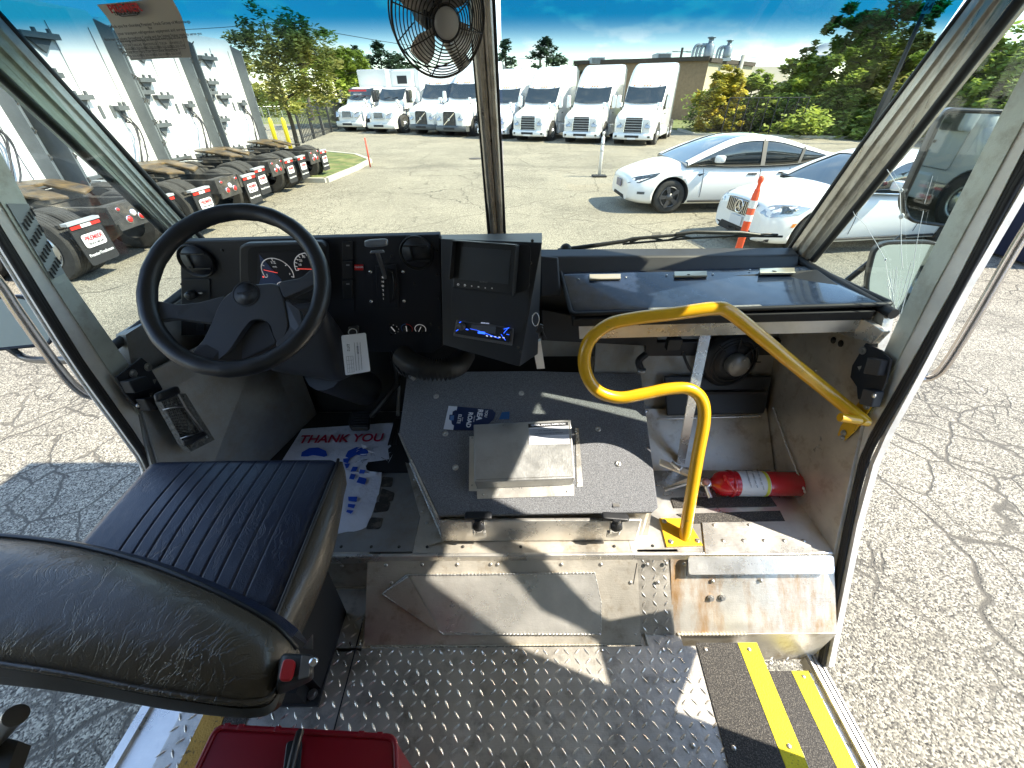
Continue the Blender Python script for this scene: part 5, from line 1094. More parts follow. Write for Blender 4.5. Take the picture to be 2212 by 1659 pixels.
for x, y in ((1700, 760), (1742, 790), (1762, 800)): rivet(onX(x, y, 1.104), (-1, 0, 0), .006)
for x, y in ((1800, 735), (1816, 742)): part(MB().lathe([(.012, 0), (.001, .001)], onX(x, y, 1.103), (-1, 0, 0), n=16), 'hole', dullblk)
# bracket box under the tray at right, small wedge with bolts
part(MB().prism([onX(1900, 742, 1.098), onX(1790, 712, 1.098), onX(1852, 672, 1.098), onX(1925, 716, 1.098)], (-.02, 0, 0)), 'corner_box', al_b, bevel=.002)
# --- left wheel house: dull grey inner panel and alu step behind the seat
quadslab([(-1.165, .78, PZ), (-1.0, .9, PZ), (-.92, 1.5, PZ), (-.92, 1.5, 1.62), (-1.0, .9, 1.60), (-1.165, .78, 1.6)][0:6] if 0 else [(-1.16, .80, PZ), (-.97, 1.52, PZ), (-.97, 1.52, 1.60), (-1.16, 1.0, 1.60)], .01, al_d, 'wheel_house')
quadslab([onY(545, 800, 1.50), onY(600, 800, 1.50), onY(612, 880, 1.50), onY(545, 880, 1.50)], .012, al, 'inner_panel')
for x, y in ((590, 823), (594, 846), (600, 870)): rivet(onY(x, y, 1.485), (0, -1, 0), .007)
# --- sills under the side windows and black duct cover below the windscreen
GY = lambda z: 1.6 - (z - 1.8) * .355          # windscreen plane
part(MB().tube([V(1.12, 1.58, 1.775), V(1.12, 1.06, 1.775)], .016, n=8), 'window_seal', rubb); part(MB().tube([V(-1.19, 1.58, 1.75), V(-1.19, 1.03, 1.70)], .014, n=8), 'window_seal', rubb)
dc = []
for X in (.10, .62, 1.10):
    dc.append([V(X, 1.60, 1.80), V(X, 1.57, 1.812), V(X, 1.52, 1.80), V(X, 1.49, 1.745), V(X, 1.47, 1.735), V(X, 1.47, 1.60), V(X, 1.60, 1.60)])
part(MB().sweep(dc, smooth=False), 'duct_cover', mat('duct_plastic', (.045, .047, .052), .42, var=.15, bump=(200, .2, .0006)), bevel=.006)
for x in (1738, 1746): part(MB().lathe([(.006, 0), (.001, .001)], onY(x, 563, 1.50), (0, -1, .3), n=10), 'hole', dullblk)
# --- windscreen frame, post and panes
def ribbed(A, B, prof, name, m, th=.03):
    """profile between two edge lines; A, B lists of points"""
    rings = []
    for a_, b_ in zip(A, B):
        d = b_ - a_; ax = (A[-1] - A[0]).normalized(); n = d.cross(ax).normalized()
        if n.dot(CAM - a_) < 0: n = -n
        top = [a_ + d * u + n * h for u, h in prof]; rings.append(top + [b_ - n * th, a_ - n * th])
    return part(MB().sweep(rings, smooth=False), name, m, bevel=.0015)
WP = (V(0, 1.6, 1.8), V(0, 1, .355))
def onW(fx, fy): return onP(fx, fy, *WP)
prof = [(0, .0), (.06, .012), (.30, .014), (.34, .006), (.42, .006), (.46, .016), (.62, .016), (.66, .006), (.74, .004), (.80, .012), (.95, .010), (1, .0)]
A = [onW(2120, -25), onW(1864, 314), onW(1700, 548)]; B = [onX(2222, -25, 1.15), onX(1958, 314, 1.15), onX(1756, 562, 1.15)]
ribbed(A, B, prof, 'windscreen_pillar', post_m); part(MB().tube([p + V(-.006, -.004, 0) for p in A], .010, n=8), 'window_seal', rubb); part(MB().tube([p + V(-.004, -.006, 0) for p in B], .012, n=8), 'window_seal', rubb)
AL = [onW(-45, -10), onW(200, 258), onW(450, 532)]; BL = [onX(-60, 105, -1.26), onX(150, 300, -1.255), onX(380, 524, -1.245)]
ribbed(AL, BL, prof, 'windscreen_pillar', galv_g); part(MB().tube([p + V(.006, -.004, 0) for p in AL], .011, n=8), 'window_seal', rubb); part(MB().tube([p + V(.004, -.006, 0) for p in BL], .012, n=8), 'window_seal', rubb)
part(MB().tube([V(-.02, GY(1.79) - .0, 1.79), V(1.13, GY(1.79), 1.79)], .010, n=8), 'window_seal', rubb)
pa, pb = onW(1076, 520), onW(1036, -30); dX = V(1, 0, 0)
hwp = [((1089 - 1060) / 2 / 860 * 1.45) * 1.02, .0305]
rings = []
for p, h in ((pa - V(0, 0, .12) + V(.002, .04, 0), .0255), (pb + (pb - pa) * .12, .0265)):
    rings.append([p + V(x * h * 1.05, y, 0) for x, y in [(-1, .02), (-1, -.012), (-.8, -.020), (-.45, -.022), (-.38, -.012), (.0, -.010), (.10, -.004), (.18, -.010), (.42, -.014), (.5, -.022), (.85, -.02), (1, -.01), (1, .02)]])
part(MB().sweep(rings, smooth=False), 'centre_post', post_m, bevel=.001)
rings = [[q + V(.0, -.0065, 0) for q in (r[4] , r[5], r[6])] for r in rings]
for xx in (-.030, .030): part(MB().tube([pa + V(xx, .012, -.1), pb + V(xx, .012, .05)], .006, n=6), 'window_seal', rubb)
ws_g = glass('windscreen_glass', (.93, .96, .82), .03, band=(2.30, 2.47, (.004, .10, .17)), cap=.08)
for x0, x1 in ((-1.30, -.085), (-.022, 1.13)):
    part(MB().add([(x0, GY(1.75), 1.75), (x1, GY(1.75), 1.75), (x1, GY(2.56), 2.56), (x0, GY(2.56), 2.56)], [(0, 1, 2, 3)]), 'windscreen_pane', ws_g)
side_g = glass('side_glass', (.72, .80, .74), .05, cap=.10)
part(MB().add([(1.145, 1.53, 1.77), (1.145, 1.05, 1.77), (1.145, .98, 2.5), (1.145, 1.26, 2.5)], [(0, 1, 2, 3)]), 'side_pane', side_g)
part(MB().add([(-1.22, 1.53, 1.70), (-1.22, 1.05, 1.68), (-1.22, .98, 2.5), (-1.22, 1.26, 2.5)], [(0, 1, 2, 3)]), 'side_pane', glass('left_side_glass', (.78, .84, .78), .02, cap=.035))
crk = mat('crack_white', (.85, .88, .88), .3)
cb = MB(); X0 = 1.138
def crack(pts, r=.0009): cb.tube(rounded([onX(x, y, X0) for x, y in pts], .01, 2), r, n=4, cap=False)
crack([(1914, 362), (1930, 388), (1944, 410), (1946, 470), (1947, 545), (1950, 580)], .0013); crack([(1840, 448), (1846, 465), (1868, 484), (1893, 525), (1912, 560), (1918, 600), (1930, 640)]); crack([(1995, 455), (1985, 500), (1976, 550), (1972, 590)], .0010); crack([(2015, 380), (1997, 440)])
rng = random.Random(12)
for k in range(13):
    x1 = 1915 + rng.random() * 60; y1 = 560 + rng.random() * 60; crack([(1932 + rng.gauss(0, 5), 685), (1930 + (x1 - 1930) * .5 + rng.gauss(0, 4), 640), (x1, y1)], rng.uniform(.0005, .0013))
part(cb, 'glass_crack', crk, kind='stuff')
for x, y, r in ((1947, 412, .006), (1948, 467, .008), (1913, 561, .004)): part(MB().dome(onX(x, y, X0), r, ax=(-1, 0, 0), h=.5, n=10), 'glint_dome', crk)  # white domes standing in for sun glints on the cracked pane
# --- door jambs
def jamb(pxl, pxr, X, name, m, th, side):
    P = [onX(x, y, X) for x, y in pxl]; Q = [onX(x, y, X) for x, y in pxr]
    b = MB()
    for i in range(len(P) - 1):
        b.hexa([P[i], P[i + 1], Q[i + 1], Q[i]], [p + V(side * th, 0, 0) for p in (P[i], P[i + 1], Q[i + 1], Q[i])])
    return part(b, name, m)
def jl(pts, X, r, name, m): return part(MB().tube(spline([onX(x, y, X) for x, y in pts], 5), r, n=8), name, m)
# right: grey inner face, bright edge, black rubber, pale outer lip
Lg = [(2290, 0), (2170, 231), (1973, 620), (1898, 785), (1845, 905), (1800, 1050), (1782, 1100), (1728, 1440)]
Rg = [(2330, 60), (2212, 261), (2018, 620), (1928, 800), (1862, 925), (1823, 1000), (1800, 1110), (1745, 1440)]
Rb = [(2360, 120), (2212, 321), (2059, 620), (1955, 805), (1880, 935), (1855, 990), (1822, 1130), (1762, 1440)]
Rr = [(2380, 150), (2212, 392), (2077, 620), (1978, 810), (1908, 935), (1878, 1000), (1842, 1130), (1782, 1440)]
Ro = [(2400, 160), (2212, 402), (2085, 620), (1984, 812), (1916, 937), (1887, 1003), (1852, 1132), (1790, 1440)]
jamb(Lg, Rg, 1.112, 'door_jamb', galv_g, .012, 1); jamb(Rg, Rb, 1.116, 'door_jamb', jamb_l, .012, 1)
mid = [((a_[0] + b_[0]) / 2, (a_[1] + b_[1]) / 2) for a_, b_ in zip(Rb, Rr)]
sp = [onX(x, y, 1.125) for x, y in mid]
for dx_ in (-.009, 0, .009): part(MB().tube(spline([p + V(0, dx_ * .9, -dx_ * .45) for p in sp], 5), .0075, n=8), 'door_rubber', rubb)
jamb(Rr, Ro, 1.13, 'door_jamb', jamb_l, .02, 1)
# left
Lg = [(-120, 250), (0, 435), (38, 500), (246, 816), (345, 1000), (372, 1090), (385, 1200)]; Rg = [(-60, 250), (80, 470), (141, 592), (277, 784), (352, 900), (385, 990), (400, 1200)]
jamb([(-170, 200), (-20, 450), (10, 500), (179, 774), (288, 928), (339, 998), (360, 1080), (372, 1200)], Lg, -1.18, 'door_jamb', jamb_l, .05, -1) if 0 else None
Lc = [(-170, 200), (-20, 450), (10, 500), (179, 774), (288, 928), (332, 998), (352, 1090), (366, 1200)]
Mc = [(-120, 250), (10, 450), (38, 496), (246, 816), (318, 920), (362, 998), (385, 1090), (398, 1200)]
Rc = [(-40, 250), (75, 470), (141, 592), (280, 790), (345, 890), (392, 996), (412, 1090), (424, 1200)]
jamb(Lc, Mc, -1.178, 'door_jamb', jamb_l, .05, -1); jamb(Mc, Rc, -1.174, 'door_jamb', galv_g, .04, -1)
sp = [onX(x - 9, y + 6, -1.185) for x, y in Lc]
for dx_ in (-.007, 0, .007): part(MB().tube(spline([p + V(0, dx_ * .9, -dx_ * .45) for p in sp], 5), .007, n=8), 'door_rubber', rubb)
part(MB().tube(spline([p + V(-.01, -.017, .0) for p in sp], 5), .004, n=6), 'door_jamb', jamb_l)
lab = MB().prism([onX(46, 490, -1.172), onX(100, 512, -1.172), onX(141, 588, -1.172), onX(112, 604, -1.172)] if 0 else [onX(x, y, -1.1725) for x, y in ((14, 440), (60, 440), (139, 590), (112, 604))], (.0012, 0, 0)); part(lab, 'data_sticker', mat('sticker_grey', (.42, .46, .46), .5))
for k, (x, y) in enumerate(((60, 470), (78, 505), (97, 540), (116, 575))):
    P0 = onX(x, y, -1.170)
    for j in range(5): MB().box(P0 + V(.001, .018 - j * .009, .008 - .006 * j), (.0008, .004, .018)).obj('print_line', dullblk, van)
# --- structure of the body behind and above the camera
part(MB().prism([(1.15, y_, z_) for y_, z_ in [(.64, 2.72), (.592, 2.48), (.456, 2.06), (.44, 1.877), (.42, 1.763), (.267, 1.74), (.22, 1.60), (.45, 1.42), (.54, 1.56), (.474, 1.78), (.484, 1.885), (.544, 2.09), (.59, 2.23), (.70, 2.72)]], (.02, 0, 0)), 'door_shadow_caster', blk)  # unseen shape added to cast the dark band on riser and floor
part(MB().box((-.05, -1.35, 2.80), (2.5, 6.3, .06)), 'roof', inner); part(MB().box((0, -1.4, 1.7), (2.3, .04, 2.2)), 'rear_partition', inner)
part(MB().prism([(1.13, 1.2, 2.475), (1.13, .46, 2.60), (1.13, -1.4, 2.60), (1.13, -1.4, 2.8), (1.13, 1.3, 2.8)], (.05, 0, 0)), 'door_header', al)
part(MB().prism([(1.17, .12, .62), (1.17, .21, 1.2), (1.17, .28, 1.71), (1.17, .46, 2.66), (1.17, -1.5, 2.66), (1.17, -1.5, .62)], (.03, 0, 0)), 'sliding_door', inner)
part(MB().prism([(-1.22, -.1, .62), (-1.22, .0, 1.2), (-1.22, .3, 2.66), (-1.22, -1.5, 2.66), (-1.22, -1.5, .62)], (-.03, 0, 0)), 'sliding_door', inner)
part(MB().prism([(-1.22, 1.2, 2.475), (-1.22, .3, 2.60), (-1.22, -1.4, 2.60), (-1.22, -1.4, 2.8), (-1.22, 1.3, 2.8)], (-.05, 0, 0)), 'door_header', al)
part(MB().box((-.05, -4.2, 1.7), (2.4, 5.4, 2.1)), 'cargo_body', inner); part(MB().prism([(-1.3, GY(2.53), 2.53), (1.2, GY(2.53), 2.53), (1.2, GY(2.53) + .03, 2.8), (-1.3, GY(2.53) + .03, 2.8)], (0, .05, 0)), 'windscreen_header', al_d)
part(MB().prism([(-1.25, 1.62, .5), (-1.2, 1.62, 1.74), (1.12, 1.62, 1.74), (1.15, 1.62, .5)], (0, .12, 0)), 'front_wall', inner); part(MB().box((-.04, 2.0, .75), (1.9, .65, .7)), 'nose', inner, bevel=.08)
for sx_ in (-1, 1): w_ = make_wheel(van, (sx_ * 1.0, 1.35, GZ + .42), .42, .26, sx_)
w_ = [make_wheel(van, (sx_ * 1.0, -4.6, GZ + .42), .42, .26, sx_) for sx_ in (-1, 1)]
# ============================================================ THINGS IN THE CAB
carp = mat('speckled_carpet', (.105, .108, .115), .95, two=(.27, .275, .285), twoscale=330, twocut=(.42, .64), bump=(330, .8, .003), sheen=.2)
# ---- engine cover
S_ = .35
cn = V(0, -S_, 1).normalized(); cp = V(0, .83, 1.16)
def onC(fx, fy, h=0): return onP(fx, fy, cp + cn * h, cn)
ec = thing('engine_cover', 'carpeted engine cover in the middle of the cab with two black rubber latches', 'engine cover')
cv = [(880, 803), (1160, 801), (1385, 808), (1422, 1096), (1410, 1106), (1180, 1110), (948, 1114), (862, 935)]
MB().prism([onC(x, y) for x, y in cv], -cn * .016).obj('carpet_top', carp, ec, bevel=.004)
C8 = [onC(x, y, -.017) for x, y in cv]; ctr = sum(C8, V(0, 0, 0)) / 8
top_ = [p + (ctr - p).normalized() * .02 for p in C8]; bot = [V(p.x, p.y if p.y > .9 else .835, PZ) for p in top_]
b = MB(); n = 8
for i in range(n): b.add([top_[i], top_[(i + 1) % n], bot[(i + 1) % n], bot[i]], [(0, 1, 2, 3)])
b.add(top_, [tuple(range(n))]); b.obj('housing', al, ec)
fa, fb = onC(862, 935, -.002), onC(946, 1113, -.002); lo = onZ(962, 1166, PZ + .01)
MB().prism([fa, fb, lo, V(fa.x + .03, fa.y, fa.z - .17)], V(-.006, 0, 0)).obj('side_flange', al_b, ec)
bead([V(fa.x + .03, fa.y, fa.z - .17) + V(-.008, 0, 0), lo], V(-.006, 0, .004), .0045).obj('weld_bead', beadm, ec)
q0, q1, q2, q3 = onZ(876, 1000, PZ + .004), onZ(905, 1010, PZ + .004), onZ(957, 1170, PZ + .004), onZ(925, 1180, PZ + .004)
MB().prism([q0, q1, q2, q3], V(0, 0, .004)).obj('bolted_strip', al, ec)
for x, y in ((895, 1035), (903, 1070), (912, 1105), (922, 1130)): rivet(onZ(x, y, PZ + .009), (0, 0, 1), .006, par=ec)
for x, y in ((942, 856), (1126, 850), (962, 937), (984, 1010), (1292, 927), (1335, 1002)):
    MB().lathe([(.0115, 0), (.0115, .0025), (.004, .003), (.003, .0005)], onC(x, y), cn, n=16).obj('washer', rivet_m, ec)
for X0, X1 in ((948, 1384),):
    A_ = onY(948, 1121, .832); B_ = onY(1385, 1119, .832)
    MB().hexa([V(A_.x, .815, PZ + .002), V(B_.x, .815, PZ + .002), V(B_.x, .835, PZ + .002), V(A_.x, .835, PZ + .002)], [V(A_.x, .822, A_.z), V(B_.x, .822, B_.z), V(B_.x, .835, B_.z), V(A_.x, .835, A_.z)]).obj('front_panel', al_b, ec, bevel=.004)
def latch(fx, lean):
    c = onC(fx, 1104, .004); p0 = V(c.x, c.y - .02, c.z)
    lt = MB().rbox([p0 + V(-.045, -.012, -.008), p0 + V(.045, -.012, -.008 - lean), p0 + V(.045, .016, -.008 - lean), p0 + V(-.045, .016, -.008), p0 + V(-.045, -.012, .006), p0 + V(.045, -.012, .006 - lean), p0 + V(.045, .016, .006 - lean), p0 + V(-.045, .016, .006)], .35, 6).obj('rubber_latch', blk, ec)
    MB().tube([p0 + V(0, -.01, -.002), p0 + V(.0, -.016, -.045)], .013, n=10).obj('latch_stem', blk, lt); MB().lathe([(.017, -.006), (.021, 0), (.017, .008)], p0 + V(0, -.018, -.030), (0, -1, .2), n=16).obj('latch_ball', blk, lt)
    for s in (-1, 1): MB().tube([p0 + V(s * .019, -.012, -.015), p0 + V(s * .020, -.024, -.035), p0 + V(s * .014, -.020, -.06), p0 + V(s * .018, -.016, -.078)], .003, n=6).obj('latch_hook', steel, lt)
    MB().box(p0 + V(0, -.012, -.082), (.045, .01, .028)).obj('latch_plate', al_b, lt)
latch(1034, 0); latch(1328, .012)
MB().box(onC(1331, 1091, .002), (.022, .014, .002)).obj('hinge_tab', rivet_m, ec); rehome(ec, (.1, 1.1, PZ))
# open spanner shape at the cover's right edge
t = MB(); c = onC(1384, 883, -.03) + V(.012, 0, 0); pts = [c + V(cos(a) * .017, sin(a) * .020, 0) for a in [radians(40 + 28 * k) for k in range(11)]]; t.tube(pts, .005, n=6); tag(t.obj('spanner', mat('bright_steel', (.8, .8, .8), .25, metal=.7)), 'end of an open jaw spanner sticking out at the right edge of the engine cover', 'spanner')
# ---- sheet metal box on the cover
bxm = thing('metal_box', 'shallow sheet aluminium box riveted onto the carpeted engine cover', 'box'); H_ = .05
T4 = [onC(1025, 1042, H_), onC(1242, 1033, H_), onC(1233, 906, H_), onC(1023, 917, H_)]
B4 = [p - cn * (H_ - .001) for p in T4]; B4[0] = B4[0] + V(.006, -.006, -.002); B4[1] = B4[1] + V(-.004, -.006, -.002)
boxm = alu('box_aluminium', (.55, .55, .53), .34, .75, amount=(.56, .85), dirt_or_glare=(.38, .36, .32))
MB().hexa(B4, T4).obj('lid', boxm, bxm, bevel=.003)
for P in ([(1030, 1056), (1240, 1047), (1240, 1071), (1031, 1078)], [(1014, 943), (1030, 943), (1030, 1061), (1013, 1061)], [(1243, 925), (1250, 925), (1259, 1051), (1246, 1052)]):
    MB().prism([onC(x, y, .001) for x, y in P], cn * .002).obj('flange', al_b, bxm)
for x, y in ((1043, 1068), (1225, 1062), (1020, 1048), (1020, 946), (1249, 1042), (1244, 932)): rivet(onC(x, y, .003), cn, .004, par=bxm)
MB().tube([onC(1029, 1036, H_ + .001), onC(1238, 1028, H_ + .001)], .0012, n=4).obj('fold_line', al_d, bxm); rehome(bxm, B4[0])
st = thing('inspection_sticker', 'inspection sticker with a black heading on the metal box', 'sticker')
MB().prism([onC(x, y, H_ + .0008) for x, y in ((1142, 917), (1227, 912), (1231, 959), (1143, 961))], cn * .0006).obj('sheet', paper, st)
MB().prism([onC(x, y, H_ + .0016) for x, y in ((1141, 916), (1227, 911), (1227.6, 919.5), (1141.4, 924))], cn * .0005).obj('heading_band', blk, st)
MB().prism([onC(x, y, H_ + .0016) for x, y in ((1143, 927), (1227, 922), (1229, 938), (1144, 943))], cn * .0004).obj('grey_band', mat('sticker_mid', (.36, .38, .42), .5), st)
o1, o2 = onC(1184, 917.3, H_ + .0022), onC(1210, 916, H_ + .0022); up_ = onC(1184, 905, H_ + .0022) - o1
text('lettering', 'FEDERAL ANNUAL INSPECTION', .0098, paper, o1, o2 - o1, up_, st, .0003, off=.0003, bold=.02, sx=.92)
for k, (y, s) in enumerate(((930, 'DATE   VEHICLE NO.   LOCATION'), (936, 'THIS VEHICLE HAS PASSED AN INSPECTION'))):
    text('lettering', s, .0052, blk, onC(1186, y, H_ + .0022), o2 - o1, up_, st, .0002, off=.0003)
MB().box(onC(1187, 942, H_ + .002), (.001, .001, .001)).obj('print_line', blk, st); rehome(st, o1)
# ---- brochures
br = thing('brochure', 'navy and white folded brochure reading elite, ready and road on the engine cover', 'brochure')
MB().prism([onC(x, y, .002) for x, y in ((969, 877), (988, 878.5), (979, 929), (958, 927))], cn * .0012).obj('white_panel', paper, br)
MB().prism([onC(x, y, .002) for x, y in ((988, 878.5), (1064, 885), (1071, 893), (1066, 906), (1040, 930), (979, 929))], cn * .0014).obj('navy_panel', navy_ink, br)
u1, u2 = onC(1000, 880, .002), onC(990, 929, .002); rd = (u2 - u1); ru = onC(1040, 882, .002) - u1
text('lettering', 'ELITE', .018, paper, onC(992, 905, .0042), rd, ru, br, .0003, bold=.02); text('lettering', 'FLEET', .007, paper, onC(998.5, 906, .0042), rd, ru, br, .0003)
text('lettering', 'ROAD', .024, paper, onC(1014, 907, .0042), rd, ru, br, .0003, bold=.04); text('lettering', 'FOR THE', .007, paper, onC(1024, 905, .0042), rd, ru, br, .0003)
text('lettering', 'REA', .028, paper, onC(1036, 896, .0042), rd, ru, br, .0003, bold=.04); text('lettering', 'YOU', .015, paper, onC(1050, 894, .0042), rd, ru, br, .0003, bold=.03)
MB().prism([onC(x, y, .0034) for x, y in ((978, 889), (984, 886), (991, 888), (991, 918), (983, 921), (976, 916), (975, 908), (970, 906), (971, 896), (977, 896))], cn * .0006).obj('emblem', navy_ink, br); MB().prism([onC(x, y, .004) for x, y in ((973, 898), (981, 897), (980, 908), (972, 908))], cn * .0006).obj('emblem_truck', mat('mid_blue', (.1, .2, .4), .5), br); rehome(br, u1)
tag(MB().prism([onC(x, y, .0018) for x, y in ((1084, 891), (1101, 889), (1100, 905), (1078, 906))], cn * .0012).obj('leaflet', mat('teal_blue', (.01, .09, .26), .4)), 'small blue corner of a leaflet behind the metal box', 'leaflet')
# ---- paper floor mat THANK YOU with shoe prints
tm = thing('paper_mat', 'torn dirty white paper mat printed thank you with blue shoe soles under the pedals', 'paper mat'); TZ = PZ + .0115
def onT(x, y, h=0): return onZ(x, y, TZ + h)
def zwave(p): return V(p.x, p.y, p.z + .003 * noise.noise(V(p.x * 14, p.y * 14, 2)) + (.0 if p.y > 1.12 else -.009))
out = [(652, 927), (700, 923), (760, 919), (849, 913), (848, 940), (846, 962), (838, 970), (841, 992), (820, 992), (797, 991), (794, 1000), (790, 1010), (800, 1022), (812, 1021), (825, 1020), (822, 1040), (817, 1063), (808, 1090), (800, 1115), (792, 1134), (775, 1142), (737, 1149), (700, 1150), (640, 1140), (600, 1060), (600, 1010)]
ctr = onT(720, 1010); Pm = [onT(x, y) for x, y in out]; P2 = []
for i in range(len(Pm)):
    for k in range(3): P2.append(Pm[i].lerp(Pm[(i + 1) % len(Pm)], k / 3) + (V(rng.gauss(0, .0015), rng.gauss(0, .0015), 0) if 4 <= i <= 21 else V(0, 0, 0)))
vs = [zwave(ctr)]; R_ = 9; nn = len(P2)
for r in range(1, R_ + 1): vs += [zwave(ctr.lerp(p, r / R_)) for p in P2]
fs = [(0, 1 + k, 1 + (k + 1) % nn) for k in range(nn)]
for r in range(R_ - 1):
    for k in range(nn): a_ = 1 + r * nn; fs.append((a_ + k, a_ + nn + k, a_ + nn + (k + 1) % nn, a_ + (k + 1) % nn))
matp = mat('mat_paper', (.66, .68, .74), .7, var=.05, vscale=8, two=(.36, .37, .40), twoscale=13, twocut=(.56, .78), bump=(24, .6, .012))
MB().add(vs, fs, matp, True).obj('sheet', None, tm)
u0 = onT(660, 950); ur = onT(818, 946) - u0; uu = onT(737, 910) - onT(737, 950)
text('lettering', 'THANK YOU', .072, red_ink, onT(738, 948, .006), ur, uu, tm, .0004, bold=.02, sx=.90, off=.001)
def inkp(poly, m=blue_ink): MB().prism([onT(x, y, .0055 if y < 1020 else .0) + V(0, 0, 0) for x, y in poly], (0, 0, .0006)).obj('shoe_print', m, tm)
inkp([(650, 986), (652, 977), (668, 968), (688, 967), (704, 974), (707, 984), (700, 987), (690, 985), (676, 983), (664, 986)])
inkp([(746, 986), (752, 974), (770, 966), (785, 967), (797, 975), (792, 984), (780, 984), (770, 982), (760, 988), (754, 990)])
for P in ([(741, 991), (757, 989), (751, 1001), (742, 998)], [(744, 1002), (756, 1001), (752, 1010), (748, 1012)], [(762, 1008), (773, 1009), (769, 1018), (757, 1019)], [(778, 1014), (790, 1016), (786, 1023), (775, 1023)], [(758, 1023), (769, 1025), (764, 1036), (754, 1034)], [(776, 1030), (792, 1034), (788, 1047), (770, 1042)], [(752, 1073), (772, 1073), (770, 1084), (753, 1082)], [(752, 1088), (768, 1090), (764, 1098), (751, 1095)], [(750, 1101), (764, 1103), (758, 1110), (748, 1106)]): inkp(P)
b = MB()
for k in range(14):
    p = onT(rng.uniform(770, 845), rng.uniform(965, 992), .012); q = p + V(rng.gauss(0, .02), rng.gauss(0, .012), rng.uniform(0, .02)); r_ = p + V(rng.gauss(0, .02), rng.gauss(0, .012), 0); b.add([p, q, r_], [(0, 1, 2)])
b.obj('torn_scrap', matp, tm, kind='stuff'); rehome(tm, ctr)
# ---- pedals
pd = thing('brake_pedal', 'black ribbed brake pedal on its arm above the paper mat', 'pedal')
Pp = [onZ(x, y, 1.10) for x, y in ((757, 889), (800, 887), (797, 922), (758, 923), (752, 912))]; MB().prism(rpoly(Pp, .012), (0, -.004, -.02)).obj('pad', blk, pd, bevel=.003)
for k in range(6): a_, c_ = Pp[0].lerp(Pp[3], (k + .5) / 6), Pp[1].lerp(Pp[2], (k + .5) / 6); MB().tube([a_.lerp(c_, .06) + V(0, 0, .002), a_.lerp(c_, .94) + V(0, 0, .002)], .0028, n=5).obj('pad_rib', rubb, pd)
MB().tube([onZ(800, 905, 1.11) + V(0, .02, 0), onY(815, 885, 1.40), onY(858, 830, 1.45), onY(850, 780, 1.5)], .013, n=8).obj('arm', blk, pd); rehome(pd, Pp[0])
pd = thing('accelerator_pedal', 'black ribbed accelerator pedal leaning beside the engine cover', 'pedal')
Pp = [onY(852, 904, 1.30), onY(870, 904, 1.30), onY(866, 960, 1.16), onY(836, 962, 1.16)]; MB().prism(Pp, (0, .015, -.008)).obj('pad', blk, pd, bevel=.003)
for k in range(5): a_, c_ = Pp[0].lerp(Pp[1], (k + .5) / 5), Pp[3].lerp(Pp[2], (k + .5) / 5); MB().tube([a_ + V(0, -.003, .002), c_ + V(0, -.003, .002)], .0022, n=5).obj('pad_rib', rubb, pd)
MB().tube([Pp[0] + V(.01, .02, .0), onY(862, 840, 1.45), onY(858, 800, 1.5)], .008, n=6).obj('arm', steel, pd); rehome(pd, Pp[3])
# ---- dashboard
DY = 1.215; dz = V(0, -.16, 1).normalized()      # the face leans back slightly at its foot
DN = V(0, -1, -.12).normalized(); DP = V(0, DY, 1.9)
def onD(x, y, h=0): return onP(x, y, DP - V(0, h, 0), DN)
ds = thing('dashboard', 'black instrument panel behind the steering wheel with gauges, switches and shifter', 'dashboard')
MB().prism([onD(x, y) for x, y in ((388, 522), (950, 507), (957, 748), (935, 762), (800, 760), (640, 742), (600, 742), (600, 724), (393, 722))], (0, .022, .004)).obj('panel', dashm, ds, bevel=.003)
MB().prism([onD(x, y) + V(0, .02, -.004) for x, y in ((392, 524), (950, 510), (950, 740), (392, 720))], (0, .22, -.11)).obj('top_box', dashm, ds)
def ringobj(x, y, r, prof, name, m, par, n=32, h=0): return MB().lathe(prof, onD(x, y, h), (0, -1, .0), n=n).obj(name, m, par)
def dshape(P, name, m, par=None, h=.001, th=.004, bev=.0, rad=.0):
    Q = [onD(x, y, h) for x, y in P]; Q = rpoly(Q, rad) if rad else Q
    return MB().prism(Q, (0, -th, 0)).obj(name, m, par or ds, bevel=bev)
def vent(x, y, r):
    v = ringobj(x, y, r, [(r, 0), (r, .012), (r * .93, .016), (r * .88, .010), (.001, .008)], 'air_vent', blk, ds)
    c = onD(x, y, .012)
    MB().lathe([(r * .84, .0), (r * .84, .006), (.001, .012)], c, (0, -1, 0), n=28).obj('vent_disc', dashm, v)
    MB().box(c + V(0, -.010, r * .42), (r * 1.4, .006, .004)).obj('vent_blade', blk, v); MB().box(c + V(0, -.010, -r * .42), (r * 1.4, .006, .004)).obj('vent_blade', blk, v); MB().box(c + V(-r * .3, -.012, 0), (.004, .006, r * .8)).obj('vent_blade', blk, v)
vent(427, 562, .052); vent(901, 545, .052)
# gauge pod
pod = dshape([(527, 527), (540, 520), (700, 516), (712, 525), (716, 600), (705, 640), (540, 645), (527, 600)], 'gauge_pod', blk, h=.0, th=.03, bev=.006, rad=.02)
dshape([(536, 534), (700, 526), (706, 600), (696, 632), (548, 636), (536, 598)], 'pod_recess', dullblk, pod, h=.0305, th=.001, rad=.02)
gf = dshape([(557, 546), (696, 538), (700, 620), (555, 626)], 'gauge_face', mat('gauge_black', (.010, .011, .016), .35), pod, h=.0318, th=.001)
blue_s = mat('gauge_blue', (.045, .075, .17), .35)
MB().prism([onD(x, y, .0334) for x, y in ((560, 549), (578, 570), (608, 604), (600, 624), (556, 626), (566, 590))], (0, -.0006, 0)).obj('display_glow', blue_s, pod)
wl_ = mat('dial_white', (.62, .62, .62), .5, emit=(1, 1, 1), estr=.06); needle = mat('needle_red', (.8, .08, .06), .4, emit=(1, .1, .08), estr=.3)  # faint emission added so dial marks and needles read on the dark dash
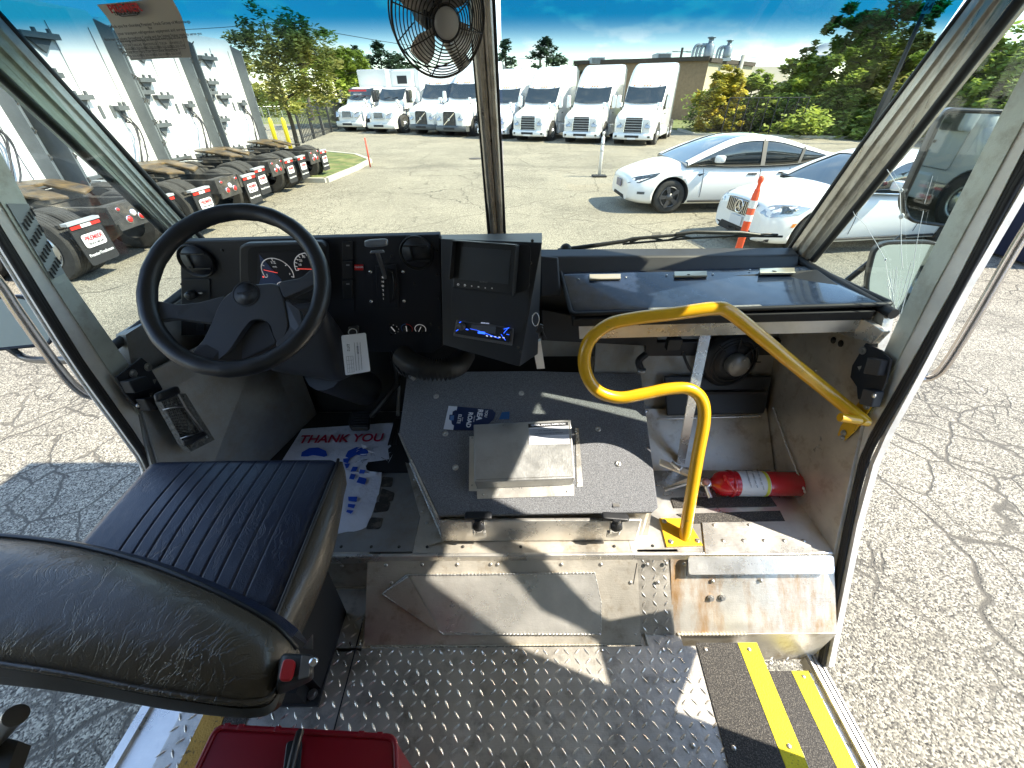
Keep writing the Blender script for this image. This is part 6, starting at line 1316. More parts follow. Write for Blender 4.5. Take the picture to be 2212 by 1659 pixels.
def dial(x, y, r, a0, a1, n, val, par, lab=None):
    c = onD(x, y, .0345)
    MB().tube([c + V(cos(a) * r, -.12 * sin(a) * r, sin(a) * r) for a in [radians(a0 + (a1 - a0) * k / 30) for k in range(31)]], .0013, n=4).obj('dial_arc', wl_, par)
    b = MB()
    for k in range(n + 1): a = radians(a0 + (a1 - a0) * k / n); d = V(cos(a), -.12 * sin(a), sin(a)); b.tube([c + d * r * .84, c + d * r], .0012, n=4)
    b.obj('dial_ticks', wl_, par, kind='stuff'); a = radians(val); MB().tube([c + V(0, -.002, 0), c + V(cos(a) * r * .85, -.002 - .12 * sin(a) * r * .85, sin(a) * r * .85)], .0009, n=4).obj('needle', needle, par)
    if lab:
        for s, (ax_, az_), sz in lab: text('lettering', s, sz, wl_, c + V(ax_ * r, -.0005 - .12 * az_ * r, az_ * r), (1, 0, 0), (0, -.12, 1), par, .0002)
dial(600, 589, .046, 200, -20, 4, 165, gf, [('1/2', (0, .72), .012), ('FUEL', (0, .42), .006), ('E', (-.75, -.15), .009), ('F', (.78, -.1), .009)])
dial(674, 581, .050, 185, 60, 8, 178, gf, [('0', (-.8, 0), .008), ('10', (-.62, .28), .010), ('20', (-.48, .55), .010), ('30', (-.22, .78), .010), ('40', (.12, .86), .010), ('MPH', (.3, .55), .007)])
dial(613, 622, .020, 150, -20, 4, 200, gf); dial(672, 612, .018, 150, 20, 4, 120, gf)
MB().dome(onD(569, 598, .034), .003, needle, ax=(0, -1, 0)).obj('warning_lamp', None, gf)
# small things on the panel
for x, y in ((480, 541), (391, 560), (392, 614), (485, 640), (880, 512), (943, 541), (944, 593), (948, 645), (948, 707), (845, 553), (895, 613), (843, 700), (845, 724), (930, 700), (930, 723)): rivet(onD(x, y, .001), (0, -1, .05), .0042, framem, 'screw', ds)
for x, y in ((800, 587), (871, 587), (802, 651), (873, 650)): rivet(onD(x, y, .001), (0, -1, .05), .006, mat('bright_screw', (.85, .85, .82), .2, metal=.9), 'screw', ds)
kp = dshape([(393, 602), (455, 602), (456, 646), (395, 646)], 'switch_plate', blk2, h=.001, th=.004, bev=.001, rad=.006)
MB().lathe([(.013, 0), (.014, .012), (.013, .026), (.006, .029), (.001, .029)], onD(419, 634, .004), (-.1, -1, 0), n=18).obj('knob', blk, kp); MB().box(onD(433, 633, .015), (.010, .004, .004)).obj('knob_pin', steel, kp)
dshape([(393, 692), (470, 690), (470, 722), (393, 723)], 'switch_plate', blk2, h=.001, th=.003); dshape([(428, 697), (444, 697), (444, 712), (428, 712)], 'rocker_switch', blk, h=.004, th=.009, bev=.002)
dshape([(498, 690), (518, 690), (518, 700), (498, 700)], 'headlamp_knob', blk, th=.02, bev=.003)
for k, (y0, y1) in enumerate(((520, 560), (562, 600), (603, 644))): 
    r_ = dshape([(741, y0 + 1), (762, y0), (763, y1 - 1), (742, y1)], 'rocker_switch', blk, h=.001, th=.008, bev=.002)
    dshape([(748, y0 + 9), (755, y0 + 9), (755, y0 + 12), (748, y0 + 12)], 'switch_mark', mat('mark_grey', (.25, .25, .25), .5), r_, h=.0095, th=.0004)
dshape([(741, 646), (765, 646), (767, 672), (742, 672)], 'blank_panel', dashm, th=.002)
rb_ = dshape([(766, 571), (785, 571), (785, 583), (766, 583)], 'red_tag', mat('tag_red', (.55, .02, .02), .4), th=.003); text('lettering', 'CARGO', .0075, paper, onD(775.5, 577, .0045), (1, 0, 0), (0, 0, 1), rb_, .0002, bold=.02)
sh = dshape([(812, 572), (858, 569), (862, 664), (816, 666)], 'shifter_plate', blk2, h=.001, th=.006, bev=.002)
dshape([(836, 580), (852, 583), (852, 650), (842, 654)], 'shifter_slot', dullblk, sh, h=.0075, th=.001); dshape([(823, 582), (830, 582), (832, 652), (825, 652)], 'gear_strip', blk, sh, h=.0075, th=.001)
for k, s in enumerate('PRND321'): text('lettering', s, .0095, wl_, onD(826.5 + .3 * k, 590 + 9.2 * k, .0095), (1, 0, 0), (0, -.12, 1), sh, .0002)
MB().tube(spline([onD(847, 585, .004), onD(852, 612, .02), onD(850, 645, .006)], 6), .0035, n=6).obj('slot_guard', blk, sh)
sl_ = MB().tube([onD(832, 600, .004), onD(825, 575, .05), onD(815, 545, .11)], .006, n=8).obj('shift_lever', steel, ds)
kk = [onD(788, 535, .13), onD(838, 532, .13), onD(838, 532, .095), onD(788, 535, .095)]; kt = [onD(786, 518, .13), onD(838, 514, .13), onD(838, 516, .095), onD(788, 519, .095)]
knobm = mat('knob_grey', (.16, .18, .21), .3, coat=.3)
MB().rbox(kk + kt, .5, 8, knobm).obj('shift_knob', None, sl_); MB().rbox([onD(798, 548, .12), onD(832, 546, .12), onD(832, 546, .1), onD(798, 548, .1), onD(802, 541, .12), onD(828, 539, .12), onD(828, 539, .1), onD(802, 541, .1)], .4, 5, knobm).obj('lever_collar', None, sl_)
# heater controls
for x, y, c1 in ((850, 711, 0), (879, 710, 1), (908, 711, 2)):
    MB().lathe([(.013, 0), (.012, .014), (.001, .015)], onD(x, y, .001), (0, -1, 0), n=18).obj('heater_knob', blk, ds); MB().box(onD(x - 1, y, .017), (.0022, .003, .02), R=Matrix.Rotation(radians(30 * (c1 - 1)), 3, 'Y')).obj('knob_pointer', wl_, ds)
for (x, y, a0, a1, m) in ((879, 710, 90, 220, mat('arc_blue', (.08, .2, .5), .5)), (879, 710, -40, 90, mat('arc_red', (.6, .04, .04), .5)), (908, 711, -30, 210, wl_)):
    c = onD(x, y, .0015); MB().tube([c + V(cos(a) * .019, -.12 * sin(a) * .019, sin(a) * .019) for a in [radians(a0 + (a1 - a0) * k / 14) for k in range(15)]], .0012, n=4).obj('dial_arc', m, ds)
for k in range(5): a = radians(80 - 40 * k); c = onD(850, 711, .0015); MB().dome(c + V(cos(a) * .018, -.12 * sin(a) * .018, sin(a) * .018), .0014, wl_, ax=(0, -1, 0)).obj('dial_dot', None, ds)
rehome(ds, (-.4, 1.2, 1.55))
# ---- monitor console (angled box)
mc = thing('console_box', 'angled black sheet metal console at the right end of the dashboard', 'console')
F4 = [onY(952, 516, 1.20), onY(1171, 524, 1.12), onY(1122, 792, 1.02), onY(957, 745, 1.13)]; Bk = [onY(950, 507, 1.32), onY(1171, 503, 1.32), V(onY(1165, 745, 1.2).x, 1.25, 1.53), V(F4[3].x, 1.3, F4[3].z)]
fn = (F4[1] - F4[0]).cross(F4[3] - F4[0]).normalized(); F4[2] = onP(1122, 792, F4[0], fn)
MB().hexa(F4[::-1], Bk[::-1]).obj('casing', blk2, mc, bevel=.002)
fn = (F4[1] - F4[0]).cross(F4[3] - F4[0]).normalized(); fn = -fn if fn.y > 0 else fn
def onM(x, y, h=0): return onP(x, y, F4[0] + fn * h, fn)
rgt = (F4[1] - F4[0]).normalized(); upv = fn.cross(rgt) * 1.0; upv = -upv if upv.z < 0 else upv
MB().prism(rpoly([onM(x, y, .0008) for x, y in ((977, 517), (1148, 528), (1140, 680), (1126, 720), (975, 697))], .02), fn * .003).obj('recess_plate', dashm, mc, bevel=.001)
for x, y in ((992, 724), (1100, 741), (1146, 568), (1142, 615), (1133, 690), (1125, 760), (1119, 750), (1150, 520)): rivet(onM(x, y, .001), fn, .0045, framem, 'screw', mc)
rehome(mc, (F4[3].x, 1.2, F4[2].z))
mn = thing('monitor', 'small black monitor with dark screen and sun hood in the console', 'monitor')
M4 = [onM(x, y, .03) for x, y in ((977, 622), (1109, 637), (1118, 530), (984, 520))]; MB().hexa([p - fn * .028 for p in M4], M4).obj('bezel', blk, mn, bevel=.003)
MB().prism([onM(x, y, .0305) for x, y in ((990, 603), (1098, 614), (1104, 541), (997, 533))], fn * .001).obj('screen', mat('screen_dark', (.040, .046, .055), .35, coat=.3), mn)
for P in (((984, 520), (1118, 530)), ((1118, 530), (1109, 637)), ((984, 520), (977, 600))):
    a_, c_ = onM(*P[0], .03), onM(*P[1], .03); MB().prism([a_, c_, c_ + fn * .028, a_ + fn * .028], (a_ - c_).cross(fn).normalized() * .003).obj('sun_hood', blk, mn)
for k, s in enumerate(('O', 'D', '+', '=', 'v', '^')): text('lettering', s, .0085, wl_, onM(990 + 14.6 * k, 614.5 + 1.8 * k, .0315), rgt, upv, mn, .0002, bold=.02)
text('lettering', 'ROSCO', .007, mat('mark_dim', (.10, .10, .10), .4), onM(1045, 609, .0315), rgt, upv, mn, .0002, bold=.02); rehome(mn, M4[0])
rd_ = thing('car_radio', 'car radio with blue lit buttons low in the console', 'radio')
Rq = [(980, 725), (1107, 746), (1111, 708), (987, 690)]; MB().prism([onM(x, y, .001) for x, y in Rq], fn * .006).obj('trim_frame', mat('trim_grey', (.13, .13, .14), .35), rd_, bevel=.002)
MB().prism([onM(x, y, .007) for x, y in ((984, 720), (1102, 739), (1106, 711), (990, 694))], fn * .008).obj('faceplate', mat('gloss_black', (.022, .024, .03), .3), rd_, bevel=.002)
blum = mat('blue_light', (.01, .03, .3), .4, emit=(.02, .10, 1.0), estr=.9); whm = mat('radio_white', (.5, .5, .6), .4, emit=(.6, .7, 1), estr=.3)
MB().lathe([(.012, 0), (.012, .012), (.001, .013)], onM(998, 704, .015), fn, n=20).obj('volume_knob', mat('knob_dim', (.09, .09, .10), .35), rd_)
MB().prism([onM(x, y, .0155) for x, y in ((1016, 713), (1070, 721), (1072, 706), (1019, 700))], fn * .001).obj('display', mat('lcd', (.12, .13, .16), .25), rd_)
for P in (((1032, 720), (1048, 722), (1048, 717), (1033, 715)), ((1006, 712), (1012, 713), (1011, 711), (1007, 710))): MB().prism([onM(x, y, .0156) for x, y in P], fn * .001).obj('lit_button', blum, rd_)
for a_, c_ in (((1088, 720), (1097, 709)), ((1092, 735), (1082, 722)), ((1030, 713), (1078, 731)), ((1016, 710), (1030, 713)), ((992, 697), (996, 695)), ((985, 715), (990, 712)), ((1088, 711), (1100, 708)), ((1094, 722), (1100, 723))): MB().tube([onM(*a_, .016), onM(*c_, .016)], .0009, n=4).obj('lit_line', blum, rd_)
text('lettering', 'KENWOOD', .005, whm, onM(1048, 698, .0155), rgt, upv, rd_, .0002)
for k in range(5): MB().prism([onM(x, y, .0156) for x, y in ((1050 + 9 * k, 726 + k), (1054 + 9 * k, 727 + k), (1054 + 9 * k, 725 + k), (1050 + 9 * k, 724 + k))], fn * .001).obj('button', whm, rd_)
rehome(rd_, onM(980, 725))
# keys on the console side
kt_ = thing('key_ring', 'ring of keys hanging on the right side of the console', 'keys'); c = onY(1157, 690, 1.05)
MB().tube([c + V(cos(a) * .010, .004 * sin(a), sin(a) * .019) for a in [2 * pi * k / 20 for k in range(20)]], .0014, n=6, closed=True).obj('ring', steel, kt_)
for k in range(3): MB().box(c + V(.012 + .006 * k, 0, -.03 - .012 * k), (.012, .004, .03), R=Matrix.Rotation(.4 - .4 * k, 3, 'Y')).obj('key', blk, kt_, bevel=.001)
rehome(kt_, c)
# hose and wiring below
hs = MB(); hp = spline([onY(868, 768, 1.22), onY(895, 788, 1.16), onY(940, 800, 1.14), onY(985, 790, 1.18), onY(1005, 765, 1.28)], 13); hs.tube(hp, [(.027, .040)[i % 2] for i in range(len(hp))], n=18)
tag(hs.obj('corrugated_hose', mat('hose_grey', (.045, .045, .045), .5)), 'fat black corrugated hose drooping under the dashboard', 'hose')
wr = thing('wiring_loom', 'loose black wires with grey connectors hanging left of the corrugated hose', 'wires')
for k in range(6): MB().tube(spline([onY(842 + 6 * k, 760, 1.25), onY(850 + 9 * k, 785, 1.2), onY(868 + 7 * k, 810 + 4 * (k % 3), 1.17)], 5), .0028, n=5).obj('wire', blk, wr)
for x, y in ((885, 800), (897, 808), (908, 798), (893, 816)): MB().box(onY(x, y, 1.15), (.016, .012, .012), R=Matrix.Rotation(x, 3, 'Y')).obj('connector', mat('connector_grey', (.30, .29, .27), .5), wr, bevel=.001)
rehome(wr, onY(880, 800, 1.2))
MB_ = MB().hexa([onY(1160, 770, 1.30) + V(0, 0, 0), onY(1178, 770, 1.30), onY(1178, 770, 1.31), onY(1160, 770, 1.31)], [onY(1154, 745, 1.28), onY(1170, 740, 1.28), onY(1170, 740, 1.31), onY(1154, 745, 1.31)])
sp = MB(); sp.prism([onY(1150, 745, 1.27), onY(1168, 735, 1.27), onY(1177, 796, 1.27), onY(1160, 797, 1.27)], (0, .015, 0)); tag(sp.obj('support_strut', al_b), 'short bright strut between the console and the engine cover', 'strut')
# dark bar and plates below the tray
under = thing('heater_duct', 'black ducting bar running below the windscreen behind the console', 'duct')
MB().hexa([onY(1170, 735, 1.42), onY(1420, 748, 1.42), onY(1420, 748, 1.5), onY(1170, 735, 1.5)], [onY(1170, 668, 1.42), onY(1420, 715, 1.42), onY(1420, 715, 1.5), onY(1170, 668, 1.5)]).obj('bar', dashm, under, bevel=.004)
MB().hexa([onY(1168, 640, 1.40), onY(1212, 640, 1.40), onY(1212, 640, 1.5), onY(1168, 640, 1.5)], [onY(1166, 552, 1.45), onY(1206, 556, 1.45), onY(1206, 556, 1.5), onY(1166, 552, 1.5)]).obj('end_cap', dashm, under, bevel=.006)
MB().box((.2, 1.50, 1.44), (.36, .02, .14)).obj('lower_plate', al_d, under); rehome(under, (.2, 1.45, 1.4))
# ---- steering column and wheel
col = thing('steering_column', 'dark grey plastic steering column shroud under the wheel', 'steering column')
WC = CAM + ray(511, 622) * 1.0
ca, cb_ = onY(640, 660, 1.10), onY(800, 800, 1.28)
colm = mat('column_grey', (.030, .031, .036), .5, bump=(220, .3, .0006))
MB().rbox([onY(560, 800, 1.12), onY(745, 835, 1.12), onY(800, 800, 1.34), onY(600, 790, 1.34), onY(590, 650, 1.06), onY(700, 640, 1.06), onY(730, 700, 1.30), onY(600, 700, 1.30)], .35, 8, colm).obj('shroud', None, col)
MB().tube([onY(700, 800, 1.2), onY(790, 840, 1.42)], .075, n=14).obj('lower_boot', blk, col); rehome(col, ca)
sw = thing('steering_wheel', 'black four spoke steering wheel with an oval emblem pad in front of the driver seat', 'steering wheel')
wn_ = V(.08, -.70, .70).normalized(); wu = (V(0, 0, 1) - wn_ * wn_.z).normalized(); wrt = wu.cross(wn_) ; RW = .232
def onSW(x, y, h=0): return onP(x, y, WC + wn_ * h, wn_)
rp = [onSW(505 + 190 * cos(a), 624 - 178 * sin(a)) for a in [2 * pi * k / 48 for k in range(48)]]
cc = WC.copy(); RW = .208
rimm = mat('rim_rubber', (.016, .0165, .018), .42, bump=(170, .35, .0012)); padm = mat('pad_grey', (.055, .060, .070), .45, bump=(260, .25, .0005))
u1_ = (rp[0] - cc).normalized(); u1_ = (u1_ - wn_ * u1_.dot(wn_)).normalized(); u2_ = wn_.cross(u1_)
circ = [cc + u1_ * RW * cos(a) + u2_ * RW * sin(a) for a in [2 * pi * k / 72 for k in range(72)]]
MB().tube(circ, [.0205 + .0006 * (sin(k * 1.9)) for k in range(72)], n=16, closed=True).obj('rim', rimm, sw)
def spoke(P, h0, h1, name='spoke', th=.02, m=padm):
    b = MB(); top = [onSW(x, y, h) for x, y, h in P]; n = len(top); c_ = sum(top, V(0, 0, 0)) / n
    b.prism(rpoly(top, .012), -wn_ * th); return b.obj(name, m, sw, bevel=.005, seg=3)
D1 = -.035
spoke([(335, 648, -.004), (383, 658, -.008), (430, 653, -.016), (486, 638, -.02), (472, 690, -.02), (458, 698, -.018), (370, 687, -.008), (338, 694, -.004)], 0, 0)
spoke([(600, 609, -.014), (650, 600, -.010), (696, 562, -.004), (694, 606, -.004), (655, 626, -.010), (612, 645, -.014)], 0, 0)
spoke([(410, 764, -.004), (455, 796, -.004), (520, 782, -.03), (600, 742, -.03), (580, 690, -.03), (530, 690, -.03), (450, 720, -.02)], 0, 0, m=colm)
spoke([(614, 645, -.016), (648, 668, -.010), (662, 735, -.004), (606, 782, -.004), (594, 738, -.012), (626, 709, -.014)], 0, 0)
pad_px = [(545, 625), (585, 612), (602, 620), (612, 660), (630, 720), (588, 768), (500, 800), (448, 772), (505, 720), (528, 680), (534, 645)]
b = MB(); Q = rpoly([onSW(x, y, -.012) for x, y in ((483, 640), (520, 615), (600, 609), (613, 640), (626, 709), (606, 748), (594, 728), (586, 700), (568, 688), (542, 690), (522, 715), (492, 762), (456, 790), (414, 768), (440, 730), (458, 692), (468, 665))], .02, 4)
cq = sum(Q, V(0, 0, 0)) / len(Q); n = len(Q); rings = []
for s, h in ((1, -.03), (1, -.006), (.985, -.002), (.96, .0)): rings.append([cq + (p - cq) * s + wn_ * h for p in Q])
b.sweep(rings, padm); b.obj('pad', None, sw)
ec_ = onSW(537, 639, -.0235); MB().lathe([(.034, .002), (.034, .0125), (.031, .0132), (.030, .0122), (.001, .0122)], ec_, wn_, n=28, smooth=False).obj('emblem_ring', blk, sw)
e2 = MB().lathe([(.029, 0), (.001, .0002)], ec_ + wn_ * .0125, wn_, n=28).obj('emblem', padm, sw); text('lettering', 'FREIGHTLINER', .0075, blk, ec_ + wn_ * .0165 + u2_ * .002, (onSW(560, 632) - onSW(512, 640)), u2_ if u2_.z > 0 else -u2_, sw, .0003, sx=.8, off=.0003, bold=.03)
rehome(sw, cc)
# key and tag
kt_ = thing('key_tag', 'white paper key tag numbered 22712 hanging from the ignition key', 'tag')
TY = 1.08; tq = [(737, 725), (790, 719), (800, 802), (746, 811)]
MB().prism(rpoly([onY(x, y, TY) for x, y in tq], .006), (0, .001, 0)).obj('card', paper, kt_)
MB().tube([onY(762 + 9 * cos(a), 718 + 8 * sin(a), TY + .004) for a in [2 * pi * k / 16 for k in range(16)]], .0012, n=5, closed=True).obj('ring', steel, kt_)
MB().rbox([onY(750, 722, 1.12), onY(775, 722, 1.12), onY(775, 722, 1.14), onY(750, 722, 1.14), onY(752, 704, 1.12), onY(776, 702, 1.12), onY(776, 702, 1.14), onY(752, 704, 1.14)], .4, 5).obj('key_head', blk, kt_)
tr = onY(746, 811, TY) - onY(737, 725, TY); tu = onY(790, 719, TY) - onY(737, 725, TY)
ln = MB()
def tp(u, v): return onY(737, 725, TY - .0012).lerp(onY(746, 811, TY - .0012), u) + (tu * v)
for v in (.50, .62, .74): ln.tube([tp(.2, v), tp(.9, v)], .0004, n=3)
for u in (.52, .62, .72, .82, .93): ln.tube([tp(u, .12), tp(u, .40)], .0003, n=3)
for v in (.12, .21, .31, .40): ln.tube([tp(.52, v), tp(.93, v)], .0003, n=3)
ln.obj('print_lines', dullblk, kt_, kind='stuff')
text('lettering', '22712', .011, dullblk, tp(.30, .24) , tr, tu, kt_, .0002, off=.0004); text('lettering', '8312128', .008, navy_ink, tp(.38, .62), tr, tu, kt_, .0002, off=.0004); rehome(kt_, onY(762, 720, TY))
# ---- cup holder
ch = thing('cup_holder', 'black round cup holder left of the steering wheel', 'cup holder'); c = onY(322, 700, 1.30)
MB().lathe([(.036, -.10), (.040, -.01), (.043, 0), (.038, 0), (.034, -.08), (.001, -.08)], c, (0, 0, 1), n=24).obj('cup', blk, ch)
MB().hexa([onY(250, 770, 1.35), onY(420, 765, 1.35), onY(420, 765, 1.55), onY(250, 770, 1.55)], [onY(250, 742, 1.35), onY(420, 722, 1.35), onY(420, 722, 1.55), onY(250, 742, 1.55)]).obj('shelf', blk, ch, bevel=.004); rehome(ch, c)
# ---- black latch brackets on the jambs
def bracket(P, X, side, label, bolts, slots):
    t = thing('latch_bracket', label, 'bracket'); Q = [onX(x, y, X) for x, y in P]; MB().prism(Q, (side * .006, 0, 0)).obj('plate', blk2, t, bevel=.002)
    for x, y in bolts: rivet(onX(x, y, X), (-side, 0, 0), .0085, steel, 'bolt', t, True)
    for x, y in slots: MB().prism([onX(x, y, X - side * .0008), onX(x + 9, y - 2, X - side * .0008), onX(x + 7, y + 4, X - side * .0008), onX(x + 4, y + 10, X - side * .0008)], (side * .0004, 0, 0)).obj('slot', al_b, t)
    return t
t = bracket([(1869, 741), (1903, 756), (1925, 775), (1915, 822), (1892, 875), (1852, 862), (1850, 835), (1836, 815), (1840, 790)], 1.092, 1, 'black latch bracket on the right door jamb above the yellow plates', [(1864, 757)], [(1852, 792)])
for (a_, c_) in (((1892, 772), (1926, 778)), ((1883, 838), (1912, 846))):
    MB().prism([onX(*a_, 1.088), onX(*c_, 1.100), onX(c_[0] - 10, c_[1] + 34, 1.100), onX(a_[0] - 10, a_[1] + 34, 1.088)], (-.028, 0, 0)).obj('tongue', blk2, t, bevel=.003)
rivet(onX(1888, 855, 1.060), (-1, 0, 0), .007, steel, 'bolt', t); rehome(t, onX(1850, 860, 1.09))
t = bracket([(250, 815), (306, 772), (318, 782), (352, 840), (345, 850), (336, 885), (300, 884), (270, 850)], -1.14, -1, 'black latch bracket on the left door jamb', [(319, 793), (287, 807)], [(330, 820), (322, 850)])
for (a_, c_) in (((256, 824), (296, 812)), ((290, 862), (326, 856))): MB().prism([onX(*a_, -1.14), onX(*c_, -1.14), onX(c_[0] + 14, c_[1] + 26, -1.14), onX(a_[0] + 14, a_[1] + 26, -1.14)], (.03, 0, 0)).obj('tongue', blk2, t, bevel=.003)
rivet(onX(298, 876, -1.112), (1, 0, 0), .007, steel, 'bolt', t); rehome(t, onX(300, 880, -1.14))
# ---- perforated speaker-like box with black handle, left
t = thing('perforated_holder', 'perforated black holder with wire clips on the left wheel house', 'holder')
Q = [onX(x, y, -1.10) for x, y in ((334, 868), (388, 850), (452, 950), (400, 976), (385, 960))]; MB().prism(Q, (.02, 0, 0)).obj('perforated_plate', mat('perforated', (.15, .145, .13), .5, bump=(90, 1, .004, 'vor')), t)
dots = MB()
for i in range(9):
    for j in range(16):
        p = Q[0].lerp(Q[1], (i + .7) / 10).lerp(Q[4].lerp(Q[3], (i + .7) / 10), (j + .7) / 17) + V(.0208, 0, 0); dots.lathe([(.0022, 0), (.0001, .0003)], p, (1, 0, 0), n=6)
dots.obj('holes', dullblk, t, kind='stuff')
MB().rbox([onX(x, y, X_) for X_ in (-1.09, -1.03) for x, y in ((398, 968), (450, 940), (440, 930), (392, 950))], .5, 6, blk).obj('foot_grip', None, t)
MB().rbox([onX(x, y, X_) for X_ in (-1.09, -1.02) for x, y in ((336, 872), (392, 850), (384, 832), (330, 850))], .5, 6, blk).obj('head_grip', None, t)
MB().tube([onX(384, 850, -1.06), onX(402, 882, -1.06), onX(448, 945, -1.06)], .003, n=6).obj('rod', steel, t)
for y0 in (0, 1): a_ = onX(352 + 38 * y0, 885 + 62 * y0, -1.078); MB().tube(spline([a_, onX(375 + 38 * y0, 880 + 60 * y0, -1.05), onX(402 + 28 * y0, 880 + 58 * y0, -1.06)], 4), .0022, n=5).obj('wire_clip', steel, t)
rehome(t, Q[4])
# ---- dash tray at right
tr_ = thing('dash_tray', 'glossy black hinged dash tray with three clips on an aluminium frame at right', 'tray')
lid_m = mat('lid_sky_tint', (.022, .034, .060), .20, var=.3, vscale=30, rvar=.08, coat=.5, bump=(30, .08, .002))  # black lid; blue of the reflected sky is mixed into its base colour
LZ0, LZ1 = 1.775, 1.80
L4 = [onZ(1237, 678, 1.665), onX(1918, 656, 1.125), onX(1742, 574, 1.11), onZ(1214, 588, 1.755)]
L4[1] = onX(1918, 654, 1.085) if 0 else L4[1]
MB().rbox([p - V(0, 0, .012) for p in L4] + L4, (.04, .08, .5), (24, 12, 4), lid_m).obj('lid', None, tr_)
def onL(x, y, h=0):
    d = ray(x, y); best = None
    for i in range(33):
        for j in range(17):
            P = (L4[0].lerp(L4[1], i / 32)).lerp(L4[3].lerp(L4[2], i / 32), j / 16); q = px(P); e = (q[0] - x) ** 2 + (q[1] - y) ** 2
            if best is None or e < best[0]: best = (e, P)
    t_ = (best[1] - CAM).dot(_f); return CAM + d * t_ + V(0, 0, h)
MB().tube(rounded([L4[3] + V(-.006, 0, 0), L4[0] + V(-.004, -.004, 0), L4[1] + V(.012, -.004, .0), L4[2] + V(.01, 0, 0)], .02), .008, n=8).obj('rim', rubb, tr_)
fr0, fr1 = onZ(1238, 690, 1.653), onX(1893, 672, 1.095)
MB().hexa([fr0 + V(0, 0, -.03), fr1 + V(0, 0, -.03), fr1 + V(0, .3, -.0), fr0 + V(0, .15, .02)], [fr0, fr1, fr1 + V(0, .3, .02), fr0 + V(0, .15, .06)]).obj('tray_body', rubb, tr_, bevel=.003)
fb0, fb1 = onY(1250, 698, fr0.y + .006), onY(1893, 684, fr1.y + .006); fc0, fc1 = onY(1252, 732, fr0.y + .006), onY(1875, 716, fr1.y + .006)
MB().prism([fb0, fb1, fc1, fc0], (0, .004, 0)).obj('frame_band', al_b, tr_)
for x, y in ((1560, 703), (1648, 689), (1850, 688), (1838, 712), (1400, 703)): rivet(onY(x, y, fr0.y + .004), (0, -1, 0), .004, par=tr_, name='screw')
clipm = mat('brass_clip', (.62, .56, .42), .3, metal=.6)
for x0, x1, y in ((1273, 1340, 602), (1456, 1526, 596), (1640, 1715, 589)):
    P = [onL(x0, y + 6, .003), onL(x1, y + 5, .003), onL(x1, y - 7, .003), onL(x0, y - 6, .003)]; cl = MB().prism(P, (0, 0, .004)).obj('paper_clip', clipm, tr_, bevel=.001); MB().tube([P[0] + V(0, 0, .006), P[1] + V(0, 0, .006)], .003, n=6).obj('clip_lip', clipm, cl)
    c_ = (P[2] + P[3]) / 2; MB().lathe([(.008, 0), (.001, .001)], (P[0] + P[1]) / 2 + V(0, .02, .0045), (0, 0, 1), n=12).obj('hole', dullblk, cl)
for x, y in ((1250, 603), (1352, 599), (1440, 594), (1540, 592), (1620, 583)): rivet(onL(x, y), (0, -.2, 1), .004, par=tr_, name='screw')
MB().lathe([(.014, 0), (.013, .003), (.004, .004), (.001, .004)], onL(1569, 655, .001), (0, -.2, 1), n=20).obj('lock', chrome, tr_)
MB().prism([onL(x, y, .001) for x, y in ((1400, 668), (1640, 661), (1650, 667), (1402, 674))], (0, 0, .004)).obj('grip_strip', mat('silver_grit', (.35, .34, .32), .7, bump=(200, .8, .003)), tr_)
rehome(tr_, fc0)
st_ = MB(); p0, p1, p2 = onY(1524, 724, 1.245), onY(1500, 840, 1.16), onZ(1470, 1005, PZ + .01)
wv = V(.018, 0, 0)
for A0, A1, w0 in ((p0, p1, .019), (p1, p2, .017)): st_.hexa([A0 - V(w0, 0, 0), A0 + V(w0, 0, 0), A0 + V(w0, .006, 0), A0 - V(w0, -.006, 0)], [A1 - V(w0, 0, 0), A1 + V(w0, 0, 0), A1 + V(w0, .006, 0), A1 - V(w0, -.006, 0)])
t = thing('support_strut', 'flat aluminium strut holding up the tray in front of the heater', 'strut'); st_.obj('bar', al_b, t); MB().box(p2 + V(0, .0, -.004), (.08, .05, .005)).obj('foot', al_b, t); rivet(onP(1507, 866, p1, V(0, -1, 0)) + V(0, -.003, 0), (0, -1, 0), .006, par=t); rehome(t, p2)
# ---- heater with blower motor
ht = thing('heater_unit', 'black heater box with round blower motor under the tray', 'heater')
HYy = 1.34
MB().hexa([onY(1440, 898, 1.28), onY(1650, 893, 1.28), onY(1650, 893, 1.5), onY(1440, 898, 1.5)], [onY(1434, 812, 1.36), onY(1668, 812, 1.36), onY(1668, 812, 1.5), onY(1434, 812, 1.5)]).obj('lower_case', blk, ht, bevel=.006)
MB().prism([onY(x, y, 1.42) for x, y in ((1395, 740), (1700, 735), (1668, 812), (1434, 812), (1390, 800))], (0, .1, 0)).obj('upper_case', dashm, ht, bevel=.004)
MB().box(((onY(1440, 845, 1.33).x + onY(1655, 845, 1.33).x) / 2, 1.325, onY(1550, 845, 1.33).z), (.40, .02, .012)).obj('case_rib', blk, ht)
MB().tube([onY(1420, 905, 1.27), onY(1642, 899, 1.27)], .005, n=6).obj('drip_rail', al_b, ht)
bc = onY(1580, 780, 1.36); ba = V(.12, -1, .15).normalized()
bl = MB().lathe([(.115, -.04), (.115, .0), (.10, .012), (.07, .012), (.066, .02), (.05, .02)], bc, ba, n=36).obj('blower_housing', blk, ht)
for r in (.082, .096): MB().tube([bc + ba * .014 + (V(1, .12, 0).normalized() * cos(a) + V(0, .15, 1).normalized() * sin(a)) * r for a in [2 * pi * k / 40 for k in range(40)]], .003, n=5, closed=True).obj('housing_ring', blk, bl)
mo = MB().lathe([(.045, .0), (.045, .05), (.042, .056), (.02, .058), (.012, .062), (.001, .062)], bc, ba, n=30).obj('motor', mat('motor_grey', (.34, .33, .30), .4, metal=.5), ht)
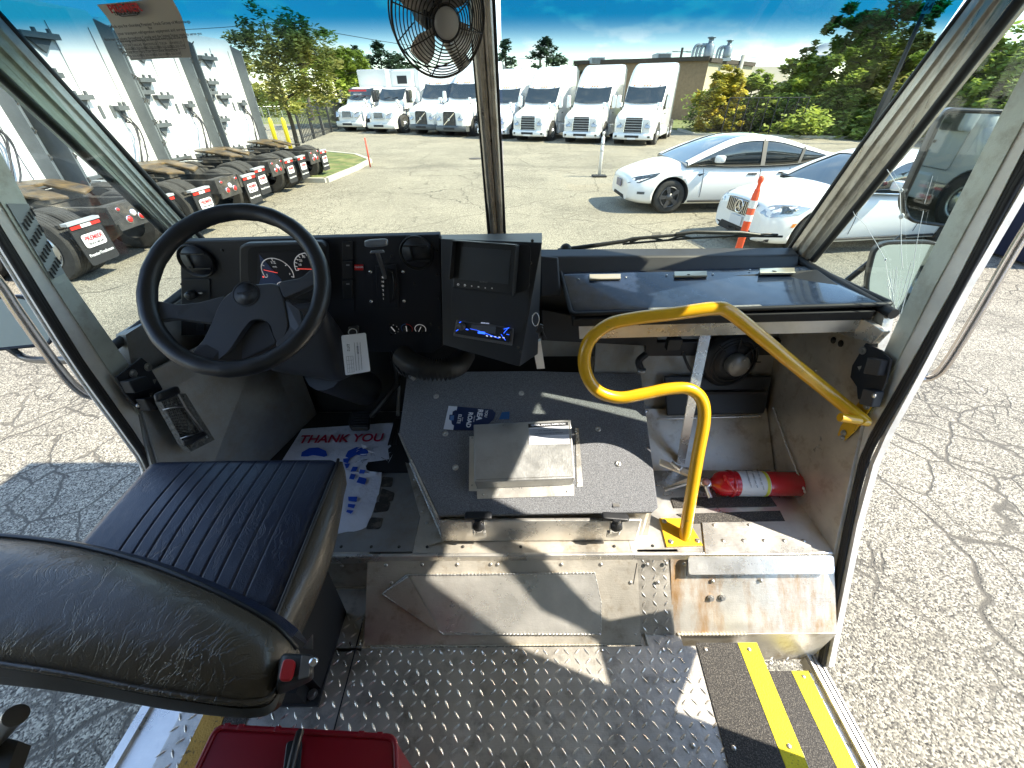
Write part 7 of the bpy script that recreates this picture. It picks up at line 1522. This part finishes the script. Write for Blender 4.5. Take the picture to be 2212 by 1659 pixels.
for a in (80, 170, 260, 350): rivet(bc + ba * .058 + V(cos(radians(a)) * .033, 0, sin(radians(a)) * .033), ba, .004, steel, 'screw', mo)
for k in range(8): a = 2 * pi * k / 8; d = V(cos(a), 0, sin(a)); MB().tube([bc + ba * .014 + d * .05, bc + ba * .012 + d * .11], .003, n=5).obj('housing_spoke', blk, bl)
MB().tube(spline([onY(1395, 765, 1.38), onY(1380, 780, 1.36), onY(1385, 800, 1.34)], 4), .014, n=10).obj('hose_stub', blk, ht); MB().lathe([(.017, 0), (.017, .012)], onY(1386, 798, 1.33), (.1, 0, -1), n=16).obj('hose_clamp', steel, ht)
MB().box(onY(1455, 742, 1.36), (.055, .03, .05)).obj('control_module', blk, ht, bevel=.003)
MB().tube(spline([onY(1475, 760, 1.36), onY(1484, 785, 1.34), onY(1500, 806, 1.34), onY(1540, 808, 1.36)], 5), .006, n=6).obj('cable', blk, ht)
MB().lathe([(.012, 0), (.012, .004), (.005, .005)], onY(1502, 790, 1.33), ba, n=14).obj('clamp', steel, ht); rehome(ht, onY(1550, 895, 1.3))
tag(MB().prism([onY(1350, 765, 1.44), onY(1395, 765, 1.44), onY(1388, 870, 1.40), onY(1370, 870, 1.40)], (0, .01, 0)).obj('bracket_plate', al), 'pale bracket plate beside the heater behind the yellow rail', 'bracket')
# ---- fire extinguisher
fx_ = thing('fire_extinguisher', 'red fire extinguisher lying on its side by the right door', 'fire extinguisher')
fr_ = .048; ea, eb = onZ(1545, 1072, PZ) , onZ(1740, 1072, PZ); ez = PZ + fr_ + .002; ea = onZ(1535, 1040, ez + .01); eb = onZ(1742, 1042, ez + .01)
ea.z = eb.z = ez; ax_ = (eb - ea).normalized(); Lx = (eb - ea).length
exr = mat('extinguisher_red', (.62, .012, .02), .22, coat=.6)
MB().lathe([(.014, -.006), (.018, .006), (.036, .02), (.046, .038), (fr_, .055), (fr_, Lx - .022), (.045, Lx - .008), (.036, Lx), (.001, Lx - .004)], ea, ax_, n=36).obj('cylinder', exr, fx_)
f0 = (onZ(1587, 1040, ez) - ea).dot(ax_); f1 = (onZ(1647, 1040, ez) - ea).dot(ax_)
lb_ = MB().lathe([(fr_ + .0006, f0), (fr_ + .0006, f1)], ea, ax_, n=36, close=False).obj('label', mat('label_white', (.78, .78, .76), .4), fx_)
MB().lathe([(fr_ + .001, f1 - .014), (fr_ + .001, f1 - .002)], ea, ax_, n=36, close=False).obj('label_band', mat('label_yellow', (.75, .70, .05), .4), fx_)
MB().lathe([(fr_ + .002, .070), (fr_ + .004, .073), (fr_ + .004, .080), (fr_ + .002, .083)], ea, ax_, n=36, close=False).obj('strap', exr, fx_)
uz = V(0, -.35, .94).normalized()
for k, (a_, s) in enumerate(((.25, 'FIRE EXTINGUISHER'), (.45, 'ABC DRY CHEMICAL'), (.65, 'PULL PIN  AIM  SQUEEZE'))):
    p_ = ea + ax_ * (f0 + (f1 - f0) * a_); text('lettering', s, .0075, blk, p_ + uz * (fr_ + .0012), uz.cross(ax_), -ax_, lb_, .0002, off=.0)
c_ = ea + ax_ * .045 + uz * .05; MB().box(c_ + uz * .008, (.035, .02, .02)).obj('strap_buckle', exr, fx_, bevel=.003); MB().tube(spline([c_ + V(-.01, 0, .02), c_ + V(-.012, -.03, .014), c_ + V(.01, -.045, -.012)], 4), .006, n=6).obj('strap_tail', exr, fx_)
vm = mat('valve_metal', (.72, .70, .66), .3, metal=.8)
MB().lathe([(.013, 0), (.013, .03), (.016, .032), (.016, .05), (.008, .055)], ea - ax_ * .05, ax_, n=16).obj('valve', vm, fx_)
MB().lathe([(.019, 0), (.019, .010), (.016, .011), (.001, .011)], ea - ax_ * .028 + V(0, -.012, .018), V(-.1, -.5, .9), n=20).obj('gauge', chrome, fx_); MB().lathe([(.015, 0), (.001, .001)], ea - ax_ * .028 + V(-.001, -.018, .029), V(-.1, -.5, .9), n=16).obj('gauge_face', mat('gauge_pink', (.6, .3, .28), .4), fx_)
for s, a_ in ((1, .02), (-1, -.05)): MB().prism([ea - ax_ * .04 + V(0, .004, 0), ea - ax_ * .04 + V(0, .03, .012), ea - ax_ * .17 + V(0, .05 * s + .05, .03 * s - .01), ea - ax_ * .175 + V(0, .05 * s + .03, .02 * s - .01)], V(0, .002, .010)).obj('handle', vm, fx_, bevel=.003)
MB().tube([ea - ax_ * .02 + V(0, -.01, 0), ea - ax_ * .015 + V(0, -.055, -.02)], .009, n=10).obj('nozzle', vm, fx_)
MB().tube([ea - ax_ * .10 + V(0, .05, .02), ea - ax_ * .125 + V(0, .085, .02)], .012, n=10).obj('lever_end', vm, fx_)
rehome(fx_, ea - V(0, 0, fr_))
# ---- yellow grab rail
rl = thing('grab_rail', 'looped yellow grab rail between the floor plate and the right door jamb', 'grab rail')
RP, RN = V(0, .825, PZ), V(0, -1, .46)
def onRl(x, y, dy=0): return onP(x, y, RP + V(0, dy, 0), RN)
path = [onRl(1478, 1163), onRl(1521, 905), onRl(1514, 845), onRl(1430, 838), onRl(1330, 858), onRl(1258, 848), onRl(1262, 722), onRl(1340, 682), onRl(1562, 668), onRl(1864, 906, -.03)]
path[-1] = onX(1868, 912, 1.085); P_ = rounded([path[0], onRl(1536, 838), onRl(1272, 866), onRl(1235, 720) .lerp(onRl(1300, 700), .0), onRl(1572, 668), path[-1]], [.10, .11, .12, .05], 12)
P_ = spline([onRl(1478, 1165), onRl(1492, 1075), onRl(1508, 980), onRl(1521, 905), onRl(1515, 862), onRl(1488, 840), onRl(1445, 840), onRl(1390, 851), onRl(1335, 859), onRl(1288, 842, -.005), onRl(1263, 795, -.015), onRl(1270, 742, -.03), onRl(1312, 703, -.04), onRl(1370, 688, -.05), onRl(1460, 677, -.065), onRl(1545, 666, -.08), onRl(1572, 672, -.08), onRl(1610, 700, -.075), onRl(1700, 775, -.06), onRl(1790, 848, -.045), path[-1]], 6)
MB().tube(P_, .0205, n=20).obj('tube', yrail, rl)
MB().prism([onZ(x, y, PZ + .0065) for x, y in ((1424, 1119), (1484, 1119), (1519, 1178), (1440, 1181))], (0, 0, -.006)).obj('floor_plate', yplate, rl, bevel=.001)
for x, y in ((1435, 1126), (1449, 1170), (1507, 1168)): rivet(onZ(x, y, PZ + .007), (0, 0, 1), .006, steel, 'bolt', rl, True)
MB().prism([onX(x, y, 1.098) for x, y in ((1862, 862), (1890, 872), (1850, 930), (1826, 952), (1811, 940), (1818, 920))], (-.004, 0, 0)).obj('wall_plate', yplate, rl, bevel=.001)
for x, y in ((1872, 878), (1823, 935), (1819, 946)): rivet(onX(x, y, 1.092), (-1, 0, 0), .007, steel, 'bolt', rl, True)
MB().tube([path[-1] + V(.01, 0, 0), path[-1] + V(-.075, .01, .012)], .0135, n=14).obj('stub_tube', yrail, rl); rehome(rl, onRl(1478, 1165))
# ---- driver seat
seat_t = leather('seat_vinyl_blue', (.014, .021, .045), .32); seat_s = leather('seat_vinyl_taupe', (.085, .070, .050), .27); pipe_m = mat('piping_black', (.012, .012, .013), .4); back_m = mat('seat_back_grey', (.055, .055, .052), .65, bump=(200, .2, .001))
se = thing('driver_seat', 'dark blue ribbed vinyl driver seat with a taupe side band and low backrest', 'seat')
SZ = 1.49
cA, cB, cC, cD = onZ(120, 1215, 1.46), onZ(592, 1345, 1.46), onZ(738, 982, SZ), onZ(322, 990, SZ)
loB, loC = onZ(656, 1368, 1.33), onZ(750, 1058, 1.37)    # back-left, back-right, front-right, front-left
def seatfn(x, y, z):
    if z > .2:
        g = 0
        for k in range(10):
            d = abs(x - (-.52 + k * .135)); 
            if d < .013: g = max(g, 1 - d / .013)
        edge = (1 - min(1, max(0, (y - .75) / .25)))
        z = z - .055 * g * edge * (1 if abs(y) < .93 else 0) + .30 * (1 - x * x) * (1 - y * y)
    return x, y, z
dn = V(0, 0, -.125)
low = [cA + dn, loB, loC, cD + dn]
MB().rbox(low + [cA, cB, cC, cD], (.13, .17, .45), (300, 40, 10), seat_t, fn=seatfn).obj('cushion', None, se)
# taupe side band following the right edge
band = []
for k in range(15):
    q = k / 14; tp_ = cB.lerp(cC, q); lo_ = loB.lerp(loC, q); e_ = V(.002 + .018 * sin(pi * min(1, q * 1.1)), 0, 0)
    rnd = (1 - max(0, (q - .86) / .14) ** 2) ; tp_ = tp_ + V(-.014 * (1 - rnd), 0, -.02 * (1 - rnd))
    band.append([tp_ + V(-.004, 0, -.006), tp_.lerp(lo_, .12) + V(.008, 0, .006) + e_, tp_.lerp(lo_, .4) + V(.008, 0, .004) + e_, tp_.lerp(lo_, .8) + V(.002, 0, 0) + e_, lo_ + V(-.008, 0, -.004) + e_, lo_ + V(-.05, 0, 0)])
MB().sweep(band, seat_s, loop=False, cap=False).obj('side_band', None, se)
MB().tube([r_[0] + V(.003, 0, .006) for r_ in band], .0045, n=8).obj('piping', pipe_m, se)
# backrest: a low padded roll nearer the camera
bl_, br_ = V(-1.22, .56, 1.50), V(-.350, .205, 1.50)
dirb = (br_ - bl_).normalized(); nb = V(dirb.y, -dirb.x, 0).normalized()      # towards the camera side (rear)
top_f = lambda q: onZ(0 + 655 * q, 1158 + 40 * q * q + 165 * q ** 1.5, 1.60 - .10 * max(0, q - .85) / .15)
rings = []
F_up = [(-160, 1150), (0, 1156), (150, 1174), (300, 1212), (430, 1262), (520, 1306), (585, 1345), (618, 1375), (640, 1400)]
F_lo = [(-160, 1412), (0, 1432), (150, 1456), (300, 1486), (430, 1506), (520, 1516), (575, 1508), (604, 1470), (632, 1420)]
zz = [1.60] * 5 + [1.595, 1.585, 1.57, 1.545]
U_ = spline([onZ(x, y, z) for (x, y), z in zip(F_up, zz)], 6); D_ = spline([onZ(x, y, z) for (x, y), z in zip(F_lo, zz)], 6)
for i, (u_, d_) in enumerate(zip(U_, D_)):
    q = i / (len(U_) - 1); hb = .030 * (1 - q ** 4) + .002; dpt = .105 * (1 - q) + .022
    v_ = d_ - u_; wv_ = v_.normalized()
    tk_ = .12 + .88 * (1 - q); rings.append([u_ + V(0, 0, -dpt), u_ - wv_ * .012 * tk_ + V(0, 0, -.06 * tk_), u_ + V(0, 0, -.004), u_ + v_ * .10 + V(0, 0, hb * .45), u_ + v_ * .3 + V(0, 0, hb * .9), u_ + v_ * .5 + V(0, 0, hb), u_ + v_ * .7 + V(0, 0, hb * .85), u_ + v_ * .9 + V(0, 0, hb * .4), d_ + V(0, 0, -.006), d_ + wv_ * .012 * tk_ + V(0, 0, -.05 * tk_), d_ + wv_ * .0 + V(0, 0, -dpt)])
MB().sweep(rings, seat_s).obj('backrest', None, se)
MB().tube([u_ + V(0, 0, .0) for u_ in U_], .0045, n=8).obj('piping', pipe_m, se); MB().tube([d_ + V(0, 0, -.004) for d_ in D_], .0045, n=8).obj('piping', seat_s, se)
MB().sweep([[u_ + (d_ - u_).normalized() * -.004 + V(0, 0, -.003), u_ - (d_ - u_).normalized() * .03 + V(0, 0, -.03), u_ - (d_ - u_).normalized() * .03 + V(0, 0, -.12)] for u_, d_ in zip(U_, D_)][:-4], seat_t, loop=False, cap=False).obj('backrest_front', None, se)
MB().sweep([[d_ + (d_ - u_).normalized() * .006 + V(0, 0, -.01), d_ + (d_ - u_).normalized() * .012 + V(0, 0, -.06 * (1 - k_ / len(U_))), d_ + (d_ - u_).normalized() * .01 + V(0, 0, -.10 * (1 - k_ / len(U_)))] for k_, (u_, d_) in enumerate(zip(U_, D_))][:-6], back_m, loop=False, cap=False).obj('backrest_rear', None, se)
0 and MB().rbox([onZ(560, 1420, 1.38), onZ(690, 1400, 1.38), onZ(700, 1360, 1.38), onZ(560, 1380, 1.38), onZ(560, 1420, 1.44), onZ(655, 1400, 1.45), onZ(650, 1370, 1.45), onZ(560, 1380, 1.45)], .3, 6, seat_s).obj('seam_tuck', None, se)
# pedestal
MB().hexa([V(-.95, .45, FZ), V(-.60, .45, FZ), V(-.60, .68, FZ), V(-.95, .68, FZ)], [V(-.95, .42, 1.33), V(-.58, .42, 1.33), V(-.58, .68, 1.33), V(-.95, .68, 1.33)]).obj('pedestal', dullblk, se)
bp_ = [onZ(x, y, FZ + .012) for x, y in ((640, 1340), (744, 1328), (686, 1525), (568, 1526))]
MB().prism(bp_, (0, 0, -.010)).obj('mounting_plate', blk, se)
MB().prism([onZ(660, 1310, FZ + .012), onZ(714, 1330, FZ + .012), onZ(660, 1520, FZ + .012), onZ(560, 1520, FZ + .012)], (0, 0, .09)).obj('mounting_rail', dullblk, se)
for x, y in ((726, 1342), (675, 1500)): rivet(onZ(x, y, FZ + .014), (0, 0, 1), .010, steel, 'bolt', se, True)
rehome(se, (-.75, .4, FZ))
bk = thing('belt_buckle', 'seat belt buckle with a red release button beside the seat', 'buckle')
k4 = [onZ(x, y, 1.56) for x, y in ((596, 1510), (680, 1470), (676, 1420), (600, 1425))]; k8 = [onZ(x, y, 1.62) for x, y in ((596, 1478), (672, 1462), (680, 1412), (608, 1408))]
MB().rbox(k4 + k8, .35, 8, blk).obj('housing', None, bk)
P = [onZ(x, y, 1.622) for x, y in ((603, 1474), (632, 1474), (642, 1428), (614, 1425))]; MB().prism(rpoly(P, .008), (0, 0, .006)).obj('release_button', mat('button_red', (.50, .012, .016), .35), bk, bevel=.002)
MB().prism([onZ(x, y, 1.621) for x, y in ((645, 1470), (668, 1462), (674, 1420), (652, 1416))], (0, 0, .003)).obj('face_plate', mat('buckle_grey', (.13, .12, .11), .4), bk, bevel=.001)
text('lettering', 'PRESS', .010, blk, onZ(660, 1442, 1.6245), onZ(655, 1455, 1.62) - onZ(664, 1425, 1.62), onZ(640, 1442, 1.62) - onZ(660, 1442, 1.62), bk, .0002)
rivet(onZ(677, 1430, 1.622), (0, 0, 1), .007, chrome, 'rivet', bk); MB().prism([onZ(655, 1400, 1.62), onZ(676, 1372, 1.65), onZ(676, 1402, 1.62)], (0, 0, .002)).obj('tongue', steel, bk); rehome(bk, k4[0])
sp_ = thing('chrome_post', 'short chrome tube end at the lower left edge', 'tube'); a_, c_ = onZ(35, 1545, 1.5), onZ(-30, 1610, 1.45); MB().tube([a_, c_, c_ + (c_ - a_)], .016, n=20).obj('tube', steel, sp_); MB().prism([onZ(x, y, 1.44) for x, y in ((-20, 1585), (40, 1600), (10, 1680), (-40, 1680))], (0, 0, -.03)).obj('bracket', back_m, sp_); rehome(sp_, c_)
# ---- red case
rc = thing('red_case', 'red plastic case with a black handle on the floor at the bottom', 'case'); redp = mat('case_red', (.32, .008, .018), .38, var=.05, bump=(260, .2, .0006)); CZ = 1.08
r4 = [onZ(x, y, CZ) for x, y in ((360, 1800), (862, 1800), (854, 1592), (468, 1570))]
MB().hexa([V(p.x * 1.0, p.y, FZ + .004) for p in r4], r4).obj('shell', redp, rc, bevel=.01, seg=3)
MB().tube(rounded([r4[0], r4[3], r4[2], r4[1]], .02) + [], .006, n=8).obj('rim', redp, rc)
for x in (490, 520, 600, 780, 820): MB().box(onZ(x, 1568 + (x - 468) * .057, CZ + .002), (.014, .012, .008)).obj('hinge_lug', redp, rc, bevel=.002)
hp_ = [onZ(x, y, CZ + .001) for x, y in ((620, 1602), (655, 1598), (645, 1720), (605, 1720))]; MB().prism(rpoly(hp_, .01), (0, 0, .006)).obj('handle_seat', blk, rc, bevel=.003)
MB().tube(spline([onZ(648, 1582, CZ + .012), onZ(640, 1610, CZ + .03), onZ(628, 1660, CZ + .035), onZ(618, 1720, CZ + .03)], 5), .009, n=10).obj('handle', blk, rc); rehome(rc, (r4[3].x, r4[3].y, FZ))
# ---- fan on the windscreen post
fn_ = thing('cab_fan', 'small wire guarded fan hanging by the windscreen post', 'fan')
fc = onY(950, 40, 1.12); fax = V(.42, -.80, -.28).normalized(); fr2 = .101
gm = mat('guard_wire', (.05, .045, .04), .3, metal=.8); bladem = mat('fan_blade', (.30, .28, .26), .3, metal=.6)
fu = fax.cross(V(0, 0, 1)).normalized(); fv = fu.cross(fax)
for k in range(13):
    q = .24 + .76 * k / 12; r = fr2 * q; h = .040 * (1 - q ** 2.2)
    MB().tube([fc + fax * h + (fu * cos(a) + fv * sin(a)) * r for a in [2 * pi * j / 56 for j in range(56)]], .0013 if k < 12 else .0026, n=5, closed=True).obj('guard_ring', gm, fn_)
for k in range(8):
    a = 2 * pi * k / 8 + .2; d = fu * cos(a) + fv * sin(a); MB().tube([fc + fax * .040 * (1 - q ** 2.2) + d * fr2 * q for q in [.2 + .8 * j / 8 for j in range(9)]], .0014, n=5).obj('guard_spoke', gm, fn_)
    MB().tube([fc + d * fr2, fc - fax * .05 + d * fr2 * .9, fc - fax * .07 + d * fr2 * .4], .0014, n=5).obj('guard_spoke', gm, fn_)
MB().tube([fc - fax * .045 + (fu * cos(a) + fv * sin(a)) * fr2 * .93 for a in [2 * pi * j / 56 for j in range(56)]], .0018, n=5, closed=True).obj('guard_ring', gm, fn_)
MB().lathe([(.026, .028), (.026, .040), (.021, .045), (.001, .045)], fc, fax, n=28).obj('hub_cap', mat('hub_grey', (.36, .35, .34), .4), fn_); MB().lathe([(.029, .027), (.029, .038)], fc, fax, n=28).obj('hub_ring', blk, fn_)
for k in range(4):
    a = pi / 2 * k + .6; b = MB(); rows = []
    for j in range(7):
        r = .022 + .064 * j / 6; w_ = .5 * (.6 + .4 * sin(pi * j / 6)); rows.append([fc + (fu * cos(a + t_) + fv * sin(a + t_)) * r + fax * (.012 * t_ / .5 - .004) for t_ in [-w_ + 2 * w_ * i / 6 for i in range(7)]])
    b.sweep(rows, loop=False, cap=False); b.obj('blade', bladem, fn_)
MB().cyl(fc - fax * .01, fc - fax * .09, .032).obj('motor', blk, fn_); MB().tube([fc - fax * .07, fc - fax * .06 + V(.04, .05, .12), onW(1000, -120)], .008, n=8).obj('stalk', blk, fn_)
MB().tube([fc - fax * .03 + V(.0, .01, -.0), fc - fax * .03 + V(.055, .03, -.085)], .017, n=12).obj('mount_arm', post_m, fn_); rehome(fn_, fc)
# ---- notice sheet taped to the windscreen
ns = thing('notice_sheet', 'printed notice with a truck dealer emblem taped inside the windscreen at upper left', 'notice')
def onN(x, y, h=0): return onP(x, y, WP[0] - V(0, .02 + h, .0), WP[1])
q4 = [(209, 12), (385, -2), (399, 45), (413, 125), (402, 123), (282, 131), (252, 72), (232, 40)]
gp = []; rows = []
Lf = spline([onN(209, 10), onN(234, 42), onN(258, 86), onN(283, 131)], 4); Rt = spline([onN(370, -6), onN(392, 36), onN(404, 80), onN(414, 124)], 4)
for i, (l_, r_) in enumerate(zip(Lf, Rt)): rows.append([l_.lerp(r_, j / 12) + V(0, -.012 * sin(pi * j / 12) * (i / 12), 0) for j in range(13)])
MB().sweep(rows, loop=False, cap=False).obj('sheet', mat('notice_paper', (.62, .57, .53), .8), ns)
nr = onN(404, 80) - onN(258, 90); nu = onN(300, 30) - onN(325, 100)
def onN2(x, y): return onN(x, y, .016)
em = [(240, 11), (291, 7), (302, 32), (258, 36)]
MB().tube(rpoly([onN2(*p) for p in em], .012), .0010, n=5, closed=True).obj('emblem_frame', mat('frame_dark', (.05, .03, .03), .5), ns); MB().prism([onN2(*p) for p in em], (0, .0005, 0)).obj('emblem_plate', mat('notice_grey', (.55, .55, .57), .7), ns)
text('lettering', 'PREMIER', .021, redtxt, onN(270, 18, .020), nr, nu, ns, .0003, bold=.04); text('lettering', 'TRUCK GROUP', .0095, dullblk, onN(275, 28, .020), nr, nu, ns, .0003, bold=.03)
gt = mat('print_grey', (.14, .13, .13), .8)
for y, s, sz in ((52, 'Thank you for choosing Premier Truck Group of Mississauga', .0085), (60, 'for', .0085), (68, 'your transport refrigeration equipment and service', .0085), (79, 'We have locations throughout Canada and the United States ready to serve you', .0078), (84, 'and keep you moving on the road every day of the week', .0078)):
    text('lettering', s, sz, gt, onN(322 + (y - 50) * .3, y, .019), nr, nu, ns, .0002, bold=.01)
for k in range(5): 
    c_ = onN(271 + 28 * k, 102 - 1.6 * k, .018); MB().tube(rpoly([c_ + nr.normalized() * a_ + nu.normalized() * b_ for a_, b_ in ((-.019, -.010), (.019, -.010), (.019, .012), (-.019, .012))], .002, 1), .0005, n=3, closed=True).obj('frame_line', gt, ns); text('lettering', ('MONCTON', 'DALLAS', 'KNOXVILLE', 'TULSA', 'AMARILLO')[k] + '\n902 555 0100', .0068, gt, c_, nr, nu, ns, .0002)
for k in range(4):
    c_ = onN(290 + 28 * k, 117 - 1.4 * k, .018); MB().tube(rpoly([c_ + nr.normalized() * a_ + nu.normalized() * b_ for a_, b_ in ((-.019, -.010), (.019, -.010), (.019, .010), (-.019, .010))], .002, 1), .0005, n=3, closed=True).obj('frame_line', gt, ns); text('lettering', ('OAKVILLE', 'BOLTON', 'OTTAWA', 'WINDSOR')[k] + '\n905 555 0100', .0068, gt, c_, nr, nu, ns, .0002)
rehome(ns, onN(209, 12))
# ---- wiper outside the right windscreen half
wp_ = thing('windscreen_wiper', 'black wiper resting along the foot of the right windscreen', 'wiper')
def onO(x, y): return onP(x, y, WP[0] + V(0, .035, 0), WP[1])
MB().tube([onO(1205, 542), onO(1350, 521), onO(1365, 516), onO(1480, 506)], [.011, .008, .007, .006], n=8).obj('arm', blk, wp_); MB().lathe([(.022, -.01), (.022, .012), (.01, .018)], onO(1222, 538), (0, -.9, .3), n=16).obj('pivot', blk, wp_)
MB().tube([onO(1460, 506), onO(1500, 501), onO(1600, 503), onO(1640, 508)], .008, n=8).obj('blade_bridge', blk, wp_); MB().tube([onO(1345, 527), onO(1500, 514), onO(1600, 510), onO(1690, 511)], .0045, n=6).obj('blade', rubb, wp_)
for x0, x1 in ((1360, 1430), (1440, 1500), (1560, 1640), (1620, 1680)): MB().tube(spline([onO(x0, 524 - (x0 - 1345) * .045), onO((x0 + x1) / 2, 514 - (x0 - 1345) * .03), onO(x1, 522 - (x1 - 1345) * .045)], 4), .004, n=6).obj('blade_claw', blk, wp_)
rehome(wp_, onO(1222, 538))
# ---- outside mirrors and grab bars
mirm = mat('mirror_glass', (.30, .34, .33), .02, metal=1); housem = mat('mirror_housing', (.02, .021, .022), .35)
def mirror(pts, n0, D, name_label, face, depth=.06, rad=.03):
    t = thing('side_mirror', name_label, 'mirror'); fc_ = Vector(face).normalized(); P = rpoly([onP(x, y, D, fc_) for x, y in pts], rad, 6)
    c_ = sum(P, V(0, 0, 0)) / len(P); MB().sweep([[c_ + (p - c_) * .88 - fc_ * depth for p in P], [c_ + (p - c_) * 1.0 - fc_ * depth * .6 for p in P], [p for p in P]]).obj('housing', housem, t)
    MB().prism([c_ + (p - c_) * .93 + fc_ * .0015 for p in P], fc_ * .002).obj('glass', mirm, t); MB().tube([c_ + (p - c_) * .965 + fc_ * .003 for p in P], .006, n=6, closed=True).obj('rim', housem, t); return t, c_
t, c_ = mirror([(2040, 232), (2190, 236), (2110, 500), (1962, 480), (1945, 440)], 0, V(1.62, 1.45, 2.0), 'large flat outside mirror reflecting the lot, behind the cracked side pane', (-.30, -.95, .0))
MB().tube([c_ + V(0, .04, -.20), V(1.30, 1.55, 1.60)], .012, n=8).obj('arm', housem, t); rehome(t, c_)
t, c_ = mirror([(1890, 522), (2030, 520), (2070, 560), (2060, 690), (1875, 672), (1868, 610)], 0, V(1.55, 1.35, 1.6), 'smaller convex outside mirror below the large one', (-.40, -.90, .10), .05, .05)
MB().tube([c_ + V(0, .03, -.02), V(1.2, 1.5, 1.6)], .010, n=8).obj('arm', housem, t); rehome(t, c_)
t, c_ = mirror([(-60, 640), (55, 638), (92, 665), (116, 728), (108, 745), (-60, 762)], 0, V(-1.75, 1.2, 1.62), 'outside mirror in a black rounded frame beyond the left door', (.50, -.84, .18), .05, .05)
MB().tube(spline([onP(20, 752, V(-1.75, 1.2, 1.6), V(.3, -.9, 0)), onP(60, 775, V(-1.65, 1.2, 1.6), V(.3, -.9, 0)), onX(120, 778, -1.4), onX(180, 778, -1.25)], 5), .012, n=10).obj('arm', housem, t); rehome(t, c_)
def grab(pts, label, r=.0125):
    t = thing('grab_bar', label, 'grab bar'); P = spline([onP(*p) for p in pts], 6); MB().tube(P, r, n=14).obj('bar', mat('bar_chrome', (.55, .50, .46), .25, metal=.9), t); rehome(t, P[-1]); return t
gx = lambda x, y, X: (x, y, V(X, 0, 0), V(1, 0, 0))
grab([gx(-90, 500, -1.30), gx(0, 615, -1.30), gx(40, 675, -1.30), gx(130, 800, -1.30), gx(175, 845, -1.30), gx(208, 856, -1.28), gx(236, 852, -1.22)], 'bent chrome grab bar outside the left door jamb')
grab([gx(2330, 330, 1.24), gx(2212, 505, 1.24), gx(2110, 680, 1.24), gx(2045, 785, 1.24), gx(2015, 812, 1.235), gx(1985, 818, 1.21), gx(1958, 815, 1.16)], 'bent chrome grab bar outside the right door jamb', .0115)
